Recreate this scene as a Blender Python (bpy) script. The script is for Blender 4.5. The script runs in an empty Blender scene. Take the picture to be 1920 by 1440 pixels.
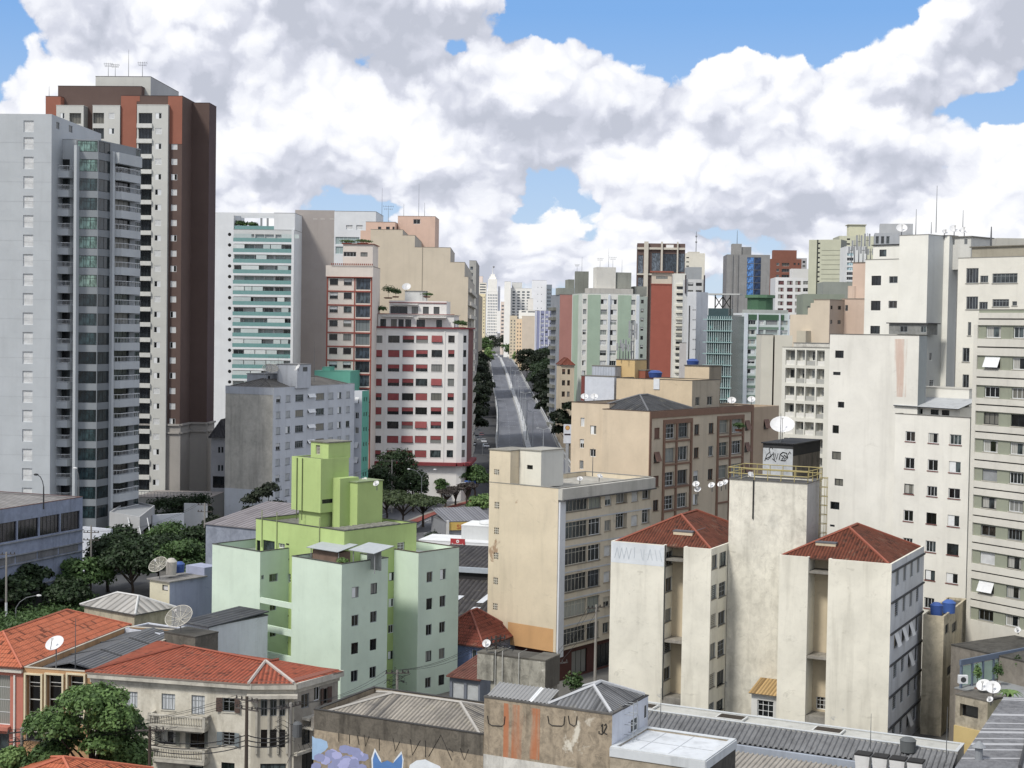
import bpy, math, random
import numpy as np
from mathutils import Matrix, Vector
R_ = math.radians
random.seed(7)
S = bpy.context.scene
C = S.collection
# ---------------- camera
CH = 39.0; F = 2900.0
pitch = math.atan((720-615)/F); roll = 0.016
_r = Vector((math.cos(roll), 0, math.sin(roll)))
_f = Vector((0, math.cos(pitch), -math.sin(pitch)))
_r = (_r - _f*_r.dot(_f)).normalized()
_u = _r.cross(_f).normalized()
cd = bpy.data.cameras.new('camera'); cam = bpy.data.objects.new('camera', cd); C.objects.link(cam)
m = Matrix(((_r.x, _u.x, -_f.x), (_r.y, _u.y, -_f.y), (_r.z, _u.z, -_f.z))).to_4x4()
m.translation = (0, 0, CH); cam.matrix_world = m
cd.sensor_width = 36; cd.lens = 36*F/1920; cd.clip_start = 1; cd.clip_end = 20000
S.camera = cam
S.view_settings.view_transform = 'Standard'; S.view_settings.look = 'None'
S.view_settings.exposure = 0.3; S.view_settings.gamma = 1
S.render.engine = 'CYCLES'
S.cycles.max_bounces = 5; S.cycles.diffuse_bounces = 3; S.cycles.glossy_bounces = 3
# ---------------- sun + world
SUN_AZ = R_(-137); SUN_EL = R_(50)      # azimuth from +Y towards +X
sd = Vector((math.sin(SUN_AZ)*math.cos(SUN_EL), math.cos(SUN_AZ)*math.cos(SUN_EL), math.sin(SUN_EL)))
sl = bpy.data.lights.new('sun', 'SUN'); sl.energy = 2.6; sl.angle = R_(10); sl.color = (1, .95, .87)
so = bpy.data.objects.new('sun', sl); C.objects.link(so)
so.rotation_euler = sd.to_track_quat('Z', 'Y').to_euler()
class NT:
 """tiny node-tree helper"""
 def __init__(s, nt): s.nt = nt; nt.nodes.clear()
 def n(s, t, **kw):
  x = s.nt.nodes.new(t)
  for k, v in kw.items(): setattr(x, k, v)
  return x
 def l(s, a, b): s.nt.links.new(a, b)
 def v(s, sock, val):
  if hasattr(val, 'is_linked') or isinstance(val, bpy.types.NodeSocket): s.l(val, sock)
  else: sock.default_value = val
 def math(s, op, a, b=0.0, c=0.0, clamp=False):
  x = s.n('ShaderNodeMath', operation=op); x.use_clamp = clamp
  s.v(x.inputs[0], a); s.v(x.inputs[1], b)
  if op in ('MULTIPLY_ADD',): s.v(x.inputs[2], c)
  return x.outputs[0]
 def noise(s, vec, scale, detail=3, rough=.5, dist=0.0, typ='FBM'):
  x = s.n('ShaderNodeTexNoise'); x.noise_type = typ
  s.l(vec, x.inputs['Vector']); x.inputs['Scale'].default_value = scale
  x.inputs['Detail'].default_value = detail; x.inputs['Roughness'].default_value = rough
  x.inputs['Distortion'].default_value = dist
  return x.outputs['Fac']
 def maprange(s, val, a, b, c=0., d=1., smooth=False):
  x = s.n('ShaderNodeMapRange'); x.clamp = True
  if smooth: x.interpolation_type = 'SMOOTHSTEP'
  s.v(x.inputs[0], val); x.inputs[1].default_value = a; x.inputs[2].default_value = b
  x.inputs[3].default_value = c; x.inputs[4].default_value = d
  return x.outputs[0]
 def mix(s, fac, a, b, blend='MIX'):
  x = s.n('ShaderNodeMix', data_type='RGBA', blend_type=blend)
  s.v(x.inputs[0], fac); s.v(x.inputs[6], a); s.v(x.inputs[7], b)
  return x.outputs[2]
 def mapping(s, vec, scale=(1, 1, 1), loc=(0, 0, 0)):
  x = s.n('ShaderNodeMapping'); s.l(vec, x.inputs[0]); x.inputs['Scale'].default_value = scale
  x.inputs['Location'].default_value = loc
  return x.outputs[0]
 def xyz(s, x, y, z=0.0):
  c = s.n('ShaderNodeCombineXYZ'); s.v(c.inputs[0], x); s.v(c.inputs[1], y); s.v(c.inputs[2], z)
  return c.outputs[0]
W = bpy.data.worlds.new('World'); S.world = W; W.use_nodes = True
SKYGAPS = [(1330, -40, 330, 150, .95, -.08), (1050, -20, 150, 100, .3, 0), (830, 100, 90, 24, .30, -.15), (-5, 100, 75, 70, .5, 0), (80, -10, 60, 40, .4, 0),
   (1850, 212, 80, 30, .34, 0), (1400, 292, 100, 30, .24, -.1), (475, 292, 110, 16, .16, .1), (845, 252, 50, 14, .12, 0), (760, 395, 120, 16, .14, 0), (1290, 330, 60, 25, .16, 0), (640, 250, 40, 20, .12, 0),
   (1150, 250, 420, 90, -.22, -.1), (1560, 190, 220, 70, -.2, .1), (500, 130, 300, 110, -.3, 0), (1830, 60, 120, 110, -.4, 0), (1060, 105, 120, 60, -.3, 0), (980, 230, 260, 60, -.16, 0), (560, 250, 160, 40, -.12, 0), (1350, 160, 160, 40, -.15, .1), (1250, 470, 900, 60, -.12, 0), (180, 60, 120, 60, -.2, 0), (600, 320, 260, 60, -.14, 0), (1040, 360, 130, 45, -.13, 0)]
SKYGREY = [(560, 40, 300, 45, .30, 0), (500, 170, 240, 60, .30, 0), (1180, 232, 210, 35, .40, 0), (1850, 120, 110, 50, .35, 0), (1000, 345, 180, 16, .3, 0), (600, 300, 90, 25, .2, 0), (1650, 300, 140, 28, .25, 0), (900, 450, 400, 22, .15, 0), (1450, 380, 200, 20, .15, 0), (250, 60, 100, 30, .2, 0), (60, 170, 90, 60, -.25, 0), (1200, 120, 260, 60, -.35, -.2), (950, 290, 330, 26, -.2, 0), (850, 60, 120, 40, -.15, 0)]
def make_world():
 t = NT(W.node_tree)
 out = t.n('ShaderNodeOutputWorld'); bg = t.n('ShaderNodeBackground')
 bg.inputs['Strength'].default_value = 0.1
 sky = t.n('ShaderNodeTexSky', sky_type='NISHITA'); sky.sun_disc = False
 sky.sun_elevation = SUN_EL; sky.sun_rotation = SUN_AZ; sky.air_density = 1.0; sky.dust_density = .6
 geo = t.n('ShaderNodeTexCoord'); sep = t.n('ShaderNodeSeparateXYZ'); t.l(geo.outputs['Generated'], sep.inputs[0])
 x, y, z = sep.outputs
 az = t.math('ARCTAN2', x, y); el = t.math('ARCSINE', z)
 elc = t.math('MAXIMUM', el, 0.0)
 # cloud coordinates: puffs get flatter and smaller towards the horizon
 elp = t.math('ADD', elc, .012)
 v = t.math('MULTIPLY', t.math('POWER', elp, .64), .86)
 u = az
 def vor(p, sc, sm):
  vo = t.n('ShaderNodeTexVoronoi', feature='SMOOTH_F1'); vo.voronoi_dimensions = '2D'; t.l(p, vo.inputs['Vector'])
  vo.inputs['Scale'].default_value = sc; vo.inputs['Smoothness'].default_value = sm
  return t.math('SUBTRACT', 1.0, vo.outputs['Distance'])
 def n2(p, sc, det, ro, di=0.0):
  x_ = t.n('ShaderNodeTexNoise'); x_.noise_dimensions = '2D'; t.l(p, x_.inputs['Vector']); x_.inputs['Scale'].default_value = sc
  x_.inputs['Detail'].default_value = det; x_.inputs['Roughness'].default_value = ro; x_.inputs['Distortion'].default_value = di
  return x_
 wn = n2(t.xyz(u, v), 18, 6, .6).outputs['Color']
 vm = t.n('ShaderNodeVectorMath', operation='MULTIPLY_ADD'); t.l(wn, vm.inputs[0]); vm.inputs[1].default_value = (.040, .034, 0); t.l(t.xyz(u, v), vm.inputs[2])
 q0 = vm.outputs[0]
 def height(du, dv):
  ad = t.n('ShaderNodeVectorMath', operation='ADD'); t.l(q0, ad.inputs[0]); ad.inputs[1].default_value = (du, dv, 0)
  q = ad.outputs[0]
  big = n2(q, 7.5, 2, .5).outputs['Fac']
  p1 = vor(q, 14, .3); p2 = vor(q, 33, .18); p3 = vor(q, 78, .12); fine = n2(q, 110, 3, .6).outputs['Fac']
  h = t.math('ADD', t.math('MULTIPLY', big, 1.0), t.math('MULTIPLY', p1, .50))
  h = t.math('ADD', h, t.math('MULTIPLY', p2, .24))
  h = t.math('ADD', h, t.math('MULTIPLY', p3, .13))
  return t.math('ADD', h, t.math('MULTIPLY', fine, .07)), big, q
 h0, big, q = height(0.0, 0.0)
 h1, _, _ = height(-.003, .0085)
 h2, _, _ = height(-.010, .026)
 rel = t.math('ADD', t.math('MULTIPLY', t.math('SUBTRACT', h0, h1), .9), t.math('MULTIPLY', t.math('SUBTRACT', h0, h2), .75))
 # where the blue shows: soft gaps given as directions
 def gap(px, py, sx, sy, amp, rot=0.0):
  a = t.math('SUBTRACT', az, (px-960)/F); b = t.math('SUBTRACT', el, (615-py)/F)
  c, s_ = math.cos(rot), math.sin(rot)
  a2 = t.math('ADD', t.math('MULTIPLY', a, c*F/sx), t.math('MULTIPLY', b, s_*F/sx))
  b2 = t.math('ADD', t.math('MULTIPLY', b, c*F/sy), t.math('MULTIPLY', a, -s_*F/sy))
  r2 = t.math('ADD', t.math('MULTIPLY', a2, a2), t.math('MULTIPLY', b2, b2))
  return t.math('MULTIPLY', t.math('EXPONENT', t.math('MULTIPLY', r2, -1.0)), amp)
 g = None
 for a in SKYGAPS:
  x_ = gap(*a); g = x_ if g is None else t.math('ADD', g, x_)
 dens = t.math('SUBTRACT', t.math('SUBTRACT', h0, g), .42)
 mask = t.maprange(dens, .40, .47, 0, 1, True)
 gr = None
 for a in SKYGREY:
  x_ = gap(*a); gr = x_ if gr is None else t.math('ADD', gr, x_)
 under = t.maprange(n2(t.xyz(az, t.math('MULTIPLY', el, 2.2)), 8, 3, .55, .4).outputs['Fac'], .35, .7, 0, 1, True)
 thick = t.maprange(dens, .48, .95, 0, 1)
 li = t.math('ADD', t.math('MULTIPLY', rel, 2.1), .70)
 li = t.math('SUBTRACT', li, t.math('MULTIPLY', t.math('ADD', t.math('MULTIPLY', under, .20), gr), thick))
 li = t.math('ADD', li, t.maprange(el, 0, .06, .06, 0))
 lc = t.maprange(li, .1, 1.0, 0, 1, False)
 cr = t.n('ShaderNodeValToRGB'); t.l(lc, cr.inputs[0])
 e = cr.color_ramp.elements
 e[0].position = 0; e[0].color = (4.5, 4.75, 5.5, 1); e[1].position = 1; e[1].color = (8.3, 8.35, 8.5, 1)
 k = cr.color_ramp.elements.new(.38); k.color = (5.7, 5.9, 6.7, 1)
 k = cr.color_ramp.elements.new(.7); k.color = (7.3, 7.45, 8.0, 1)
 bl = t.mix(t.maprange(el, 0.02, .2, 0, 1), (4.6, 5.8, 7.5, 1), (1.6, 3.5, 7.0, 1))
 skyc = t.mix(.8, sky.outputs[0], bl)
 col = t.mix(mask, skyc, cr.outputs[0])
 # below the horizon
 col = t.mix(t.maprange(el, -.02, 0.0), (2.2, 2.2, 2.2, 1), col)
 t.l(col, bg.inputs['Color']); t.l(bg.outputs[0], out.inputs[0])
make_world()
W.cycles.sampling_method = 'MANUAL'; W.cycles.sample_map_resolution = 512
# ---------------- geometry maths
def ray(px, py): return np.array(_f + _r*((px-960)/F) - _u*((py-720)/F))
CAM = np.array((0, 0, CH))
def yh(px): return 615 + roll*(px-960)
def P(px, py, Y):
 d = ray(px, py); return CAM + d*(Y/d[1])
def G(px, py, z=0.0):
 d = ray(px, py); return CAM + d*((z-CH)/d[2])
def zat(px, py, Y): return P(px, py, Y)[2]
# ---------------- materials
MATS = {}
def lin(c):
 if isinstance(c, str):
  c = [int(c[i:i+2], 16)/255 for i in (0, 2, 4)]
 v = [(x/12.92 if x <= .04045 else ((x+.055)/1.055)**2.4) for x in c[:3]]; g = v[0]*.25+v[1]*.6+v[2]*.15
 return tuple(g+(x-g)*.74 for x in v)+(1,)
def new_mat(name):
 m = bpy.data.materials.new(name); m.use_nodes = True
 t = NT(m.node_tree); o = t.n('ShaderNodeOutputMaterial'); b = t.n('ShaderNodeBsdfPrincipled')
 t.l(b.outputs[0], o.inputs[0])
 return m, t, b
def paint(c, dirt=.3, rough=.85, spec=.25, streak=1.0, stain='3a342c', scale=1.0, patch=0.0, patchc='8d8a86', rust=0.0):
 key = ('paint', c, dirt, rough, spec, streak, stain, scale, patch, patchc, rust)
 if key in MATS: return MATS[key]
 m, t, b = new_mat('paint_'+str(c)); base = lin(c)
 tc = t.n('ShaderNodeTexCoord').outputs['Object']
 n1 = t.noise(tc, .22*scale, 5, .6, .3)
 n2 = t.noise(t.mapping(tc, (.9*scale, .9*scale, .07*scale)), 1.0, 5, .6, .2)
 n3 = t.noise(tc, 2.2*scale, 6, .7)
 n4 = t.noise(t.mapping(tc, (1, 1, 1.6), (31, 7, 3)), .6*scale, 6, .72, .5)
 dk = tuple(x*.82 for x in base[:3])+(1,); lt = tuple(min(1, x*1.07+.004) for x in base[:3])+(1,)
 col = t.mix(t.maprange(n1, .35, .65), dk, lt)
 col = t.mix(min(1, .25+.75*dirt), base, col)
 st = lin(stain)
 f = t.math('MULTIPLY', t.maprange(n2, .52, .78), .55*dirt*streak)
 col = t.mix(f, col, st)
 f = t.math('MULTIPLY', t.maprange(n4, .60, .72), .5*dirt)
 col = t.mix(f, col, st)
 f = t.math('MULTIPLY', t.maprange(n3, .5, .8), .22*dirt)
 col = t.mix(f, col, st)
 if dirt > .7:
  n5 = t.noise(t.mapping(tc, (1, 1, .8), (3, 17, 9)), 1.1*scale, 7, .75, .6)
  col = t.mix(t.math('MULTIPLY', t.maprange(n5, .44, .62), .75*(dirt-.45)), col, st)
  col = t.mix(t.math('MULTIPLY', t.maprange(n5, .40, .30), .6*(dirt-.45)), col, tuple(min(1, x*1.35+.03) for x in base[:3])+(1,))
 if patch > 0:
  col = t.mix(t.maprange(t.noise(t.mapping(tc, (1, 1, 1), (5, 11, 2)), .26, 5, .6, .3), .70-.13*patch, .74-.13*patch), col, lin(patchc))
 if rust > 0:
  f = t.math('MULTIPLY', t.maprange(t.noise(t.mapping(tc, (1, 1, .06), (2, 5, 1)), 1.3, 5, .6, .3), .42, .56), rust)
  col = t.mix(f, col, lin('b8662a'))
 t.l(col, b.inputs['Base Color'])
 b.inputs['Roughness'].default_value = rough; b.inputs['Specular IOR Level'].default_value = spec
 bp = t.n('ShaderNodeBump'); bp.inputs['Strength'].default_value = .25; bp.inputs['Distance'].default_value = .03
 t.l(n3, bp.inputs['Height']); t.l(bp.outputs[0], b.inputs['Normal'])
 MATS[key] = m; return m
def plain(c, rough=.7, spec=.3, metal=0.0):
 key = ('plain', c, rough, spec, metal)
 if key in MATS: return MATS[key]
 m, t, b = new_mat('plain_'+str(c))
 base = lin(c)
 tc = t.n('ShaderNodeTexCoord').outputs['Object']
 col = t.mix(t.maprange(t.noise(tc, 1.7, 4, .65), .3, .7), tuple(x*.86 for x in base[:3])+(1,), base)
 t.l(col, b.inputs['Base Color'])
 b.inputs['Roughness'].default_value = rough; b.inputs['Specular IOR Level'].default_value = spec; b.inputs['Metallic'].default_value = metal
 MATS[key] = m; return m
def glass(c='1a2226', rough=.12, spec=.6):
 key = ('glass', c, rough, spec)
 if key in MATS: return MATS[key]
 m, t, b = new_mat('glass_'+str(c))
 base = lin(c)
 tc = t.n('ShaderNodeTexCoord').outputs['Object']
 n = t.noise(t.mapping(tc, (1.4, 1.4, .5)), 1.3, 3, .6)
 col = t.mix(t.maprange(n, .42, .6), tuple(x*.5 for x in base[:3])+(1,), tuple(min(1, x*1.7) for x in base[:3])+(1,))
 t.l(col, b.inputs['Base Color']); b.inputs['Roughness'].default_value = rough; b.inputs['Specular IOR Level'].default_value = spec
 MATS[key] = m; return m
def curtain(c='a8a8a0'):
 key = ('curt', c)
 if key in MATS: return MATS[key]
 m, t, b = new_mat('curtain_'+str(c)); base = lin(c)
 tc = t.n('ShaderNodeTexCoord').outputs['Object']
 w = t.n('ShaderNodeTexWave'); t.l(tc, w.inputs[0]); w.inputs['Scale'].default_value = 1.6; w.inputs['Distortion'].default_value = 2.0
 col = t.mix(w.outputs['Fac'], tuple(x*.62 for x in base[:3])+(1,), base)
 t.l(col, b.inputs['Base Color']); b.inputs['Roughness'].default_value = .35; b.inputs['Specular IOR Level'].default_value = .5
 MATS[key] = m; return m
def slat(c, per=.09, axis='Z'):
 key = ('slat', c, per, axis)
 if key in MATS: return MATS[key]
 m, t, b = new_mat('slat_'+str(c)); base = lin(c)
 tc = t.n('ShaderNodeTexCoord').outputs['Object']
 w = t.n('ShaderNodeTexWave', bands_direction=axis); t.l(tc, w.inputs[0]); w.inputs['Scale'].default_value = .314/per/1.0
 n = t.noise(tc, 1.1, 4, .6)
 col = t.mix(t.maprange(n, .35, .7), base, tuple(x*.8 for x in base[:3])+(1,))
 col = t.mix(t.math('MULTIPLY', t.maprange(w.outputs['Fac'], 0, .3, 1, 0), .35), col, tuple(x*.4 for x in base[:3])+(1,))
 t.l(col, b.inputs['Base Color']); b.inputs['Roughness'].default_value = .6
 bp = t.n('ShaderNodeBump'); bp.inputs['Distance'].default_value = .02; t.l(w.outputs['Fac'], bp.inputs['Height']); t.l(bp.outputs[0], b.inputs['Normal'])
 MATS[key] = m; return m
def tiles(c='b0502e', dark='4a2a1e', per=.26, row=.42, worn=.5, seed=0, rows=False):
 """roof covering; uses the UV map in metres: u along the eave, v up the slope"""
 key = ('tiles', c, dark, per, row, worn, seed, rows)
 if key in MATS: return MATS[key]
 m, t, b = new_mat('tiles_'+str(c)); base = lin(c); dk = lin(dark)
 uv = t.n('ShaderNodeUVMap').outputs[0]; sp = t.n('ShaderNodeSeparateXYZ'); t.l(uv, sp.inputs[0])
 su = t.math('SINE', t.math('MULTIPLY', sp.outputs[0], 2*math.pi/per))
 sa = t.math('FRACT', t.math('DIVIDE', sp.outputs[1], row))
 n3 = t.noise(uv, .9, 6, .75, .8)
 cell = t.n('ShaderNodeTexWhiteNoise'); cell.noise_dimensions = '2D'
 cu = t.math('FLOOR', t.math('DIVIDE', sp.outputs[0], per)); cv = t.math('FLOOR', t.math('DIVIDE', sp.outputs[1], row))
 t.l(t.xyz(cu, cv, seed), cell.inputs['Vector'])
 n1 = t.noise(uv, .35, 5, .65, .4); n2 = t.noise(uv, 2.3, 4, .7)
 col = t.mix(t.maprange(cell.outputs[0], 0, 1, 0, .55), base, tuple(x*.6 for x in base[:3])+(1,))
 col = t.mix(t.math('MULTIPLY', t.maprange(n1, .45, .68), worn), col, dk)
 col = t.mix(t.math('MULTIPLY', t.maprange(n2, .6, .72), worn), col, dk)
 col = t.mix(t.math('MULTIPLY', t.maprange(n3, .56, .66), .45*worn+.12), col, lin('8f8a72'))
 col = t.mix(t.math('MULTIPLY', t.maprange(cell.outputs[0], .93, .95), .6), col, dk)
 gr = t.maprange(su, -1, -.2, 1, 0) if not rows else t.math('MAXIMUM', t.maprange(sa, .0, .22, 1.1, 0), t.math('MULTIPLY', t.maprange(su, -1, -.4, 1, 0), .25))
 col = t.mix(t.math('MULTIPLY', gr, .62), col, tuple(x*.45 for x in dk[:3])+(1,))
 t.l(col, b.inputs['Base Color']); b.inputs['Roughness'].default_value = .85; b.inputs['Specular IOR Level'].default_value = .2
 hgt = t.math('ADD', su, t.math('MULTIPLY', t.math('SUBTRACT', 1.0, sa), .9))
 bp = t.n('ShaderNodeBump'); bp.inputs['Distance'].default_value = .05; t.l(hgt, bp.inputs['Height']); t.l(bp.outputs[0], b.inputs['Normal'])
 MATS[key] = m; return m
def leafmat(c1, c2, key=None):
 key = ('leaf', c1, c2)
 if key in MATS: return MATS[key]
 m, t, b = new_mat('leaves_'+str(c1))
 g = t.n('ShaderNodeNewGeometry')
 tc = t.n('ShaderNodeTexCoord').outputs['Object']
 n = t.noise(tc, .55, 3, .6)
 f = t.math('ADD', t.math('MULTIPLY', g.outputs['Random Per Island'], .55), t.math('MULTIPLY', t.maprange(n, .35, .65), .45))
 col = t.mix(f, lin(c1), lin(c2))
 t.l(col, b.inputs['Base Color']); b.inputs['Roughness'].default_value = .55; b.inputs['Specular IOR Level'].default_value = .3
 tr = t.n('ShaderNodeBsdfTranslucent'); t.l(col, tr.inputs[0])
 mx = t.n('ShaderNodeMixShader'); mx.inputs[0].default_value = .25
 t.l(b.outputs[0], mx.inputs[1]); t.l(tr.outputs[0], mx.inputs[2])
 o = [x for x in t.nt.nodes if x.type == 'OUTPUT_MATERIAL'][0]; t.l(mx.outputs[0], o.inputs[0])
 MATS[key] = m; return m
# ---------------- scene tree helpers
def tag(o, label=None, cat=None, group=None, kind=None):
 if label: o['label'] = label
 if cat: o['category'] = cat
 if group: o['group'] = group
 if kind: o['kind'] = kind
 return o
def thing(name, label, cat, loc, group=None):
 o = bpy.data.objects.new(name, None); C.objects.link(o); o.location = tuple(loc); o.empty_display_size = .5
 return tag(o, label, cat, group)
def wloc(o):
 v = np.zeros(3)
 while o is not None: v += np.array(o.location); o = o.parent
 return v
SPLIT = set('ledge beam vent painted_band corner_strip string_course fascia brown_trim spandrel_band groove joint_line terracotta_panel balcony_band red_cornice pilaster red_trim awning awning_slats white_fin green_stripe green_band cream_pier cream_band brown_upright fin sun_shelf rib balcony brown_frame pergola rust_stain roof_slats soot_band base_course screen post'.split())
class MB:
 def __init__(s): s.v = []; s.f = []; s.mi = []; s.mats = []; s.uv = []; s.any_uv = False; s.sm = []; s.cuts = []
 def cut(s): s.cuts.append(len(s.f))
 def m(s, mat):
  if mat not in s.mats: s.mats.append(mat)
  return s.mats.index(mat)
 def face(s, pts, mat, uv=None, smooth=False):
  i = len(s.v); s.v.extend([tuple(map(float, p)) for p in pts]); s.f.append(tuple(range(i, i+len(pts)))); s.mi.append(s.m(mat))
  s.uv.append(uv if uv is not None else [(0, 0)]*len(pts)); s.sm.append(smooth)
  if uv is not None: s.any_uv = True
 def box(s, a, b, mat, rot=0.0, piv=None):
  """axis box in local axes from a to b, turned by rot about piv (xy)"""
  (x0, y0, z0), (x1, y1, z1) = a, b
  c = [(x0, y0), (x1, y0), (x1, y1), (x0, y1)]
  if rot:
   px_, py_ = piv if piv is not None else (0, 0); cs, sn = math.cos(rot), math.sin(rot)
   c = [(px_+(x-px_)*cs-(y-py_)*sn, py_+(x-px_)*sn+(y-py_)*cs) for x, y in c]
  s.prism(c, z0, z1, mat)
 def prism(s, poly, z0, z1, mat, top=None, bottom=True):
  n = len(poly); s.cuts.append(len(s.f))
  for i in range(n):
   a, b = poly[i], poly[(i+1) % n]
   s.face([(a[0], a[1], z0), (b[0], b[1], z0), (b[0], b[1], z1), (a[0], a[1], z1)], mat)
  s.face([(p[0], p[1], z1) for p in poly], top or mat)
  if bottom: s.face([(p[0], p[1], z0) for p in reversed(poly)], mat)
 def tube(s, pts, r, mat, n=6, r1=None, caps=True):
  pts = [np.array(p, float) for p in pts]; rings = []
  for i, p in enumerate(pts):
   d = pts[min(i+1, len(pts)-1)]-pts[max(i-1, 0)]; d = d/(np.linalg.norm(d)+1e-9)
   a = np.cross(d, (0, 0, 1)) if abs(d[2]) < .9 else np.cross(d, (1, 0, 0)); a /= np.linalg.norm(a); b = np.cross(d, a)
   rr = r if r1 is None else r+(r1-r)*i/(len(pts)-1)
   rings.append([p+rr*(a*math.cos(2*math.pi*k/n)+b*math.sin(2*math.pi*k/n)) for k in range(n)])
  for i in range(len(rings)-1):
   for k in range(n):
    s.face([rings[i][k], rings[i][(k+1) % n], rings[i+1][(k+1) % n], rings[i+1][k]], mat, smooth=n > 4)
  if caps: s.face(rings[0][::-1], mat); s.face(rings[-1], mat)
 def lathe(s, prof, c, mat, n=16, tilt=None):
  """prof: list of (radius, height)"""
  c = np.array(c, float); M = tilt if tilt is not None else np.eye(3)
  rr = [[c+M@np.array((r*math.cos(2*math.pi*k/n), r*math.sin(2*math.pi*k/n), h)) for k in range(n)] for r, h in prof]
  for i in range(len(rr)-1):
   for k in range(n):
    s.face([rr[i][k], rr[i][(k+1) % n], rr[i+1][(k+1) % n], rr[i+1][k]], mat, smooth=True)
 def mesh(s, name, org=(0, 0, 0)):
  me = bpy.data.meshes.new(name); o = np.array(org)
  me.from_pydata([tuple(np.array(v)-o) for v in s.v], [], s.f)
  for mt in s.mats: me.materials.append(mt)
  me.polygons.foreach_set('material_index', s.mi)
  me.polygons.foreach_set('use_smooth', s.sm)
  if s.any_uv:
   ul = me.uv_layers.new(name='UVMap'); fl = [c for fu in s.uv for p in fu for c in p]; ul.data.foreach_set('uv', fl)
  return me
 def build(s, name, parent=None, **tg):
  if not s.f: return None
  if parent is not None and name in SPLIT and 1 < len(s.cuts) <= 100 and s.cuts[0] == 0:
   last = None
   for a, b in zip(s.cuts, s.cuts[1:]+[len(s.f)]):
    if b <= a: continue
    q = MB()
    for k in range(a, b): q.face([s.v[i] for i in s.f[k]], s.mats[s.mi[k]], s.uv[k] if s.any_uv else None, s.sm[k])
    q.cuts = []; last = q.build(name, parent, **tg)
   return last
  org = wloc(parent) if parent is not None else (np.mean(np.array(s.v), axis=0) if tg.pop('center', True) else (0, 0, 0))
  if parent is None: org = np.array((org[0], org[1], min(v[2] for v in s.v)))
  me = s.mesh(name, org); o = bpy.data.objects.new(name, me); C.objects.link(o)
  if parent is not None: o.parent = parent
  else: o.location = tuple(org)
  return tag(o, **tg)
def weld(o, d=.001):
 import bmesh
 bm = bmesh.new(); bm.from_mesh(o.data); bmesh.ops.remove_doubles(bm, verts=bm.verts, dist=d); bm.to_mesh(o.data); bm.free()
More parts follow.
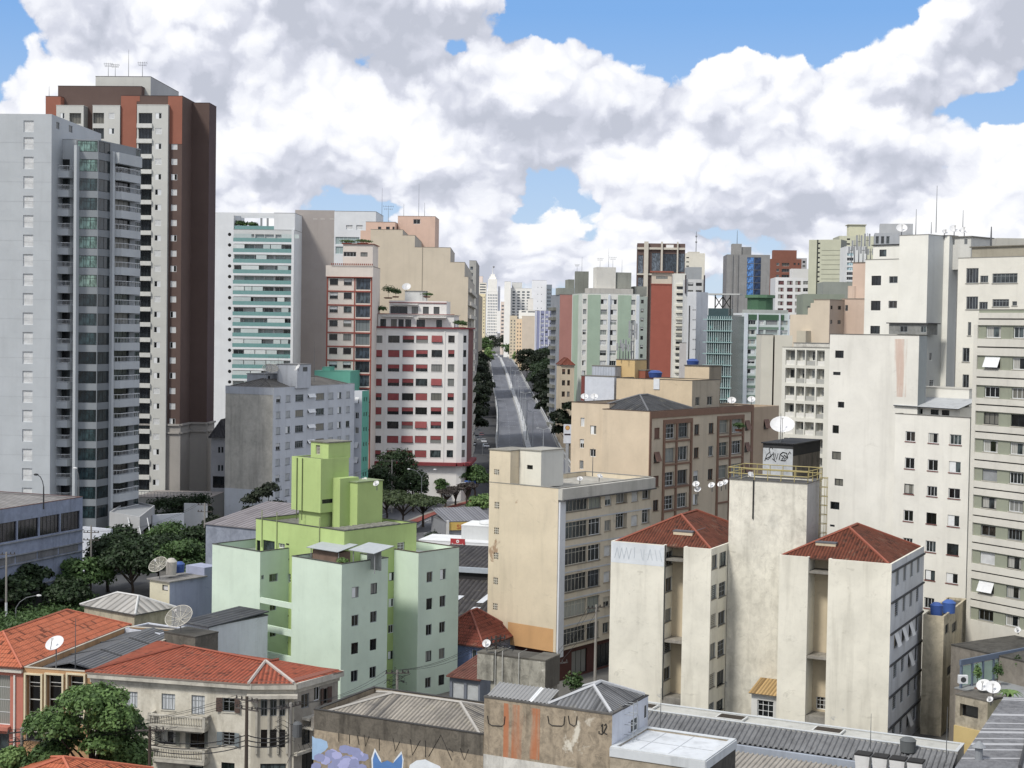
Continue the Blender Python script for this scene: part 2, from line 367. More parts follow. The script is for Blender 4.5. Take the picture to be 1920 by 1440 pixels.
# ---------------- windows (shared meshes)
WIN = {}
def tint(n):
 return {'w': plain('dfe3e4', .5), 'g': plain('8f9598', .5), 'd': plain('2c3034', .5), 'b': plain('6d4a38', .6), 'c': plain('c9c4b4', .6), 'a': plain('a9b0b4', .4, .5, .3)}[n]
GL = ['14191c', '1d2427', '2b3538', '10120f', '3a4648', '191d22', 'c8a8c88', 'c77766c', '0e1113', '2a2622']
CU = ['a9aba4', '8b8f8c', 'c2c2ba', '767b7c', 'a39a86']
def win_mesh(w, h, kind, fr, gl, sill, dep):
 key = (round(w, 2), round(h, 2), kind, fr, gl, sill, dep)
 if key in WIN: return WIN[key]
 A = MB(); B = MB(); Cc = MB(); f = tint(fr); t_ = min(.07, w*.06+.02)
 gm = glass(gl) if not gl.startswith('c') else curtain(gl[1:])
 def bx(mb, x0, x1, y0, y1, z0, z1, mt): mb.box((x0, y0, z0), (x1, y1, z1), mt)
 pn, third = 'pane', None
 y1 = dep; y0 = dep-.07
 bx(A, 0, t_, y0, y1, 0, h, f); bx(A, w-t_, w, y0, y1, 0, h, f); bx(A, t_, w-t_, y0, y1, 0, t_, f); bx(A, t_, w-t_, y0, y1, h-t_, h, f)
 if sill: bx(A, -.08, w+.08, -.07, dep*.6, -.08, 0.0, plain(sill, .8) if isinstance(sill, str) else f)
 n = 2
 if kind[-1].isdigit(): n = int(kind[-1]); kind = kind[:-1]
 if kind in ('g', 't', 'x', 'hs', 'v'):
  for i in range(1, n): bx(A, w*i/n-.022, w*i/n+.022, y0+.01, y1-.005, t_, h-t_, f)
 if kind in ('t', 'x'): bx(A, t_, w-t_, y0+.012, y1-.007, h*.72-.02, h*.72+.02, f)
 if kind == 'x': bx(A, t_, w-t_, y0+.012, y1-.007, h*.36-.02, h*.36+.02, f)
 if kind == 'v':
  for i in range(1, 4): bx(A, t_, w-t_, y0+.012, y1-.007, h*i/4-.015, h*i/4+.015, f)
 B.box((t_, y1-.03, t_), (w-t_, y1-.025, h-t_), gm)
 if kind == 'sh':    # roller shutter fully down
  B = MB(); bx(B, t_, w-t_, y0+.01, y1-.01, t_, h-t_, slat({'w': 'd9dcdd', 'g': '9ba0a2', 'c': 'c8c2b0', 'b': '7b5140', 'd': '4b4f52', 'a': 'b9bfc2', 'r': 'a2383a'}.get(fr, 'd9dcdd'))); pn = 'shutter'
 if kind == 'hs':
  third = 'shutter'; Cc.box((t_, y0+.005, h*.52), (w-t_, y0+.03, h-t_), slat({'w': 'd9dcdd', 'g': '9ba0a2', 'c': 'c8c2b0', 'b': '7b5140'}.get(fr, 'd9dcdd')))
 if kind in ('rs', 'rh', 'ra'):   # red canvas blinds: down, half, leaning out
  third = 'blind'; rm = slat('a23a3c', .12)
  if kind == 'rs': Cc.box((t_, y0-.04, t_), (w-t_, y0-.01, h-t_), rm)
  if kind == 'rh': Cc.box((t_, y0-.04, h*.45), (w-t_, y0-.01, h-t_), rm)
  if kind == 'ra':
   Cc.face([(0, 0, h), (w, 0, h), (w, -.35, h*.1), (0, -.35, h*.1)], rm); Cc.face([(0, .03, h), (0, -.32, h*.1), (w, -.32, h*.1), (w, .03, h)], rm)
   Cc.face([(0, 0, h), (0, -.35, h*.1), (0, -.32, h*.1), (0, .03, h)], rm); Cc.face([(w, 0, h), (w, .03, h), (w, -.32, h*.1), (w, -.35, h*.1)], rm)
 if kind == 'op':   # one leaf closed white, other half open and dark
  third = 'leaf'; Cc.box((t_, y0-.01, t_), (w*.55, y0+.02, h-t_), plain('e2e6e8', .5))
 if kind == 'oq':
  third = 'leaf'; Cc.box((w*.45, y0-.01, t_), (w-t_, y0+.02, h-t_), plain('d5dade', .5))
 if kind in ('aw', 'ab'):   # leaf tipped outwards
  third = 'leaf'; mt = plain('dfe2e4', .5) if kind == 'aw' else slat('7b5340', .1)
  Cc.face([(0, 0, h), (w, 0, h), (w, -.45, h*.12), (0, -.45, h*.12)], mt); Cc.face([(0, .03, h), (0, -.42, h*.12), (w, -.42, h*.12), (w, .03, h)], mt)
  Cc.face([(0, 0, h), (0, -.45, h*.12), (0, -.42, h*.12), (0, .03, h)], mt); Cc.face([(w, 0, h), (w, .03, h), (w, -.42, h*.12), (w, -.45, h*.12)], mt)
 if kind == 'cu':   # curtain behind part of the glass
  third = 'curtain'; Cc.box((t_, y1-.034, t_), (w*.45, y1-.031, h-t_), curtain('b4b4ac')); Cc.box((w*.8, y1-.034, t_), (w-t_, y1-.031, h-t_), curtain('b4b4ac'))
 if kind == 'lv':   # louvres
  for i in range(1, 7): bx(A, t_, w-t_, y0, y1-.04, h*i/7-.02, h*i/7+.02, f)
 if kind == 'gv': B = MB(); B.box((0, y1-.03, 0), (w, y1-.02, h), plain('0a0a0a', .95, .05))
 if kind == 'gv':   # little square ventilation grid
  for i in range(1, 3):
   bx(A, w*i/3-.035, w*i/3+.035, 0.01, y1-.1, 0, h, f); bx(A, 0, w, .015, y1-.105, h*i/3-.035, h*i/3+.035, f)
 r = (A.mesh('window'), B.mesh(pn) if B.f else None, pn, Cc.mesh(third) if Cc.f else None, third)
 WIN[key] = r; return r
class Stuff:
 """collects the smallest repeats of one part beyond the hundred kept apart"""
# ---------------- facades
class Face:
 def __init__(s, A, B, z0, z1, mat):
  s.A = np.array(A[:2], float); s.B = np.array(B[:2], float); s.L = np.linalg.norm(s.B-s.A); s.d = (s.B-s.A)/s.L
  s.n = np.array((s.d[1], -s.d[0])); s.z0 = z0; s.z1 = z1; s.mat = mat; s.holes = []; s.ang = math.atan2(s.d[1], s.d[0]); s.bands = []
 def hit(s, px, py):
  d = ray(px, py); k = ((s.A-CAM[:2])@s.n)/(d[:2]@s.n); p = CAM+d*k
  return (p[:2]-s.A)@s.d, p[2]
 def U(s, px, py=None): return s.hit(px, py if py is not None else 700)[0]
 def Z(s, px, py): return s.hit(px, py)[1]
 def pt(s, u, z, out=0.0):
  p = s.A+s.d*u+s.n*out; return np.array((p[0], p[1], z))
 def hole(s, u0, u1, z0, z1, dep=.18, mat=None):
  u0 = max(u0, .03); u1 = min(u1, s.L-.03); z0 = max(z0, s.z0+.02); z1 = min(z1, s.z1-.02)
  if u1-u0 < .1 or z1-z0 < .1: return None
  for h in s.holes:
   if u0 < h[1] and u1 > h[0] and z0 < h[3] and z1 > h[2]: return None
  s.holes.append((u0, u1, z0, z1, dep, mat)); return (u0, u1, z0, z1)
 def panel(s, mb, u0, u1, z0, z1, out0, out1, mat):
  """box standing proud of the face, from out0 to out1 metres"""
  a = s.A+s.d*u0; b = s.A+s.d*u1
  c = [a+s.n*out1, b+s.n*out1, b+s.n*out0, a+s.n*out0]
  mb.prism([tuple(x) for x in c], z0, z1, mat)
 def pxpanel(s, mb, px0, px1, py0, py1, out0, out1, mat, rx=None, ry=None):
  ry = ry if ry is not None else (py0+py1)/2; rx = rx if rx is not None else (px0+px1)/2
  s.panel(mb, s.U(px0, ry), s.U(px1, ry), s.Z(rx, py1), s.Z(rx, py0), out0, out1, mat)
 def walls(s, mb):
  us = sorted(set([0.0, s.L]+[h[0] for h in s.holes]+[h[1] for h in s.holes])); zs = sorted(set([s.z0, s.z1]+[h[2] for h in s.holes]+[h[3] for h in s.holes]))
  for j in range(len(zs)-1):
   zc = (zs[j]+zs[j+1])/2; hs = [h for h in s.holes if h[2] < zc < h[3]]
   run = None
   for i in range(len(us)-1):
    uc = (us[i]+us[i+1])/2; inh = any(h[0] < uc < h[1] for h in hs)
    if not inh:
     if run is None: run = us[i]
    if (inh or i == len(us)-2) and run is not None:
     e = us[i] if inh else us[i+1]
     mb.face([s.pt(run, zs[j]), s.pt(e, zs[j]), s.pt(e, zs[j+1]), s.pt(run, zs[j+1])], s.mat); run = None
  for u0, u1, z0, z1, dp, mt in s.holes:
   m_ = mt or s.mat
   q = [(u0, z0), (u1, z0), (u1, z1), (u0, z1)]
   for i in range(4):
    a, b = q[i], q[(i+1) % 4]
    mb.face([s.pt(*a), s.pt(a[0], a[1], -dp), s.pt(b[0], b[1], -dp), s.pt(*b)], m_)
class Building:
 def __init__(s, name, label, cat, loc, group=None):
  s.t = thing(name, label, cat, (loc[0], loc[1], 0 if len(loc) < 3 else loc[2]), group); s.parts = []; s.nw = 0; s.faces = []
  s.org = np.array(s.t.location); s.sub = True; s.small = MB()
 def win(s, fc, u0, u1, z0, z1, kind='g2', fr='w', gl=None, sill=None, dep=.2, hole=True, name='window'):
  if hole:
   h = fc.hole(u0, u1, z0, z1, dep)
   if h is None: return None
   u0, u1, z0, z1 = h
  w, h_ = round((u1-u0)*20)/20, round((z1-z0)*20)/20
  if w < .1 or h_ < .1: return None
  if gl is None: gl = random.choice(GL)
  a, b, bn, c, cn = win_mesh(w, h_, kind, fr, gl, sill, dep)
  p = fc.pt(u0, z0)-s.org
  o = bpy.data.objects.new(name, a); C.objects.link(o); o.parent = s.t; o.location = tuple(p); o.rotation_euler = (0, 0, fc.ang)
  o.scale = ((u1-u0)/w, 1, (z1-z0)/h_)
  s.nw += 1
  for me, nm in ((b, bn), (c, cn)):
   if me is not None:
    q = bpy.data.objects.new(nm, me); C.objects.link(q); q.parent = o
  return o
 def grid(s, fc, cols, rows, rx, ry, kinds=('g2',), frs=('w',), gls=None, sill=None, dep=.2, skip=(), pxu=None):
  """cols: [(px0,px1)] measured at row ry; rows: [(py0,py1)] measured at column rx"""
  for j, (y0, y1) in enumerate(rows):
   for i, (x0, x1) in enumerate(cols):
    if (i, j) in skip: continue
    k = kinds[i % len(kinds)] if isinstance(kinds, list) else random.choice(kinds)
    if isinstance(k, (tuple, list)): k = random.choice(k)
    s.win(fc, fc.U(x0, ry), fc.U(x1, ry), fc.Z(rx, y1), fc.Z(rx, y0), k, random.choice(frs), random.choice(gls) if gls else None, sill, dep)
 def box(s, P4, z0, z1, mat, name='wall', roof=None, par=0.0, th=.25, mats=None, coping=None, lip=.04):
  """P4: footprint corners anticlockwise seen from above; returns the four faces (edge i: P4[i]->P4[i+1]); call finish() at the end"""
  P4 = [np.array(p[:2], float) for p in P4]; fs = []
  n = len(P4)
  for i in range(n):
   fs.append(Face(P4[i], P4[(i+1) % n], z0, z1, (mats or {}).get(i, mat)))  # mats give single edges another tone, many holding that side's shade
  s.parts.append(dict(fs=fs, P=P4, z0=z0, z1=z1, mat=mat, roof=roof, par=par, th=th, name=name, cop=coping, lip=lip))
  return fs
 def finish(s):
  for p in s.parts:
   mb = MB(); n = len(p['P']); fs = p['fs']
   for f in fs: f.walls(mb)
   z1, par, th = p['z1'], p['par'], p['th']
   def inset(d):
    q = []
    for i in range(n):
     a = fs[i-1]; b = fs[i]
     p0 = a.A-a.n*d; p1 = b.A-b.n*d
     den = a.d[0]*b.d[1]-a.d[1]*b.d[0]
     if abs(den) < 1e-6: q.append(p1); continue
     k = ((p1[0]-p0[0])*b.d[1]-(p1[1]-p0[1])*b.d[0])/den; q.append(p0+a.d*k)
    return q
   if par > 0:
    I = inset(th)
    for i in range(n):
     j = (i+1) % n; a, b, c, d = p['P'][i], p['P'][j], I[j], I[i]
     mb.face([(*a, z1), (*b, z1), (*c, z1), (*d, z1)], p['mat'])
     mb.face([(*d, z1), (*c, z1), (*c, z1-par), (*d, z1-par)], p['mat'])
    if p['cop'] is not None:
     O = inset(-p['lip']); I2 = inset(th+.03); cb = MB()
     for i in range(n):
      j = (i+1) % n
      cb.prism([tuple(O[i]), tuple(O[j]), tuple(I2[j]), tuple(I2[i])], z1+.003, z1+.07, p['cop'])
     cb.build('coping', s.t)
    rf = MB(); rf.face([(*q, z1-par) for q in I], p['roof'] or p['mat']); rf.build('roof', s.t)
   elif p['roof'] is not None:
    rf = MB(); rf.prism([tuple(q) for q in inset(-p['lip'])], z1, z1+.12, p['roof']); rf.build('roof', s.t)
   elif p['roof'] is None:
    mb.face([(*q, z1) for q in p['P']], p['mat'])
   mb.build(p['name'], s.t)
  return s
class Fr:
 """building frame: origin under pixel px at distance Y; r runs away to the right at angle a from +Y, l runs away to the left, square to it"""
 def __init__(s, px, py, Y, a):
  p = P(px, py, Y); s.o = p[:2]; a = R_(a); s.R = np.array((math.sin(a), math.cos(a))); s.Ld = np.array((-math.cos(a), math.sin(a)))
 def pt(s, l, r): return s.o+s.Ld*l+s.R*r
 def _s(s, px, py, base, d):
  q = ray(px, py)[:2]; n = np.array((q[1], -q[0])); return -(base@n)/(d@n)
 def l(s, px, py, r=0.0): return s._s(px, py, s.pt(0, r), s.Ld)
 def r(s, px, py, l=0.0): return s._s(px, py, s.pt(l, 0), s.R)
 def z(s, px, py, l=0.0, r=0.0): return P(px, py, s.pt(l, r)[1])[2]
 def rect(s, l0, l1, r0, r1):
  """corners: edge0 = left-looking (front-left) face, edge1 = right-looking face"""
  return [s.pt(l1, r0), s.pt(l0, r0), s.pt(l0, r1), s.pt(l1, r1)]
def roofplane(mb, pts, mat, eave=0):
 """planar roof polygon with UV in metres; eave edge = pts[eave]->pts[eave+1]"""
 p = [np.array(q, float) for q in pts]; a = p[eave]; b = p[(eave+1) % len(p)]; u = (b-a)/np.linalg.norm(b-a)
 n = np.zeros(3)
 for i in range(len(p)): n += np.cross(p[i], p[(i+1) % len(p)])
 n /= np.linalg.norm(n)
 if n[2] < 0: n = -n
 v = np.cross(n, u)
 if v[2] < 0: v = -v
 mb.face(p, mat, [((q-a)@u, (q-a)@v) for q in p])
def hip(parent, c4, z, rise, mat, edge=None, name='roof', over=.3, ridge=.35, thick=.12, cap=None):
 """hip roof over quad c4 (edges 0 and 2 are the long ones when ridge runs along them)"""
 c = [np.array(q, float) for q in c4]; ctr = sum(c)/4
 c = [q+(q-ctr)/np.linalg.norm(q-ctr)*over*1.4 for q in c]
 L = np.linalg.norm(c[1]-c[0]); Wd = np.linalg.norm(c[2]-c[1])
 if L < Wd: c = c[1:]+c[:1]; L, Wd = Wd, L
 ma = (c[1]+c[2])/2; mbm = (c[3]+c[0])/2; k = min(.5, Wd/2/L)*(1 if ridge else 1)
 r0 = mbm+(ma-mbm)*k; r1 = mbm+(ma-mbm)*(1-k)
 e = [np.array((*q, z)) for q in c]; R0 = np.array((*r0, z+rise)); R1 = np.array((*r1, z+rise+.001))
 mb = MB()
 roofplane(mb, [e[0], e[1], R1, R0], mat); roofplane(mb, [e[1], e[2], R1], mat); roofplane(mb, [e[2], e[3], R0, R1], mat); roofplane(mb, [e[3], e[0], R0], mat)
 for i in range(4):
  a, b = e[i], e[(i+1) % 4]; mb.face([a-(0, 0, thick), b-(0, 0, thick), b, a], edge or mat)
 mb.face([q-(0, 0, thick) for q in reversed(e)], edge or mat)
 o = mb.build(name, parent)
 cp = MB(); cm = cap or mat
 for a, b in ((e[0], R0), (e[3], R0), (e[1], R1), (e[2], R1), (R0, R1)): cp.tube([a+(0, 0, .03), b+(0, 0, .05)], .13, cm, 5)
 cp.build('ridge', parent)
 return R0, R1
# ================= GREEN APARTMENT BLOCK =================
def seqrows(y0, h, pitch, n): return [(y0+pitch*i, y0+pitch*i+h) for i in range(n)]
def green_block():
 fr = Fr(641, 1062, 152, 41); H = 15.4
 mint = paint('c2d8c3', .26, streak=.8, stain='6f8478'); lime = paint('a9c567', .3, streak=.9, stain='5f6e3c'); roofm = paint('6d6e66', .8); dk = plain('4a4d48')
 b = Building('apartment_block', 'mint and lime green stepped apartment block with a lime stair tower, left of centre', 'apartment building', fr.o)
 f2 = b.box(fr.rect(0, 7.45, 0, 6.37), 0, H, mint, roof=paint('8e9a90', .5), par=.9, th=.18, coping=dk)
 f1 = b.box(fr.rect(12.45, 20.4, 0, 9), 0, H-.1, mint, roof=paint('7d8c80', .5), par=.9, th=.18, coping=dk)
 f3 = b.box(fr.rect(.3, 11, 11.1, 17.3), 0, H, mint, roof=plain('d8dad6'), par=.9, th=.18, coping=plain('55483e'))
 fb = b.box(fr.rect(3.9, 17.9, 3.9, 14.4), 0, 17.95, lime, roof=paint('77776c', .9), par=.35, th=.18, coping=dk)
 g = ('g2', 'g2', 'op', 'cu', 'g2')
 rows2 = [(1100.5, 1121), (1153, 1174), (1204.8, 1226), (1256.5, 1278)]
 for c in ((659.8, 673, 0), (694.8, 707.2, -7)):
  b.grid(f2[1], [c[:2]], [(p+c[2], q+c[2]) for p, q in rows2], (c[0]+c[1])/2, 1110, g, ('g', 'd'), None, None, .14)
 rows3 = [(1072, 1092), (1121.7, 1142.8), (1170.5, 1191), (1220, 1240), (1269.6, 1289)]
 for c in ((800, 811, 0), (825, 836, -5)):
  b.grid(f3[1], [c[:2]], [(p+c[2], q+c[2]) for p, q in rows3], (c[0]+c[1])/2, 1082, g, ('g', 'd'), None, None, .14)
 b.grid(fb[1], [(729, 739)], [(1073, 1089), (1122, 1138), (1171, 1187), (1220, 1236)], 734, 1080, ('g2', 'op'), ('w', 'd'), None, None, .12)
 b.win(fb[1], fb[1].U(745, 1024), fb[1].U(759, 1024), fb[1].Z(752, 1032), fb[1].Z(752, 1017), 'x2', 'w')
 w = f1[1]
 for px0, px1, p0, p1, k in ((505, 521, 1077, 1092, 'g2'), (490, 495, 1079, 1087, 'lv'), (506, 518, 1135, 1146, 'g2'), (506, 518, 1185, 1195, 'g2')):
  b.win(w, w.U(px0, p0), w.U(px1, p0), w.Z(px0, p1), w.Z(px0, p0), k, 'g')
 w = fb[0]
 b.win(w, w.U(532, 1080), w.U(545, 1080), w.Z(538, 1092), w.Z(538, 1075), 'x2', 'w'); b.win(w, w.U(522, 1022), w.U(534, 1022), w.Z(528, 1028), w.Z(528, 1019), 'g2', 'w')
 b.win(w, w.U(493, 1022), w.U(515, 1022), w.Z(500, 1037), w.Z(500, 1013), 'g2', 'd'); b.win(w, w.U(481, 1022), w.U(488, 1022), w.Z(484, 1036), w.Z(484, 1013), 'g2', 'd')
 vm = MB()
 for px, py in ((537, 1019), (537, 1047), (531, 1120), (536, 1153), (531, 1169), (535, 1203)):
  w.pxpanel(vm, px, px+5, py, py+2.4, 0, .05, plain('23261c'))
 vm.build('vent', b.t)
 # beams bridging the light well
 for i, (p0, p1) in enumerate(((1120, 1130), (1169, 1181), (1218, 1238))):
  mb = MB(); z1 = fr.z(487, p0, 12.45, 0); z0 = fr.z(487, p1, 12.45, 0)
  mb.prism([tuple(q) for q in fr.rect(7.43, 12.47, .003, .3)], z0 if i < 2 else 0, z1, mint); mb.build('beam', b.t)
 # lime stair tower on the roof
 z0, z1 = 17.6, 24.9
 ft = b.box(fr.rect(9.35, 14.0, 5.5, 9.5), z0+1.6, z1, lime, name='stair_tower', roof=paint('6a6a60', .8), par=.12, th=.15)
 b.box(fr.rect(9.8, 13.2, 5.9, 9.5), z0, z0+1.603, lime, name='tower_base', roof=None)
 b.win(ft[1], ft[1].U(604, 940), ft[1].U(625, 940), ft[1].Z(612, 944), ft[1].Z(612, 936), 'lv', 'd')
 la = fr.l(616, 837, 6.8)
 fs = b.box(fr.rect(la, fr.l(583, 834, 6.8), 6.8, fr.r(657, 834, la)), z1-.1, 26.5, lime, name='tank_house', roof=paint('77776c', .8), lip=.12)
 b.win(fs[0], fs[0].U(592, 845), fs[0].U(600, 845), z1+.3, 26.2, 'lv', 'c')
 lb = 9.0
 b.box(fr.rect(8.2, 9.35, 7.2, fr.r(672, 950, 8.2)), z0, fr.z(660, 896, 8.8, 8), lime, name='annex', roof=None)
 sh = b.box(fr.rect(7.0, 9.3, 8.6, fr.r(717, 950, 7.0)), z0, fr.z(672, 905, 7, 9), lime, name='shed', roof=plain('7f9160'), lip=.1)
 # ridge shutters over the patio roof
 mb = MB()
 for i in range(9):
  mb.prism([tuple(q) for q in fr.rect(4.6, 6.8, 5+i*.9, 5.5+i*.9)], 17.8, 17.98, paint('8a8a80', .8))
 mb.build('roof_slats', b.t)
 b.finish()
 # pipes
 mb = MB()
 for px in (557, 567):
  l = fr.l(px, 950, 5.5); q = fr.pt(l, 5.42); mb.tube([(*q, 18.2), (*q, 24.8)], .05, plain('5c6a3a'), 5)
 for px in (492, 520, 600):
  l = fr.l(px, 990, 3.9); q = fr.pt(l, 3.82); mb.tube([(*q, 15), (*q, 19.0)], .05, plain('8d9a62'), 5)
 mb.build('drain_pipe', b.t)
 # two little shelters on the terrace
 def shelter(px0, px1, py, l0, lab, brick):
  r = 2.0; t = thing('roof_shelter', lab, 'shelter', (*fr.pt(l0+1, r), H-.9))
  la, lbb = fr.l(px1, py, r), fr.l(px0, py, r); mb = MB()
  q = fr.rect(la, lbb, r-.2, r+2.6)
  z = fr.z((px0+px1)/2, py, (la+lbb)/2, r)
  mb.face([(*q[0], z), (*q[1], z), (*q[2], z+.5), (*q[3], z+.5)], plain('a5adb2')); mb.face([(*q[3], z+.44), (*q[2], z+.44), (*q[1], z-.06), (*q[0], z-.06)], plain('777d80'))
  mb.face([(*q[0], z-.06), (*q[1], z-.06), (*q[1], z), (*q[0], z)], plain('8a9094')); mb.face([(*q[1], z-.06), (*q[2], z+.44), (*q[2], z+.5), (*q[1], z)], plain('8a9094'))
  mb.build('canopy', t); mb = MB()
  for l_ in (la+.3, lbb-.3): mb.tube([(*fr.pt(l_, r+.2), H-.9), (*fr.pt(l_, r+.2), z)], .05, plain('8f9296'), 5)
  mb.build('post', t)
  mb = MB(); mb.prism([tuple(x) for x in (fr.rect(la+.5, lbb-.4, r+.3, r+2) if brick else fr.rect(la+1.2, lbb-.5, r+1.9, r+2))], H-.9, H+.55 if brick else z, paint('7d6354' if brick else '9fa5a2', .8)); mb.build('enclosure', t)
 shelter(577, 636, 1030, 3, 'grey lean-to canopy over a brick enclosure on the mint terrace', True)
 shelter(656, 704, 1034, 1, 'small grey canopy beside the open door on the mint terrace', False)
green_block()
# ================= BEIGE BLOCK WITH RIBBON WINDOWS (centre) =================
def beige_ribbon():
 fr = Fr(1047, 915, 168, 37.6); H = 21.6
 wall = paint('d8c8a8', .35, patch=.25, patchc='a98a6a'); side = paint('d0c3aa', .45); lg = paint('b9b7ae', .55); white = paint('cfd4dc', .25)
 b = Building('apartment_block', 'beige seven-storey block with ribbon windows and a white corner strip, in the centre', 'apartment building', fr.o)
 Rr = fr.r(1222, 890)
 fm = b.box(fr.rect(0, 9.6, 0, Rr), 3.6, H, wall, mats={1: side}, roof=paint('a8a59a', .8), par=.5, th=.3, coping=paint('8b8a84', .6))
 L, Rf = fm[0], fm[1]
 g0 = b.box(fr.rect(.8, 9.4, 1.2, Rr-.3), 0, 3.61, plain('5a2f28'), name='ground_floor')
 for u in (3, 8, 13): b.win(g0[1], u, u+3, .2, 2.9, 'g3', 'd')
 mb = MB(); L.panel(mb, L.U(952, 1200), L.L-.35, 3.6, L.Z(990, 1172), .003, .012, paint('cf9a55', .25)); mb.build('painted_base', b.t)
 mb = MB(); Rf.panel(mb, .12, 1.15, 3.0, H-1.3, .0, .22, white); mb.build('corner_strip', b.t)
 rows = dict(A=(928, 962), B=(981, 1013), C=(1031, 1062.5), D=(1080, 1113), E=(1130, 1161), F=(1181, 1212.5))
 for j, k in enumerate('ABCDEF'):
  y0, y1 = rows[k]; u0 = Rf.U(1055, 1000); um = Rf.U(1102, 1000); u1 = Rf.U(1126, 1000)
  z0, z1 = Rf.Z(1056, y1), Rf.Z(1056, y0)
  cg = ['c9a9f98'[1:], 'c8f958c', None]
  b.win(Rf, u0, um, z0, z1, 't7', 'c', random.choice(['ca6aaa0', 'c8b9088', '2a3436', '1d2427']), '8d8374', .25)
  b.win(Rf, um+.12, u1, z0, z1, 't3', 'w' if j in (1, 2) else 'g', random.choice(['22282e', 'c929a8e', '1a2022']), '8d8374', .25)
 small = [(927, 948), (975, 995.6), (1022.5, 1042.5), (1071, 1091), (1118, 1137.5), (1166, 1186)]
 b.grid(Rf, [(1134, 1146)], small, 1140, 960, ('hs', 'g2', 'sh', 'g2'), ('w', 'c'), None, 'b8a890', .2)
 b.grid(Rf, [(1155, 1176)], [(918, 944), (960, 991)], 1165, 950, ('t4',), ('w',), None, 'b8a890', .6)
 b.grid(Rf, [(1184, 1196)], [(919, 940.6), (966, 986)], 1190, 950, ('hs', 'sh'), ('w',), None, 'b8a890', .2)
 b.grid(Rf, [(1204, 1219)], [(907.5, 936), (954, 981)], 1211, 930, ('t3',), ('w',), None, 'b8a890', .4)
 mb = MB()
 for y in (975, 1023.5, 1072, 1123, 1172): Rf.panel(mb, 1.2, Rf.L, Rf.Z(1054, y+4.5), Rf.Z(1054, y+2), 0, .06, plain('b9bfc6'))
 mb.build('string_course', b.t)
 mb = MB(); Rf.panel(mb, 0, Rf.L, H-1.25, H-.03, .0, .55, lg); Rf.panel(mb, 0, Rf.L, H-1.37, H-1.253, 0, .75, plain('4a4a4c')); mb.build('fascia', b.t)
 # tower with vent grids at the left
 l0 = fr.l(957, 870)
 ft = b.box(fr.rect(l0, 9.62, -.004, 4.2), H-.2, fr.z(917, 843, 9.6, 0), wall, name='lift_tower', roof=paint('8f8b80', .8), lip=.1)
 vy = [(941, 953.7), (989, 1001.6), (1036, 1048.5), (1083, 1096), (1131.5, 1144)]
 b.grid(L, [(926.5, 935)], vy, 930, 1000, ('gv',), ('c',), ['08090a'], None, .25)
 b.grid(ft[0], [(926.5, 936)], [(880, 890)], 930, 885, ('gv',), ('c',), ['08090a'], None, .2)
 lc = fr.l(1015, 850, 1.6)
 f2 = b.box(fr.rect(lc, fr.l(974, 850, 1.6), 1.6, fr.r(1057, 850, lc)), H-.3, fr.z(1015, 846, lc, 1.6), paint('d9d6c6', .25), name='roof_room', roof=paint('9c9a90', .6), lip=.12, mats={1: paint('c9cac4', .2)})
 b.win(f2[0], f2[0].U(988, 875), f2[0].U(999, 875), f2[0].Z(993, 880), f2[0].Z(993, 872), 'x3', 'd')
 b.box(fr.rect(lc+2.6, 6.8, 2.6, 4.4), H-.3, fr.z(960, 848, 7, 2.6), paint('d2cdbb', .3), name='roof_room', roof=paint('9c9a90', .6), lip=.1)
 b.finish()
beige_ribbon()
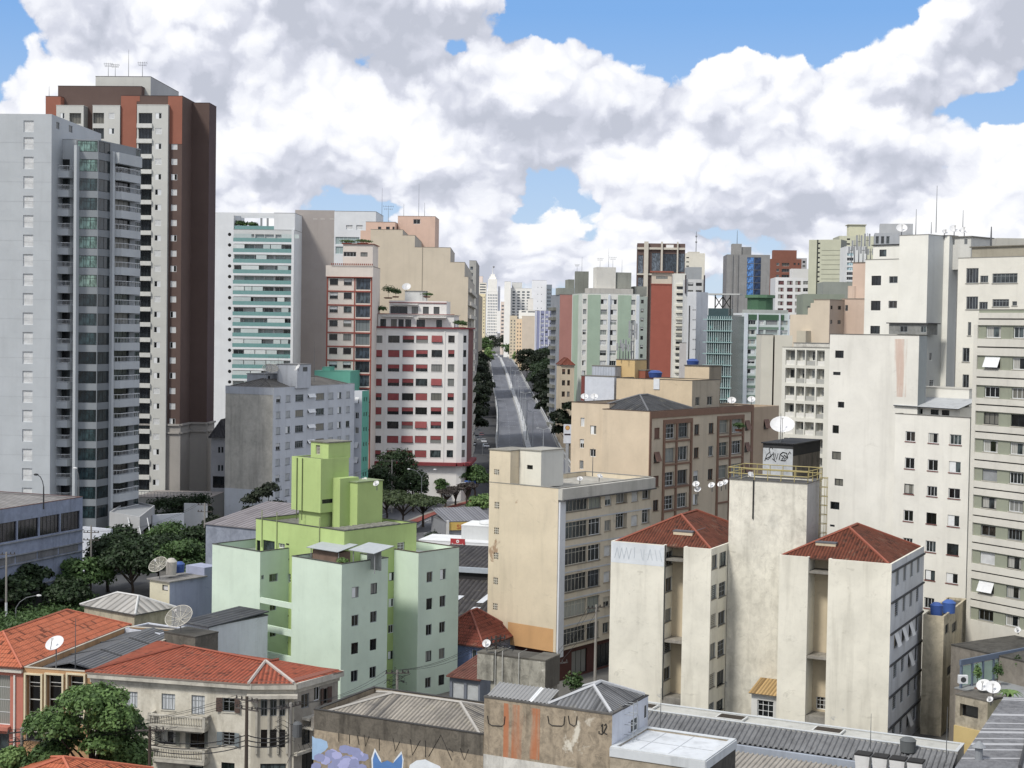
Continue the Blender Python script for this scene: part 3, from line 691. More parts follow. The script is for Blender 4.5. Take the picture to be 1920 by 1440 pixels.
# ================= CREAM TWIN BLOCKS WITH TILED ROOFS =================
TILE_R = None
def cream_twins():
 fr = Fr(1672, 1058, 140, 26.8); H = 18.1
 cream = paint('dedac8', .6, stain='77705f', patch=.22, patchc='a5a7a6'); grey = paint('c6cacf', .5); warm = paint('c9b896', .5, stain='5a5142')  # grey window side keeps some shade in its colour
 tl = tiles('7d3e24', '3d261d', .3, .45, .4)
 def block(lab, spans, rmax, l0, l1, apr):
  b = Building('apartment_block', lab, 'apartment building', fr.pt(l0, 0))
  out = []
  for (a, c) in spans: out.append(b.box(fr.rect(a, c, 0, rmax if a == l0 else rmax-.6), 0, H, cream, roof=paint('77746a', .6), par=.3, th=.2, mats={1: grey if a == 0 else cream}))
  a, c = spans[0][1], spans[1][0]
  rec = b.box(fr.rect(a-.01, c+.01, 2.3, 6), 0, H+1.1, warm, name='light_well_wall', roof=plain('5f6168'))
  mb = MB(); q = [tuple(x) for x in fr.rect(a+.003, c-.003, .1, 2.29)]
  mb.prism(q, 8.6, 8.85, paint('9a9488', .9)); mb.prism(q, 16.6, 16.8, paint('8c887e', .9)); mb.prism(q, 0, 3.2, paint('8c887e', .9)); mb.build('ledge', b.t)
  return b, out, rec
 b, (p2, p1), rec = block('cream right-hand block with a grey window side and red tiled hip roof', [(0, 5.83), (7.73, 10.5)], 13.9, 0, 10.5, 0)
 b.t['label'] = 'cream block with grey window side and red hip roof, right of the railed tower'
 Rf = p2[1]
 cols = [(1679.6, 1686), (1693.8, 1699), (1706.7, 1711.7), (1719, 1723.7)]
 for i in range(6):
  y = 1074+57.7*i
  for j, c in enumerate(cols):
   u0, u1 = Rf.U(c[0], 1075), Rf.U(c[1], 1075); z1 = Rf.Z(1672.5, y+1); z0 = z1-1.45
   if z0 < .5: continue
   b.win(Rf, u0, u1, z0, z1, 'aw' if (i, j) in ((2, 0), (2, 1), (2, 2), (3, 2), (5, 2)) else 'lv', 'g', None, None, .15)
 mb = MB()
 for i in range(6):
  z = Rf.Z(1672.5, 1074+57.7*i); Rf.panel(mb, 0, Rf.L, z+.0, z+.16, 0, .14, plain('44464a'))
 mb.build('ledge', b.t)
 b.win(rec[0], .4, 1.5, 3.4, 4.6, 'x3', 'w')
 b.finish()
 c4 = [fr.pt(10.5, .25), fr.pt(.25, .25), fr.pt(.25, 13.7), fr.pt(10.5, 13.7)]
 hip(b.t, [np.array(q) for q in c4], H-.1, 2.45, tl, plain('5a3a2c'), over=-.1, ridge=0, cap=plain('9c4f34'))
 # left block
 b, (q2, q1), rec = block('cream left-hand tiled block', [(17.26, 20.08), (22.05, 27.7)], 12, 17.26, 27.7, 0)
 b.t['label'] = 'cream block with faded tags along its top, left of the railed tower'
 f = q2[1]; rr = [(1040, 1066), (1096, 1122), (1150, 1174), (1204, 1232), (1260, 1286), (1314, 1333)]
 b.grid(f, [(1335, 1344.5)], rr, 1340, 1050, ('g2', 'lv'), ('g', 'c'), None, '8f8a7c', .15)
 b.grid(f, [(1349, 1361.5)], [(p-5, q-4) for p, q in rr], 1355, 1050, ('g2', 'x2'), ('g', 'd'), None, '8f8a7c', .15)
 f = q1[1]
 b.grid(f, [(1248, 1259)], [(1034, 1060), (1083, 1109), (1141, 1165), (1197, 1221), (1249, 1273)], 1253, 1100, ('lv', 'g2'), ('g',), None, '8f8a7c', .12)
 # painted-over pixo band
 mb = MB(); q1[0].panel(mb, .02, q1[0].L-.02, H-2.1, H-.05, .003, .01, paint('d3dae0', .7, stain='9aa4ad'))
 mb.build('whitewashed_band', b.t)
 mb = MB(); rnd = random.Random(3); u = .4; tm = plain('bcc6ce')
 while u < 5.2:
  z = H-1.7+rnd.random()*.2; h = 1.1; k = rnd.choice(['/', '\\', 'V', 'I', 'A'])
  def stroke(u0, z0_, u1, z1_, f_=q1[0]): mb.tube([f_.pt(u0, z0_, .012), f_.pt(u1, z1_, .012)], .035, tm, 4)
  if k in '/A': stroke(u, z, u+.25, z+h)
  if k in '\\A': stroke(u+.5, z, u+.25, z+h)
  if k == 'V': stroke(u, z+h, u+.2, z); stroke(u+.2, z, u+.4, z+h)
  if k == 'I': stroke(u+.1, z, u+.1, z+h)
  u += .5
 mb.build('tag_strokes', b.t)
 mb = MB(); f.panel(mb, 0, .1, 3, H, .0, .1, plain('3b3d3e')); mb.build('drain_pipe', b.t)
 b.finish()
 c4 = [fr.pt(27.5, .4), fr.pt(17.4, .4), fr.pt(17.4, 15), fr.pt(27.5, 15)]
 hip(b.t, [np.array(q) for q in c4], H-.1, 2.5, tl, plain('5a3a2c'), over=-.1, ridge=0, cap=plain('9c4f34'))
 # tall tank tower between them
 b = Building('water_tower', 'tall cream stained water tower with a yellow railing between the two tiled blocks', 'tower', fr.pt(13, 4.8))
 HT = 24.5; tw = paint('e0dccb', .75, stain='6f6a5c', patch=.35, patchc='9b9d9c')
 fT = b.box(fr.rect(9.36, 17.2, 4.8, 9.6), 0, HT, tw, name='shaft', roof=plain('3a3936'), par=.15, th=.3, mats={1: paint('b5b5b2', .6)}, coping=plain('5b5a56'), lip=.12)  # right face toned down, with shade put into its colour
 mb = MB(); u = fT[0].U(1412, 920); fT[0].panel(mb, u, u+.12, fT[0].Z(1412, 973), HT, .02, .12, plain('2e2f30')); mb.build('drain_pipe', b.t)
 b.finish()
 rail = MB(); ym = plain('b0a058'); q = fr.rect(9.3, 17.3, 4.7, 9.7); pts = [np.array(x) for x in q]
 for i in range(4):
  a, c = pts[i], pts[(i+1) % 4]; n = int(np.linalg.norm(c-a)/1.3)
  for k in range(n+1):
   p = a+(c-a)*k/n; rail.tube([(*p, HT+.05), (*p, HT+1.15)], .045, ym, 4)
  for z in (.6, 1.15): rail.tube([(*a, HT+z), (*c, HT+z)], .045, ym, 4)
 rail.build('railing', b.t)
 lad = MB(); p0 = fr.pt(9.05, 8.2)
 for dl in (-.25, .25):
  p = fr.pt(9.0, 8.2+dl); lad.tube([(*p, HT-9), (*p, HT+1.1)], .035, ym, 4)
 for k in range(26):
  z = HT-8.8+k*.38; lad.tube([(*fr.pt(9.0, 7.95), z), (*fr.pt(9.0, 8.45), z)], .025, ym, 4)
 for k in range(8):
  z = HT-6+k*.9; pp = [(*fr.pt(9.0-.7*math.sin(a), 8.2-.45*math.cos(a)), z) for a in np.linspace(0, math.pi, 6)]; lad.tube(pp, .03, ym, 4)
 for a in (.8, 1.57, 2.3):
  p = fr.pt(9.0-.7*math.sin(a), 8.2-.45*math.cos(a)); lad.tube([(*p, HT-6), (*p, HT+.4)], .025, ym, 4)
 lad.build('ladder', b.t)
 # yellow tin shed at its foot
 b = Building('tin_shed', 'little white shed with a yellow ribbed roof at the foot of the railed tower', 'shed', fr.pt(12, 3))
 fS = b.box(fr.rect(10.8, 13.4, 1.4, 4.6), 0, 4.3, paint('cfd0cc', .5)); b.win(fS[0], .6, 2.2, 2.2, 3.8, 'x3', 'w'); b.finish()
 mb = MB(); q = fr.rect(10.55, 13.6, 1.0, 4.75); roofplane(mb, [(*q[0], 4.45), (*q[1], 4.45), (*q[2], 5.2), (*q[3], 5.2)], tiles('c9a25a', '8a6a38', .35, 9, .2))
 mb.face([(*q[3], 5.15), (*q[2], 5.15), (*q[1], 4.38), (*q[0], 4.38)], plain('8f8a80')); mb.build('roof', b.t)
 return fr
crf = cream_twins()
# annex with blue tanks right of the twins
def annex():
 fr = Fr(1770, 1156, 149, 26.8); H = fr.z(1770, 1156)
 m = paint('c9bc9c', .85, stain='4a453a', patch=.1, patchc='6b6558')
 b = Building('stair_annex', 'stained beige stair annex carrying two blue water tanks', 'annex', fr.o)
 f = b.box(fr.rect(0, fr.l(1731, 1150), 0, fr.r(1812, 1150)), 0, H, m, roof=paint('5b584e', .9), par=.25, th=.2)
 for (x0, x1, y0, y1) in ((1772.5, 1779, 1173, 1191), (1785, 1794, 1170, 1189), (1776, 1787, 1252, 1270)):
  b.win(f[1], f[1].U(x0, y0), f[1].U(x1, y0), f[1].Z(x0, y1), f[1].Z(x0, y0), 'lv', 'd')
 b.finish()
 return fr, H
anf, anH = annex()
# ================= TAN BLOCK WITH BROWN TRIM =================
def tan_block():
 fr = Fr(1218, 772, 190, 37.3); H = fr.z(1218, 772)
 peach = paint('cfbb9c', .3); tan = paint('c6b69c', .3); br = plain('8a6650', .8)
 b = Building('apartment_block', 'peach and tan block with brown window frames and a dark patched roof', 'apartment building', fr.o)
 l1 = fr.l(1130, 757); Rr = fr.r(1413, 745)
 f = b.box(fr.rect(0, l1, 0, Rr), 0, H, peach, mats={1: tan}, roof=paint('4a4a4c', .8), par=.5, th=.2, coping=plain('5a4438'))
 g = b.box(fr.rect(l1-.02, fr.l(1072, 748, 1.5), 1.5, 14), 0, H+.6, peach, roof=paint('4a4a4c', .8), par=.3, th=.2, coping=plain('5a4438'))
 Rf = f[1]
 mb = MB()
 Rf.panel(mb, 0, Rf.L, H-.85, H-.02, 0, .12, br); Rf.panel(mb, .0, .45, 0, H-.853, 0, .1, br); Rf.panel(mb, Rf.L-.6, Rf.L, 0, H-.853, 0, .1, br); mb.build('brown_trim', b.t)
 b.grid(Rf, [(1227, 1237)], seqrows(802, 20.5, 45, 5), 1232, 812, ('g2', 'sh', 'ab', 'g2'), ('b',), None, '8f7d68', .18)
 A_ = [(795, 822.5), (840, 866), (885, 911), (929, 955)]; B_ = [(792.5, 820), (836.5, 863), (880.6, 907.5), (924, 951)]
 b.grid(Rf, [(1247.5, 1265.6)], A_, 1256, 812, ('t4', 't3', 'x3'), ('w', 'g'), ['c9fa39c', 'c9fa39c', '2b3538', '1d2427'], '8b8078', .3)
 b.grid(Rf, [(1272, 1290.5)], B_, 1281, 812, ('t4', 'g3', 't4'), ('w', 'g'), ['c8a9490', '1d2427', '2b3538'], '8b8078', .3)
 b.grid(Rf, [(1302, 1311)], [(795.6, 815.6), (839, 859), (882.5, 902.5), (926, 946)], 1306, 805, ('g2', 'hs', 'op'), ('b', 'b', 'w'), None, '8f7d68', .18)
 b.grid(Rf, [(1329, 1338)], [(793, 813), (836, 855.6), (879, 899)], 1333, 805, ('g2', 'hs', 'g2'), ('b', 'b', 'w'), None, '8f7d68', .18)
 b.grid(Rf, [(1348, 1365.6)], [(787, 812), (829, 855), (872, 897)], 1356, 800, ('t2', 'g3'), ('c',), ['c8f958e', '3a4648', 'c7f8680'], '8b8078', .3)
 b.grid(Rf, [(1372.5, 1391)], [(784, 811), (826, 850.6), (869, 893)], 1381, 800, ('g3', 't4'), ('w',), ['22282e', 'c8b918c'], '8b8078', .3)
 b.grid(Rf, [(1397, 1405)], [(788, 807.5), (829, 848), (870, 889)], 1401, 800, ('ab',), ('b',), None, None, .18)
 # projecting brown frames
 for (x0, x1, bars, top) in ((1243.5, 1297.5, (1268.5,), 786), (1344.5, 1394, (1369,), 779)):
  mb = MB(); rx = x0+1
  z1 = Rf.Z(x0, top+1.5); u0, u1 = Rf.U(x0, 800), Rf.U(x1, 800)
  Rf.panel(mb, u0, u0+.38, 0, z1, 0, .16, br); Rf.panel(mb, u1-.38, u1, 0, z1, 0, .16, br); Rf.panel(mb, u0+.38, u1-.38, z1-.55, z1, 0, .155, br)
  for c in bars: u = Rf.U(c, 800); Rf.panel(mb, u-.18, u+.18, 0, z1-.553, 0, .15, br)
  for k in range(7):
   z = z1-2.55-2.92*k
   Rf.panel(mb, u0+.383, u1-.383, z-.32, z-.1, .0, .14, br)
  mb.build('brown_frame', b.t)
 L = g[0]
 for (x0, x1, y0, y1, k) in ((1088.5, 1096, 783, 799.5, 'sh'), (1106.6, 1118, 797.6, 814.4, 'op'), (1087, 1095, 823, 840, 'hs'), (1106, 1117, 841.5, 856, 'g2'), (1086.5, 1094, 863, 879.5, 'g3'), (1106, 1117, 886, 901, 'g2')):
  b.win(L, L.U(x0, y0), L.U(x1, y0), L.Z(x0, y1), L.Z(x0, y0), k, 'w')
 # right wing, paler
 g2 = b.box(fr.rect(.4, 9, Rr+.02, fr.r(1461, 745, .4)), 0, H-.3, paint('b39c80', .35), roof=paint('6b655a', .6), par=.9, th=.2, name='wing')
 b.grid(g2[1], [(1432, 1441)], [(786, 805), (828, 847)], 1436, 800, ('ab',), ('b',), None, None, .15)
 # upper storey set back
 rb = 12.5; lc = fr.l(1298, 714, rb); z1 = fr.z(1298, 714, lc, rb); pz = paint('cdb792', .45)
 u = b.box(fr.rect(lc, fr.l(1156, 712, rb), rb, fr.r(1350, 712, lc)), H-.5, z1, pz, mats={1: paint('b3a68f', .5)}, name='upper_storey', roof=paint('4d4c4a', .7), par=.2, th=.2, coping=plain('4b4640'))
 b.grid(u[1], [(1304, 1312), (1326, 1336)], [(744, 761)], 1308, 752, ('g2',), ('c',), None, None, .15)
 mb = MB(); u[0].pxpanel(mb, 1226, 1237, 710, 730, .0, .1, plain('d5dae0')); mb.build('white_panel', b.t)
 r2 = rb+7; l2 = fr.l(1330, 690, r2)
 b.box(fr.rect(l2, fr.l(1284, 690, r2), r2, fr.r(1353, 690, l2)), z1-.5, fr.z(1330, 687, l2, r2), pz, mats={1: paint('8f8470', .6)}, name='roof_room', roof=paint('55534f', .6), lip=.1)
 b.finish()
 # patched dark hip roof in front
 hip(b.t, [fr.pt(l1+2.5, 2.0), fr.pt(.5, .5), fr.pt(.8, 11.5), fr.pt(l1+2.2, 11.8)], H+.02, 1.7, tiles('4c4e52', '2e3032', .5, 1.8, .5), plain('3a3a3c'), over=.1, cap=plain('6a6c70'))
 return fr, H, rb, z1
tanf, tanH, tanrb, tanz = tan_block()
# ================= RIGHT-HAND WHITE COMPLEX =================
def white_complex():
 wc = paint('e0ded4', .3, stain='8b877c'); fr = Fr(1830, 800, 163, 47)
 b = Building('apartment_block', 'tall white plain-sided apartment block with a rusty stain, behind the cream twins', 'apartment building', fr.o)
 lx = fr.l(1690, 700); l1 = fr.l(1556, 640)
 zs = fr.z(1640, 628, (lx+l1)/2, 0); zl = fr.z(1760, 779, 5, 0)
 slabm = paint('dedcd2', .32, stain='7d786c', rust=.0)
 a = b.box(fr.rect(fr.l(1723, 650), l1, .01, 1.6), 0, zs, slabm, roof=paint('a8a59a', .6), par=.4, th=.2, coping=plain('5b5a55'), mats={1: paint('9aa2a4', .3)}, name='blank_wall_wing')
 c = b.box(fr.rect(0, fr.l(1690, 800), -1.2, 8), 0, zl, wc, roof=paint('b5b2a8', .4), par=.9, th=.2, coping=plain('6b6862'), mats={1: wc}, name='wall')
 f = c[0]
 cols = [(1697, 1715), (1740, 1759), (1780, 1802)]; rows = [(812, 831), (862, 883), (912, 931), (962, 983), (1015, 1036), (1070, 1089), (1122, 1142)]
 b.grid(f, cols, rows, 1750, 850, ('g2', 'g3', 'sh', 'g2', 'cu', 'op'), ('d', 'w', 'w'), None, '8a5048', .16)
 f = a[0]
 for (x0, x1, y0, y1) in ((1566, 1582, 657, 671), (1571, 1583, 753, 764), (1561, 1573, 797, 812), (1560, 1577, 846, 861), (1565, 1581, 897, 910), (1557, 1574, 940, 954), (1562, 1576, 697, 703), (1556, 1565, 983, 987)):
  b.win(f, f.U(x0, y0), f.U(x1, y0), f.Z(x0, y1), f.Z(x0, y0), 'g2' if y1-y0 > 8 else 'lv', 'd', None, None, .15)
 mb = MB()
 us = f.U(1676, 700)
 for i, (du, top, ln, w_) in enumerate(((0, 0, 9, 1.6),)):
  f.panel(mb, us+du, us+du+w_, zs-ln*.75, zs-.4, .003, .006, paint('dedcd2', .4, rust=.45));
 mb.build('rust_stain', b.t)
 # penthouse with crooked tin roof
 lp0, lp1 = fr.l(1800, 760, .6), fr.l(1690, 760, .6); mb = MB()
 p = b.box(fr.rect(lp0, lp1, .6, 4), zl-.9, fr.z(1740, 762, 5, .6), wc, name='penthouse'); b.grid(p[0], [(1700, 1730), (1745, 1760), (1766, 1780)], [(767, 777)], 1740, 772, ('g3', 'g2'), ('d',), None, None, .12)
 q = fr.rect(lp0-.3, lp1+.5, -.2, 4.2); zt = fr.z(1740, 763, 5, .4)
 mb.face([(*q[0], zt), (*q[1], zt-.05), (*q[2], zt+.9), (*q[3], zt+.9)], paint('a9aeb2', .5)); mb.face([(*q[3], zt+.85), (*q[2], zt+.85), (*q[1], zt-.13), (*q[0], zt-.1)], plain('35363a'))
 mb.face([(*q[0], zt-.1), (*q[1], zt-.13), (*q[1], zt-.05), (*q[0], zt)], plain('3c3e42')); mb.build('tin_roof', b.t)
 b.box(fr.rect(fr.l(1817, 740, 4.1), fr.l(1712, 740, 4.1), 4.1, 8), zl-.5, fr.z(1760, 730, 4, 4.1), wc, name='penthouse', roof=paint('b5b2a8', .4))
 b.finish()
 # tall stepped tower behind
 fr = Fr(1741, 441, 184, 47)
 b = Building('apartment_tower', 'tall white stepped tower with satellite dishes on its roof, at the right', 'apartment building', fr.o)
 h = fr.z(1741, 440); wc2 = paint('e3e2d8', .22, stain='9a968a'); sh = paint('c5c9c8', .2); cm = plain('8d8b82')  # sh is wc2 with shade painted in, for the right-looking sides
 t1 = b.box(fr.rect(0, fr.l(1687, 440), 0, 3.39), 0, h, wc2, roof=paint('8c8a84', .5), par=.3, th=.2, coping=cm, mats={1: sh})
 # smooth shaft next to it, narrow piers
 for (xa, xb, xc, r) in ((1756, 1779, 1795, 3.4), (1795, 1812, 1822, 7.0)):
  ll = fr.l(xb, 500, r); b.box(fr.rect(ll, fr.l(xa, 500, r), r, max(r+1, fr.r(xc, 500, ll))), 0, h-(0 if xa < 1790 else 2.7), wc2, roof=paint('8c8a84', .5), mats={1: sh}, name='pier')
 ll = fr.l(1780, 440, 3.6)
 hd = b.box(fr.rect(fr.l(1821, 440, 4.2), fr.l(1779.5, 440, 4.2), 4.2, 9), h-4, h-.15, paint('c9c9c2', .3), roof=paint('7c7a74', .5), name='lift_house', lip=.2)
 b.grid(hd[0], [(1785, 1790), (1808, 1814)], [(449, 459)], 1787, 454, ('lv',), ('g',), None, None, .1)
 # left wing
 lw0 = fr.l(1687, 500, 1.5); w1 = b.box(fr.rect(lw0, fr.l(1622, 520, 1.5), 1.5, 9), 0, fr.z(1655, 487, 8, 1.5), wc2, roof=paint('77756e', .5), par=.2, th=.2, coping=cm, name='left_wing')
 b.grid(w1[0], [(1634, 1652)], [(517, 535), (564, 582), (611, 626)], 1643, 526, ('g2', 'op'), ('d',), None, None, .15)
 b.grid(w1[0], [(1667, 1683)], [(518, 531), (564, 578)], 1675, 526, ('lv', 'g2'), ('g',), None, None, .15)
 w2 = b.box(fr.rect(lw0, fr.l(1637, 470, 3), 3, 9), fr.z(1655, 487, 8, 1.5)-.3, fr.z(1655, 460, 8, 3), wc2, roof=plain('35363a'), name='left_wing_top', lip=.15)
 b.grid(w2[0], [(1649, 1662)], [(468, 481)], 1655, 474, ('g2',), ('d',), None, None, .12)
 mb = MB(); p = b.box(fr.rect(fr.l(1738, 610, -.9), fr.l(1667, 610, -.9), -.9, 1.4), fr.z(1700, 627, 3, -.9), fr.z(1700, 607, 3, -.9), paint('8d8f8c', .8), name='lean_to', roof=plain('4a4b4d'), lip=.25)
 b.grid(p[0], [(1687, 1702), (1726, 1737)], [(611, 623)], 1694, 617, ('g2',), ('g',), None, None, .1)
 # windows low on the shaft
 f = t1[1]
 for (x0, x1, y0, y1, k) in ((1743, 1748, 661, 676, 'g2'), (1743, 1751, 712, 725, 'x2')): b.win(f, f.U(x0, y0), f.U(x1, y0), f.Z(x0, y1), f.Z(x0, y0), k, 'w', None, None, .12)
 b.finish()
 # right wing of ribbon windows
 fr2 = Fr(1925, 500, 172, 50)
 b = Building('apartment_block', 'white wing with grouped windows and a tiled roof edge at the far right', 'apartment building', fr2.o)
 h2 = fr2.z(1860, 483, 5, 0); cw = paint('dcd9cc', .3, stain='8f8b80')
 k = b.box(fr2.rect(-2, fr2.l(1797, 484), 0, 8), 0, h2, cw, roof=paint('88857c', .5), par=.3, th=.2, coping=cm)
 f = k[0]
 for (x0, x1, y0, y1, kk) in ((1812, 1835, 503, 531, 'g4'), (1838, 1853, 517, 530, 'g3'), (1861, 1908, 513, 531, 't6'), (1812, 1834, 556, 580, 'g4'), (1836, 1852, 566, 580, 'g3'), (1861, 1892, 561, 575, 't5'), (1898, 1907, 565, 573, 'g2'),
        (1815, 1821, 604, 629, 'g2'), (1805, 1818, 652, 678, 'g2'), (1805, 1817, 702, 727, 'g2'), (1804, 1817, 752, 776, 'g2')):
  b.win(f, f.U(x0, y0), f.U(x1, y0), f.Z(x0, y1), f.Z(x0, y0), kk, 'g', random.choice(['22282e', '3a4648', '2b3538']), 'a9a598', .15)
 rt = b.box(fr2.rect(-2, fr2.l(1822, 470, 2), 2, 7), h2-.3, fr2.z(1870, 462, 4, 2), paint('a39c88', .7), name='roof_room', roof=paint('7d776a', .8), lip=.2)
 b.finish()
 # banded block at the frame edge
 fr = Fr(1836, 583, 157, 57.5); h = fr.z(1836, 581)
 b = Building('apartment_block', 'cream banded block with sage panels between its windows at the right edge', 'apartment building', fr.o)
 cb = paint('cfccc0', .4, stain='7d7a70'); sage = paint('8f9580', .3); mb = MB()
 k = b.box(fr.rect(-13, 0, 0, 9), 0, h, sage, roof=paint('9a978c', .5), par=.4, th=.25, coping=plain('8a877e')); f = k[0]
 ys = [(612, 633), (669, 691), (725, 745), (774, 796), (826, 848), (881, 902), (933, 954), (986, 1006), (1037, 1059), (1092, 1114), (1146, 1166)]
 gm = MB()
 for j, (y0, y1) in enumerate(ys):
  z0, z1 = f.Z(1858, y1), f.Z(1858, y0)
  for i, (xa, xb) in enumerate(((1844, 1872), (1895, 1922))):
   ua, ub = f.U(xa, 800), f.U(xb, 800)
   b.win(f, ua, ub, z0, z1, 'aw2' if (i, j) in ((0, 1), (0, 9)) else random.choice(['g3', 'g4', 'cu3', 'sh' if i == 0 else 'g3', 'g2']), random.choice('wwgd'), None, 'b5b0a2', .2)
 zz = [f.Z(1858, y0) for y0, y1 in ys]; zb = [f.Z(1858, y1) for y0, y1 in ys]
 tops = [h-.3]+[z-.12 for z in zb]
 bots = [z+.12 for z in zz]+[0]
 for z1_, z0_ in zip(tops, bots):
  mid = (z0_+z1_)/2; f.panel(mb, .003, f.L, z0_, mid-.07, 0, .16, cb); f.panel(mb, .003, f.L, mid+.07, z1_, 0, .16, cb); f.panel(gm, .003, f.L, mid-.069, mid+.069, 0, .05, plain('3d3c38'))
 mb.build('spandrel_band', b.t); gm.build('groove', b.t); mb = MB(); f.panel(mb, -.5, 0, 0, h-1.5, -.3, .165, cb); mb.build('corner_pier', b.t)
 b.finish()
white_complex()
# dark graffiti tower with the big dish, between tan block and white block
def graffiti_tower():
 fr = Fr(1487, 836, 176, 30)
 b = Building('tank_tower', 'blackened concrete tank tower with scrawled graffiti, under the biggest satellite dish', 'tower', fr.o); h = fr.z(1487, 834)
 f = b.box(fr.rect(0, fr.l(1431, 834), 0, fr.r(1538, 826)), 0, h, paint('b9bec2', .8, stain='55585a'), mats={1: paint('6d6558', 1.0, stain='15151a', scale=.7, streak=1.6)}, roof=plain('26272a'), lip=.2, name='shaft')
 mb = MB(); bk = plain('1c1c20', .9); L = f[0]
 def path(pts, r=.045): mb.tube([L.pt(L.U(x, y), L.Z(x, y), .02) for x, y in pts], r, bk, 4)
 path([(1434, 864), (1438, 852), (1443, 848), (1446, 855), (1440, 862), (1436, 860), (1444, 856), (1449, 851)]); path([(1444, 848), (1442, 842), (1446, 838), (1449, 842)])
 path([(1450, 848), (1452, 862)]); path([(1453, 850), (1456, 861), (1459, 850)]); path([(1448, 860), (1455, 866)])
 path([(1461, 862), (1463, 852), (1468, 848), (1475, 850), (1477, 858), (1472, 864), (1464, 863)], .06); path([(1465, 854), (1470, 857), (1466, 861)], .07); path([(1470, 853), (1475, 857), (1470, 861)], .07); path([(1478, 852), (1481, 847), (1483, 851)])
 mb.build('graffiti', b.t); mb = MB(); f[1].panel(mb, 0, f[1].L, h-1.3, h-.02, .002, .02, paint('1f2022', .5)); f[0].panel(mb, 0, f[0].L, h-.5, h-.02, .002, .02, paint('3a3b3d', .5)); mb.build('soot_band', b.t)
 b.finish(); return fr, h
gtf, gth = graffiti_tower()
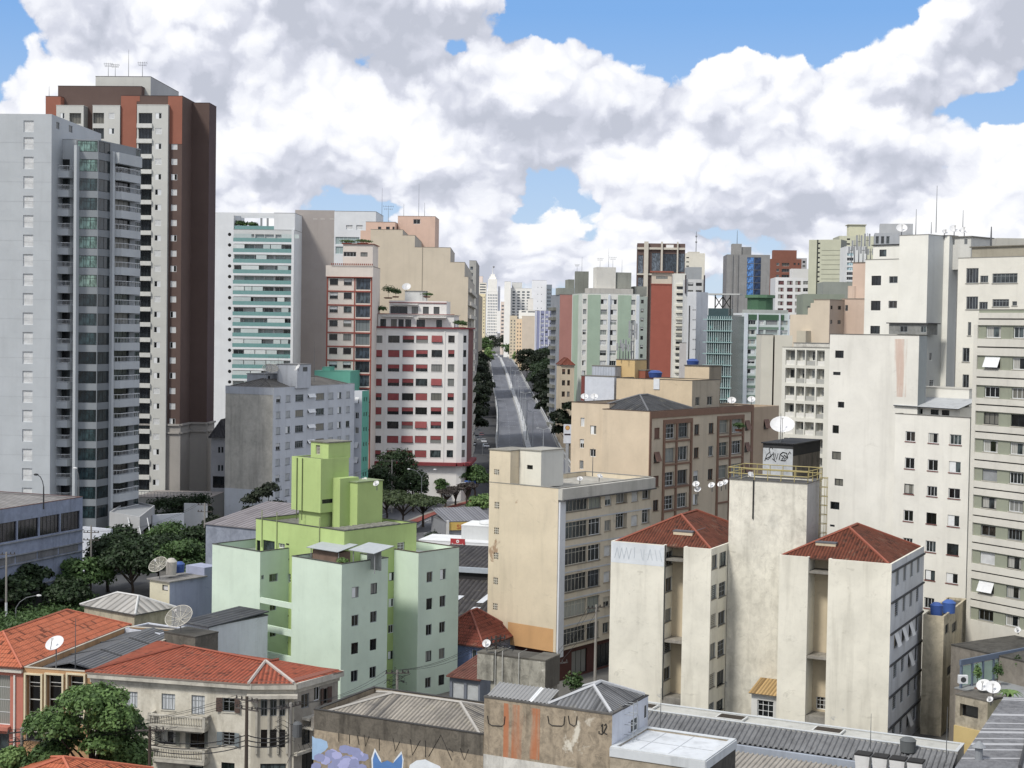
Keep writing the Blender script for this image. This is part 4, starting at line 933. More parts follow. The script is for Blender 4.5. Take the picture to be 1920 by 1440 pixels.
# ================= GREY TOWER WITH GLASS BAYS (far left) =================
def glass_tower():
 fr = Fr(97, 215, 250, 3); h = fr.z(97, 214); gp = paint('b2b9be', .14, rough=.6); sd = paint('adb4ba', .1, rough=.6)  # wall and side greys are lowered to paint in a cloud's shade
 b = Building('glass_tower', 'pale grey tower with green glass bays and stacked white balconies, at the far left', 'tower', fr.o)
 f = b.box(fr.rect(0, 14, 0, 25), 0, h, gp, mats={1: sd}, roof=plain('85898c'), par=.6, th=.3)
 rows = [(226, 247.5), (257.5, 280)]+[(294+36.5*i, 317+36.5*i) for i in range(18)]
 b.grid(f[0], [(43, 62)], rows, 52, 500, ('sh',), ('w',), None, None, .22)
 f1 = f[1]
 for (x0, x1, y0, y1) in ((105.5, 111.5, 228, 241), (129, 136, 234, 247)): b.win(f1, f1.U(x0, y0), f1.U(x1, y0), f1.Z(x0, y1), f1.Z(x0, y0), 'lv', 'g', None, None, .15)
 mb = MB()
 for i in range(20): z = h-3.15*i-4.6; f[0].panel(mb, 0, f[0].L, z, z+.04, 0, .012, plain('a6acb0'))
 mb.build('joint_line', b.t)
 # recessed balcony bay
 r5 = 5.2; z5 = fr.z(125, 262, 0, r5); l5 = fr.l(142, 500, r5)
 rec = b.box(fr.rect(l5, .02, r5, 22), 0, z5, gp, name='balcony_bay', roof=plain('9da2a6'), lip=.05)
 la, lb = fr.l(127.5, 460, 2.9), fr.l(106, 460, 2.9)
 for i in range(18):
  y = 296.7+36.1*i; zt = fr.z(115, y, la, 2.9); mb = MB()
  q = [tuple(x) for x in fr.rect(la, lb, 2.9, r5-.003)]
  zs1 = fr.z(115, y+23.2, la, 2.9); zs0 = fr.z(115, y+36.0, la, 2.9)
  q2 = [tuple(x) for x in [fr.pt(lb, 2.9), fr.pt(la, 2.9), fr.pt(la-.9, r5-.003), fr.pt(lb, r5-.003)]]
  mb.prism(q2, zs0, zs1, gp); bal = mb.build('balcony', b.t)
  mr = MB(); wm = plain('d9dde0')
  A, Bp, Cp = [(*x, 0) for x in (fr.pt(lb, 2.95), fr.pt(la, 2.95), fr.pt(la-.85, r5-.05))]
  for s0, s1 in ((A, Bp), (Bp, Cp)):
   s0, s1 = np.array(s0), np.array(s1)
   mr.tube([s0+(0, 0, zs1+.82), s1+(0, 0, zs1+.82)], .05, wm, 4); mr.tube([s0+(0, 0, zs1+.12), s1+(0, 0, zs1+.12)], .03, wm, 4)
   n = 9
   for k in range(n+1): mr.tube([s0+(s1-s0)*k/n+(0, 0, zs1), s0+(s1-s0)*k/n+(0, 0, zs1+.82)], .022, wm, 4, caps=False)
  mr.build('railing', bal)
  w = rec[0]; b.win(w, w.U(108, y), w.U(131, y), zs1+.05, zs1+2.1, 'g3', 'd', random.choice(['14191c', '2b3538']), None, .15)
 mb = MB(); q = [tuple(x) for x in fr.rect(fr.l(142.5, 500, 2.4), fr.l(137.5, 500, 2.4), 2.4, 5.19)]; mb.prism(q, 0, fr.z(140, 272, l5, 2.4), gp); mb.build('fin', b.t)
 # glass body
 p = [P(142.6, 500, 253.6), P(183, 500, 253.9), P(205.5, 500, 257.2), P(262.5, 500, 266.5)]; p = [x[:2] for x in p]
 poly = p+[p[3]*1.05, p[0]*1.08]
 zt = P(183, 262, 253.9)[2]; band = paint('868e94', .1, rough=.35, spec=.5); band2 = paint('6f777e', .1, rough=.35, spec=.5)  # band2 repeats band darker: the turned facets' shade as colour
 g = b.box(poly, 0, zt, band, mats={1: band2, 2: band2}, name='glass_body', roof=plain('8c9094'), par=.4, th=.2)
 gcol = ['6f8f80', '5a7f76', '2b4448', '1d3034', '22383a', '14242a']  # light first greens paint a sky reflection into the upper panes
 for i in range(20):
  y0 = 298+36.15*(i-1); y1 = y0+23
  if i == 0: y0, y1 = 263.5, 284
  z0, z1 = g[0].Z(150, y1), min(g[0].Z(150, y0), zt-.1)
  if z0 < 2: continue
  b.win(g[0], .12, g[0].L-.1, z0, z1, 't3', 'd', random.choice(gcol[:3] if i < 8 else gcol[2:]), None, .06)
  b.win(g[1], .1, g[1].L-.06, z0, z1, 'g2', 'd', gcol[5], None, .06)
  ua = g[2].U(252, 700); b.win(g[2], ua, g[2].L-.1, z0, z1, 'g2', 'd', gcol[4], None, .06)
  # corner balconies
  if i >= 1:
   u0, u1 = g[2].U(209, 700), g[2].U(251, 700); mb = MB(); zs1 = z0+.35; zs0 = zs1-1.3
   A = g[2]; o1 = .55; pts = [A.pt(u0, 0, 0)[:2], A.pt(u0+.7, 0, 1.25)[:2], A.pt(u1, 0, 1.1)[:2], A.pt(u1, 0, 0)[:2]]
   mb.prism([tuple(x) for x in [pts[0], pts[1], pts[2], pts[3]]], zs0, zs1, gp); bal = mb.build('balcony', b.t); mr = MB()
   for s0, s1 in ((pts[0], pts[1]), (pts[1], pts[2]), (pts[2], pts[3])):
    s0, s1 = np.array((*s0, 0)), np.array((*s1, 0)); n = max(3, int(np.linalg.norm(s1-s0)/.45))
    mr.tube([s0+(0, 0, zs1+.82), s1+(0, 0, zs1+.82)], .05, wm, 4)
    for k in range(n+1): mr.tube([s0+(s1-s0)*k/n+(0, 0, zs1), s0+(s1-s0)*k/n+(0, 0, zs1+.82)], .022, wm, 4, caps=False)
   mr.build('railing', bal)
   b.win(A, u0+.6, u1-1.6, zs1+.02, zs1+2.0, 'g3', 'd', None, None, .3)
 mb = MB(); A = g[2]; A.panel(mb, 0, .7, 0, zt-1.5, 0, .5, gp); u = A.U(251, 700); A.panel(mb, A.U(209, 700), u+.2, zt-3.4, zt-1.6, 0, 1.2, gp); mb.build('fin', b.t)
 c = [P(205, 975, 252)[:2], P(262, 975, 246)[:2], P(290, 960, 262)[:2], P(240, 960, 270)[:2]]
 b.box(c, 5.3, 7.9, paint('a9abad', .2), name='entrance_canopy', roof=plain('94989b'), par=.3, th=.2)
 b.finish()
 mb = MB()
 for px in (240, 258, 276):
  a = P(px, 970, 248); a[2] = 7.5; e = P(px+14, 1010, 240); e[2] = 2.5; mb.tube([a, e], .08, plain('c9cdd0'), 5)
 mb.build('tie_rod', b.t)
glass_tower()
# ================= BROWN AND ORANGE TOWER =================
def brown_tower():
 fr = Fr(342, 181, 303, 3.5); h = fr.z(342, 180)
 br = paint('655049', .15); og = paint('9e5c44', .15); lg = paint('c2c3bd', .12); dk = plain('4b3f42'); base = paint('a8a39c', .15)
 b = Building('brown_tower', 'tall brown residential tower with terracotta top corners and light grey strips', 'tower', fr.o)
 L = lambda px, r=0: fr.l(px, 500, r)
 m0 = b.box(fr.rect(0, L(225), 0, 9), 0, h, br, roof=dk, par=.5, th=.3, coping=dk); f = m0[0]
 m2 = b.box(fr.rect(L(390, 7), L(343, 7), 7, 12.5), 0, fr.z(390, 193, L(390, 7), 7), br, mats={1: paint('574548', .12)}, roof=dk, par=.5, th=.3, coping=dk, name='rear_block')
 b.box(fr.rect(L(263, 2), L(107, 2), 2, 14), 0, fr.z(200, 163, 30, 2), br, roof=dk, par=.3, th=.3, coping=dk, name='upper_block')
 b.box(fr.rect(L(280, 4), L(177, 4), 4.0, 24), h-5, fr.z(200, 143, 12, 4), paint('c0c1ba', .15), mats={1: paint('adb0b3', .15)}, roof=dk, par=.3, th=.3, coping=dk, name='tank_house')
 b.box(fr.rect(L(112, 0), L(84, 0), 0, 8), 0, fr.z(100, 181, 30, 0), og, roof=dk, par=.3, coping=dk, name='left_block')
 # terracotta upper corners
 mb = MB(); z0 = f.Z(330, 270)
 f.panel(mb, f.U(315, 230), f.L-.003, z0, h-.05, .003, .05, og); f.panel(mb, .003, f.U(256, 230), f.Z(240, 300), h-.05, .003, .05, og); f.panel(mb, f.U(256, 230), f.U(262, 230), f.Z(240, 190), h-.05, .003, .05, og); mb.build('terracotta_panel', b.t)
 # grey strip with balconies and windows
 s = b.box(fr.rect(L(313, -.9), L(255, -.9), -.9, -.003), 0, fr.z(284, 197, 4, -.9), lg, mats={1: paint('a1a29e', .12)}, name='grey_strip', roof=lg); sf = s[0]
 for i in range(25):
  y = 211.7+28.65*i
  b.win(sf, sf.U(290, 400), sf.U(302, 400), sf.Z(296, y+11), sf.Z(296, y), random.choice(['sh', 'sh', 'oq', 'op']), 'w', '10120f', None, .12)
  b.win(f, f.U(320.6, 400), f.U(331.6, 400), f.Z(326, y+11.5), f.Z(326, y), random.choice(['sh', 'oq', 'op', 'sh']), 'w', '10120f', None, .12)
  if i < 3: b.win(f, f.U(245, 230), f.U(254, 230), f.Z(250, y+11), f.Z(250, y), 'sh', 'w', None, None, .12)
  z0, z1 = sf.Z(270, y+20), sf.Z(270, y)
  b.win(sf, sf.U(258.5, 400), sf.U(284, 400), z0, z1, 'g4', 'd', random.choice(['14191c', '1d2427', '22282e']), None, .6)
 # slabs of the balconies
 for i in range(25):
  y = 231.8+28.65*i; mb = MB(); sf.panel(mb, sf.U(256, 400), sf.U(284.5, 400), sf.Z(270, y+8), sf.Z(270, y), .003, .35, plain('cfd0ca')); mb.build('balcony_slab', b.t)
 # left grey blocks (only their tops show)
 for (xa, xb, wx, bx_) in ((172, 223, (204, 214.5), (174, 195)), (104, 155, (113, 121), (130, 152))):
  q = b.box(fr.rect(L(xb, -.5), L(xa, -.5), -.5, 2.2), 0, fr.z(xa, 198, L(xa), -.5), lg, mats={1: paint('8f9190', .12)}, name='grey_strip', roof=lg)[0]
  for i in range(4):
   y = 211.7+28.65*i
   b.win(q, q.U(wx[0], 230), q.U(wx[1], 230), q.Z(wx[0], y+11), q.Z(wx[0], y), random.choice(['sh', 'op']), 'w', None, None, .12)
   b.win(q, q.U(bx_[0], 230), q.U(bx_[1], 230), q.Z(wx[0], y+20), q.Z(wx[0], y), 'g4', 'd', None, None, .6)
 # pale base with cornices
 zb = f.Z(330, 795); mb = MB()
 f.panel(mb, f.U(313, 800), f.L+.2, 0, zb, .003, .18, base); f1 = m0[1]; f1.panel(mb, .2, f1.L, 0, zb, .003, .18, base); m2[0].panel(mb, 0, m2[0].L, 0, zb, .003, .18, base); m2[1].panel(mb, 0, m2[1].L, 0, zb, .003, .18, base)
 for fc in (f, f1, m2[0], m2[1]): fc.panel(mb, 0, fc.L, zb-1.9, zb-1.6, .18, .5, base); fc.panel(mb, 0, fc.L, zb-.35, zb, .18, .5, base)
 mb.build('base_course', b.t); b.finish()
brown_tower()
def simple_block(name, lab, cat, pxs, top, Y, a, mat, depth=15, z0=0.0, side=None, roof=None, par=.5, group=None, cop=None, corner=None, right=None):
 """box building seen mostly from the front: pxs=(left,right) of its front, top = pixel row of its top edge at the corner"""
 fr = Fr(pxs[1], top, Y, a); b = Building(name, lab, cat, (*fr.o, z0), group)
 l1 = fr.l(pxs[0], top)
 r1 = depth if right is None else fr.r(right, top)
 f = b.box(fr.rect(0, l1, 0, r1), z0, fr.z(pxs[1], top), mat, mats={1: side or mat, 3: side or mat}, roof=roof or plain('77756f'), par=par, th=.25, coping=cop)  # side colours often hold the shade of that flank
 return b, fr, f
# ================= WHITE BLOCK WITH TURQUOISE BALCONIES =================
def turquoise_balconies():
 Y = 441; fr = Fr(553, 400, Y, 2.5); wh = paint('d3d8dc', .1); h = fr.z(553, 400); L = lambda px: fr.l(px, 500)
 b = Building('apartment_tower', 'white tower with turquoise glass balconies and a roof garden opening', 'tower', fr.o)
 lo = fr.z(500, 431, 5, 0)
 a = b.box(fr.rect(L(437.5), L(393), 0, 14), 0, h, wh, roof=plain('9a9d9f'), par=.4)
 c = b.box(fr.rect(0, L(437.5)-.003, 0, 14), 0, lo, paint('c2c6c6', .1), mats={1: wh}, name='balcony_front', roof=plain('8b8f90'))
 d = b.box(fr.rect(0, L(513), 0, 14), lo+.12, h, wh, name='roof_frame', roof=plain('9a9d9f'))
 mb = MB()
 mb.prism([tuple(x) for x in fr.rect(L(513)+.01, L(437.5)-.01, 0, .6)], h-.9, h, wh)
 for px in (478, 490): l = L(px); mb.prism([tuple(x) for x in fr.rect(l-.25, l+.25, 8, 8.5)], lo, h-.9, plain('8d9296'))
 mb.prism([tuple(x) for x in fr.rect(L(513)+.01, L(437.5)-.01, 8, 8.5)], h-.9, h, wh)
 mb.build('pergola', b.t)
 mb = MB(); tq = plain('5f9a98', .12, .7); f = c[0]
 f.panel(mb, .2, f.L*.66, lo, lo+1.1, -.1, -.05, tq); mb.build('glass_rail', b.t)
 mb = MB()
 for i in range(15):
  y = 438.5+19.75*i; f0 = a[0]; u, z = f0.hit(430.5, y+1)
  n = 10; mb.face([f0.pt(u+.5*math.cos(2*math.pi*k/n), z+.5*math.sin(2*math.pi*k/n), .01) for k in range(n)], plain('17191b'))
 for i in range(15):
  y = 438.5+19.75*i; z = f.Z(500, y);
  for (xa, xb) in ((439, 457), (457.5, 476), (478, 495), (496, 513), (516, 532), (532.5, 549.5)):
   b.win(f, f.U(xa, 500), f.U(xb, 500), z-2.2, z-.15, 'g2' if xb-xa < 22 else 'g3', 'w', random.choice(['c' + 'b9c6c6', 'c' + 'a9bcbc', 'cc7d0d0', '1a2022', '22302f', 'c' + 'b9c6c6', 'c8aa6a4']), None, .5)
  bal = MB(); f.panel(bal, .1, f.L-.4, z-2.95, z-2.35, .003, .9, wh); bo = bal.build('balcony', b.t)
  r = MB(); f.panel(r, .1, f.L-.4, z-2.35, z-1.25, .84, .88, tq); r.build('glass_rail', bo)
  # concertina screens folded at random
  r = MB(); u = .3
  while u < f.L-3:
   w = random.choice([2, 3, 5]);
   if random.random() < .4: f.panel(r, u, u+w, z-1.24, z-.1, .84, .87, plain(random.choice(['aebfc0', 'b9c9c9', 'c9d4d4']), .3, .5))
   u += w+.2
  r.build('screen', bo)
 mb.build('porthole', b.t)
 mb = MB(); f.panel(mb, f.L-.7, f.L-.003, 0, lo, .0, 1.0, wh); mb.build('edge_fin', b.t)
 b.finish()
 # taupe slab next to it
 b, fr, f = simple_block('apartment_slab', 'taupe windowless slab wall beside the turquoise-balconied tower', 'building', (553.5, 627), 394.5, 452, 2, paint('a39b96', .1), 20)
 b.box(fr.rect(fr.l(705, 396), -.01, 0, 18), 0, fr.z(627, 396), wh, name='white_wing', roof=plain('8b8f90')); w = b.parts[-1]['fs'][0]
 for (x0, x1, y0, y1, k) in ((649, 661, 422, 430, 'sh'), (668, 680, 422, 431, 'sh'), (629, 674, 444, 458, 'g6'), (629, 674, 462, 476, 'g6')): b.win(w, w.U(x0, y0), w.U(x1, y0), w.Z(x0, y1), w.Z(x0, y0), k, 'w', 'c9fb8b8' if y0 > 440 else None, None, .3)
 mb = MB()
 for px in (587, 601, 618): f[0].pxpanel(mb, px, px+8, 409, 412, .003, .04, plain('b5aea8'))
 mb.build('vent', b.t); b.finish()
turquoise_balconies()
# ================= RED-TRIMMED BEIGE BLOCK =================
def red_trim():
 fr = Fr(698, 518, 337, 2); b = Building('apartment_block', 'narrow beige apartment block with red trim and glazed balconies', 'apartment building', fr.o)
 bg = paint('ddd2c6', .12); rd = plain('a5503f', .8); L = lambda px: fr.l(px, 600); h = fr.z(698, 492)
 f = b.box(fr.rect(0, L(612), 0, 14), 0, h-.9, bg, roof=plain('8a7a70'), par=.0)[0]
 mb = MB(); f.panel(mb, -.2, f.L+.2, h-3.2, h-.9+.12, .003, .35, bg);
 b.win(f, f.U(616, 520), f.U(633, 520), f.Z(620, 508), f.Z(620, 497), 'hs3', 'w'); b.win(f, f.U(641, 520), f.U(660, 520), f.Z(650, 508), f.Z(650, 497), 'sh', 'w'); b.win(f, f.U(666, 520), f.U(694, 520), f.Z(680, 508), f.Z(680, 497), 'g5', 'w')
 up = b.box(fr.rect(0, L(641), .5, 10), h-.8, fr.z(690, 458, 1, .5), bg, name='penthouse', roof=plain('a5503f'), lip=.3)
 b.win(up[0], up[0].U(644, 480), up[0].U(668, 480), up[0].Z(650, 481), up[0].Z(650, 472), 'g4', 'w'); b.win(up[0], up[0].U(676, 480), up[0].U(689, 480), up[0].Z(680, 481), up[0].Z(680, 473), 'g2', 'd')
 mb.build('parapet', b.t)
 red = MB()
 for y in (475+0*1,): f.panel(red, 0, f.L, h-3.35, h-3.2, .0, .5, rd)
 for i in range(13):
  y = 523+25.9*i; z1 = f.Z(650, y); z0 = f.Z(650, y+11.5)
  b.win(f, f.U(617.5, 600), f.U(633, 600), z0, z1, random.choice(['g3', 'hs3', 'g2']), 'd', None, 'bfb0a4', .2)
  b.win(f, f.U(644, 600), f.U(659, 600), z0, z1, random.choice(['g3', 'hs3', 'g2']), 'd', None, 'bfb0a4', .2)
  b.win(f, f.U(667, 600), f.U(693.5, 600), f.Z(680, y+20), f.Z(680, y-1.5), 't4', 'd', random.choice(['2f3d4a', '3f4b52', '252d33', 'c7f8a8c']), None, .3)
  zb = f.Z(650, y-4); f.panel(red, 0, f.L, zb-.3, zb, .003, .12, rd)
 f.panel(red, 0, .3, 0, f.Z(613, 517), .003, .13, rd); f.panel(red, f.U(663.5, 600), f.U(665.5, 600), 0, f.Z(665, 517), .003, .125, rd); f.panel(red, f.U(694.5, 600), f.L+.02, 0, f.Z(690, 517), .003, .13, rd)
 red.build('red_trim', b.t)
 mb = MB()
 for k in range(22): u = 1+k*.42; f.panel(mb, u, u+.16, f.Z(650, 497), f.Z(650, 494), .003, .7, rd)
 mb.build('awning_slats', b.t); b.finish()
red_trim()
# ================= STEPPED BEIGE GABLE AND PINK TOWERS =================
def stepped():
 Y = 362; fr = Fr(878, 575, Y, -.3); b = Building('apartment_block', 'long beige block with a blank stepped gable wall beside the avenue', 'apartment building', fr.o)
 bg = paint('cdbfa6', .14); L = lambda px: fr.l(px, 520); av = paint('b5ada0', .5)  # av: beige darkened to put shade on the avenue side
 st = [(694, 754, 433), (754, 777, 443), (777, 844, 465), (844, 871, 492), (871, 878, 519)]
 for i, (a, c, y) in enumerate(st):
  q = b.box(fr.rect(L(c)+(.003 if i < 4 else 0), L(a), 0, 30 if i < 3 else 76), 0, fr.z(878, y), bg, mats={1: av}, name='gable' if i == 2 else 'wing', roof=plain('77736a'), coping=plain('8f8778'), par=.35)
 f = q[1]
 for i in range(16):
  for j in range(8):
   u = 3+j*9; z = 2.5+i*3.05
   if z > f.z1-2.6: continue
   b.win(f, u, u+5.5, z, z+1.7, 'g5', 'd', None, None, .8) if (i+j) % 1 == 0 and b.nw < 100 else None
 mb = MB()
 for i in range(16):
  z = 1.4+i*3.05
  if z < f.z1-1: f.panel(mb, .5, f.L-.5, z, z+.9, 0, .8, paint('bdb8ae', .5))
 mb.build('balcony_band', b.t)
 mb = MB(); f0 = b.parts[2]['fs'][0]; u = f0.U(790, 600); f0.panel(mb, u, u+.12, 8, f0.z1-.1, .003, .05, plain('8b8272')); mb.build('drain_pipe', b.t)
 b.finish()
 pk = paint('d9b49d', .2)
 b, fr2, f = simple_block('pink_tank_tower', 'pink rooftop tower block with a louvred window and aerials on top', 'building', (746, 816), 406, 392, 2, pk, 12, cop=plain('8b6f62'))
 b.win(f[0], f[0].U(775, 415), f[0].U(788, 415), f[0].Z(780, 420), f[0].Z(780, 411), 'g2', 'w'); b.finish()
 b, fr2, f = simple_block('pink_block', 'low pink terrace block stepping up beside the pink tank tower', 'building', (676, 744), 433, 388, 2, pk, 12)
 b.box(fr2.rect(fr2.l(741, 420, .5), fr2.l(686, 420, .5), .5, 8), fr2.z(700, 434), fr2.z(700, 416), pk, name='upper_storey', roof=plain('9a8a80')); w = b.parts[-1]['fs'][0]
 for x0, x1 in ((709, 715), (724, 731), (736, 740)): b.win(w, w.U(x0, 420), w.U(x1, 420), w.Z(x0, 431), w.Z(x0, 425), 'g2', 'd', None, None, .1)
 b.finish()
stepped()
# ================= WHITE BLOCK WITH RED BLINDS =================
def red_blinds():
 fr = Fr(859, 617, 345, 3.2); wh = paint('e0deda', .1); rd = plain('8f3036', .7); L = lambda px: fr.l(px, 700); h = fr.z(859, 617)
 b = Building('apartment_block', 'white apartment block with red window blinds and red cornices by the avenue', 'apartment building', fr.o)
 l1 = L(693.5); c = [fr.pt(l1, 0), fr.pt(0, 0), fr.pt(-1.1, .45), fr.pt(-1.85, 1.4), fr.pt(-2.1, 2.6), fr.pt(-2.1, 16), fr.pt(l1, 16)]
 q = b.box(c, 0, h, wh, mats={4: paint('7d4a48', .5)}, roof=plain('a8a39c'), par=.3, th=.25); f = q[0]
 kinds = ['rs', 'rs', 'rh', 'ra', 'g3', 'rh', 'g4', 'rs', 'rh']; T = [629, 656, 683, 710, 737, 763.5, 790, 817, 844]
 spec = ['g3 ra rh rs rh rs rh g3 rh'.split(), 'rs rs g4 rs rh rh rs rh g3'.split(), 'rh rh ra rs rh rs rs rh g3'.split(), 'g4 rs g4 ra rs rs rh rh rh'.split(), 'g3 g4 ra g3 rh rh rh g3 ra'.split(), 'g4 g3 rh g4 g3 rh rh g4 rh'.split(), 'g2 rs rh g2 rs rs rh g2 rh'.split()]
 xs = [(703.5, 715.5), (726.5, 748), (753.6, 775), (779, 801), (808, 828), (839, 851)]
 for i, (x0, x1) in enumerate(xs):
  for j, y in enumerate(T):
   k = spec[i % 7][(j+i*2) % 9]; b.win(f, f.U(x0, 740), f.U(x1, 740), f.Z(x0, y+13.5), f.Z(x0, y), k, 'd', random.choice(GL), 'e5e3df', .2)
 for j, y in enumerate(T): b.win(q[2], .12, q[2].L-.1, f.Z(855, y+13.5), f.Z(855, y), 'g2', 'd', None, None, .1)
 mb = MB()
 for fc in q[:5]: fc.panel(mb, -.05, fc.L+.05, h-.02, h+.35, .0, .45, rd); fc.panel(mb, -.05, fc.L+.05, 8.0, 8.7, .003, 1.2, rd)
 mb.build('red_cornice', b.t)
 mb = MB()
 for px in (722, 832.5): u = f.U(px, 740); f.panel(mb, u-.12, u+.12, 8.7, h-.05, .003, .12, wh)
 mb.build('pilaster', b.t)
 t1 = b.box(fr.rect(L(849), L(706), 1.2, 13), h-.2, fr.z(780, 590.5, 8, 1.2), wh, name='terrace_storey', roof=plain('b5b0aa'), par=.0, lip=.3)
 for (x0, x1, k) in ((713, 724, 'g2'), (733, 744, 'g2'), (747, 757, 'sh'), (760, 771, 'g2'), (781, 797, 'g3'), (818, 829, 'g3')): b.win(t1[0], t1[0].U(x0, 600), t1[0].U(x1, 600), h+.2, h+2.0, k, 'd')
 t2 = b.box(fr.rect(L(833), L(725), 3, 12), fr.z(780, 590.5, 8, 1.2), fr.z(780, 564, 8, 3), wh, name='upper_storey', roof=plain('b5b0aa'), par=.7, th=.2)
 z = t2[0].z0
 for (x0, x1, k) in ((732, 764, 'g5'), (772, 784, 'g2'), (793, 804, 'sh'), (813, 824, 'sh')): b.win(t2[0], t2[0].U(x0, 580), t2[0].U(x1, 580), z+.3, z+1.9, k, 'd' if k != 'sh' else 'd')
 mb = MB(); t2[0].panel(mb, -.1, t2[0].L+.1, t2[0].z1-.5, t2[0].z1-.35, 0, .2, rd); t1[0].panel(mb, -.1, t1[0].L+.1, t1[0].z1+.13, t1[0].z1+.25, 0, .3, rd); mb.build('red_trim', b.t)
 t3 = b.box(fr.rect(L(791), L(751), 6, 9), t2[0].z1-.2, fr.z(770, 546, 6, 6), paint('d4d6d4', .6, streak=2), name='tank_house', roof=plain('8b8a86'), lip=.15)
 mb = MB(); t1[0].panel(mb, 1, 8, t1[0].z1-.5, t1[0].z1-.3, .003, 1.2, plain('d9d6d0')); t1[0].panel(mb, 9, 15.5, t1[0].z1-.6, t1[0].z1-.35, .003, 1.6, plain('dedbd5')); t2[0].panel(mb, .8, 6.5, t2[0].z1-.95, t2[0].z1-.7, .0, 1.0, plain('dedbd5')); mb.build('awning', b.t)
 b.finish()
 return fr, h
rbf, rbh = red_blinds()
# ================= GREY CONCRETE SLAB =================
def grey_slab():
 fr = Fr(514, 727, 283, 24.5); h = fr.z(514, 727); gr = paint('c2c8d1', .35); con = paint('c2beb2', .8, stain='7a766e', streak=1.4)
 b = Building('apartment_block', 'grey painted apartment slab with a raw concrete end wall', 'apartment building', fr.o)
 l1 = fr.l(423, 725); r1 = fr.r(665, 715)
 f = b.box(fr.rect(0, l1, 0, r1), 0, h, gr, mats={0: con, 1: gr}, roof=paint('5f5d5c', .8), par=.25, th=.25, coping=plain('8b8d90')); Rf = f[1]
 mb = MB(); f[0].panel(mb, 0, f[0].L, h-1.35, h-.02, .003, .05, paint('b4bac4', .5)); f[0].panel(mb, 0, f[0].L, 0, f[0].Z(460, 917), .003, .05, paint('c6ccd4', .3)); mb.build('painted_band', b.t)
 mb = MB(); f[0].panel(mb, f[0].L-.2, f[0].L+.003, 0, h, .004, .1, plain('b9bfc6')); mb.build('corner_strip', b.t)
 rows = [(742+29.6*i, 755+29.6*i) for i in range(7)]
 for (x0, x1, k) in ((518, 526, ('sh', 'hs')), (536, 544.5, ('sh', 'op', 'sh')), (554, 569, ('g4', 't4')), (592.5, 608, ('g4', 'g3')), (616, 625, ('sh', 'sh', 'op')), (633, 640, ('sh', 'op')), (649, 656, ('sh', 'sh', 'g2'))):
  for j, (y0, y1) in enumerate(rows):
   z0, z1 = Rf.Z(522, y1), Rf.Z(522, y0); b.win(Rf, Rf.U(x0, 745), Rf.U(x1, 745), z0, z1, random.choice(k), 'a' if x1-x0 < 11 else 'g', random.choice(['c9a9078', '2b3538', 'c8f8a7a', '3a4648']) if x1-x0 > 11 else None, '7d8288', .16)
 for j, (y0, y1) in enumerate(rows):
  z1 = Rf.Z(522, y0); b.win(Rf, Rf.U(577, 740), Rf.U(590, 740), z1-.75, z1, 'aw2', 'w', '14191c', None, .16)
 L = lambda px, r: fr.l(px, 720, r)
 a = b.box(fr.rect(L(498, 5), L(463, 5), 5, fr.r(526, 710, L(498, 5))), h-.3, fr.z(498, 702, L(498, 5), 5), paint('a4a9b0', .6), name='roof_room', roof=plain('7c7d7e'), lip=.1)
 b.win(a[1], .8, 1.6, h+.2, h+1.9, 'g1', 'd')
 la = L(557, 7); a = b.box(fr.rect(la, la+4.4, 7, fr.r(583, 700, la)), h-.3, fr.z(557, 684, la, 7), paint('b7bdc6', .5), name='tank_house', roof=plain('7c7d7e'), lip=.1)
 b.win(a[1], a[1].U(568, 695), a[1].U(577, 695), a[1].Z(570, 697), a[1].Z(570, 688), 'lv', 'g')
 b.box(fr.rect(la+4.4, la+9, 10, 14), h-.3, fr.z(530, 686, la, 9), paint('a4a9b0', .7), name='tank_house', roof=plain('7c7d7e'))
 b.finish()
 hip(b.t, [fr.pt(l1-.5, .5), fr.pt(.8, .5), fr.pt(.8, r1-1), fr.pt(l1-.5, r1-1)], h-.05, 1.5, tiles('6f6c68', '4d4b49', .6, 2, .5), plain('5a5856'), over=-.1)
 # turquoise neighbour
 tq = paint('4fae97', .2); fr = Fr(679, 733, 312, 24.5); h = fr.z(679, 733)
 b = Building('apartment_block', 'narrow block with a turquoise side, squeezed behind the grey slab', 'apartment building', fr.o)
 f = b.box(fr.rect(0, fr.l(664, 733), 0, fr.r(692, 728)), 0, h, paint('c3c9d2', .2), mats={1: tq}, roof=plain('6f6e6b'), par=.3)
 for i in range(8):
  y = 745+28*i; b.win(f[0], f[0].U(666, 750), f[0].U(673, 750), f[0].Z(669, y+12), f[0].Z(669, y), random.choice(['aw', 'sh', 'g2']), 'w')
  for px in (682, 686.5): b.win(f[1], f[1].U(px, 750), f[1].U(px+2.2, 750), f[1].Z(682, y+8), f[1].Z(682, y), 'g1', 'g')
 fr2 = Fr(657, 702, 330, 10)
 b.box(fr2.rect(0, fr2.l(589, 700), 0, 8), h-2, fr2.z(657, 697), tq, name='roof_block', roof=plain('55ab95')); b.box(fr2.rect(fr2.l(617, 700), fr2.l(603, 700), .5, 4), fr2.z(657, 697), fr2.z(610, 689, 4, .5), tq, name='tank_house', roof=plain('55ab95')); b.finish()
grey_slab()
def wgrid(b, f, cols, y0, h, pitch, n, rx, kinds=('g2',), frs=('d',), gls=None, sill=None, dep=.25, skip=None, name='window'):
 ry = y0
 for j in range(n):
  for i, (xa, xb) in enumerate(cols):
   if skip and skip(i, j): continue
   y = y0+pitch*j; z0 = f.Z(rx, y+h)
   if z0 < f.z0+.3 or b.nw >= 104: continue
   b.win(f, f.U(xa, ry), f.U(xb, ry), z0, f.Z(rx, y), random.choice(kinds), random.choice(frs), random.choice(gls) if gls else None, sill, dep, name=name)
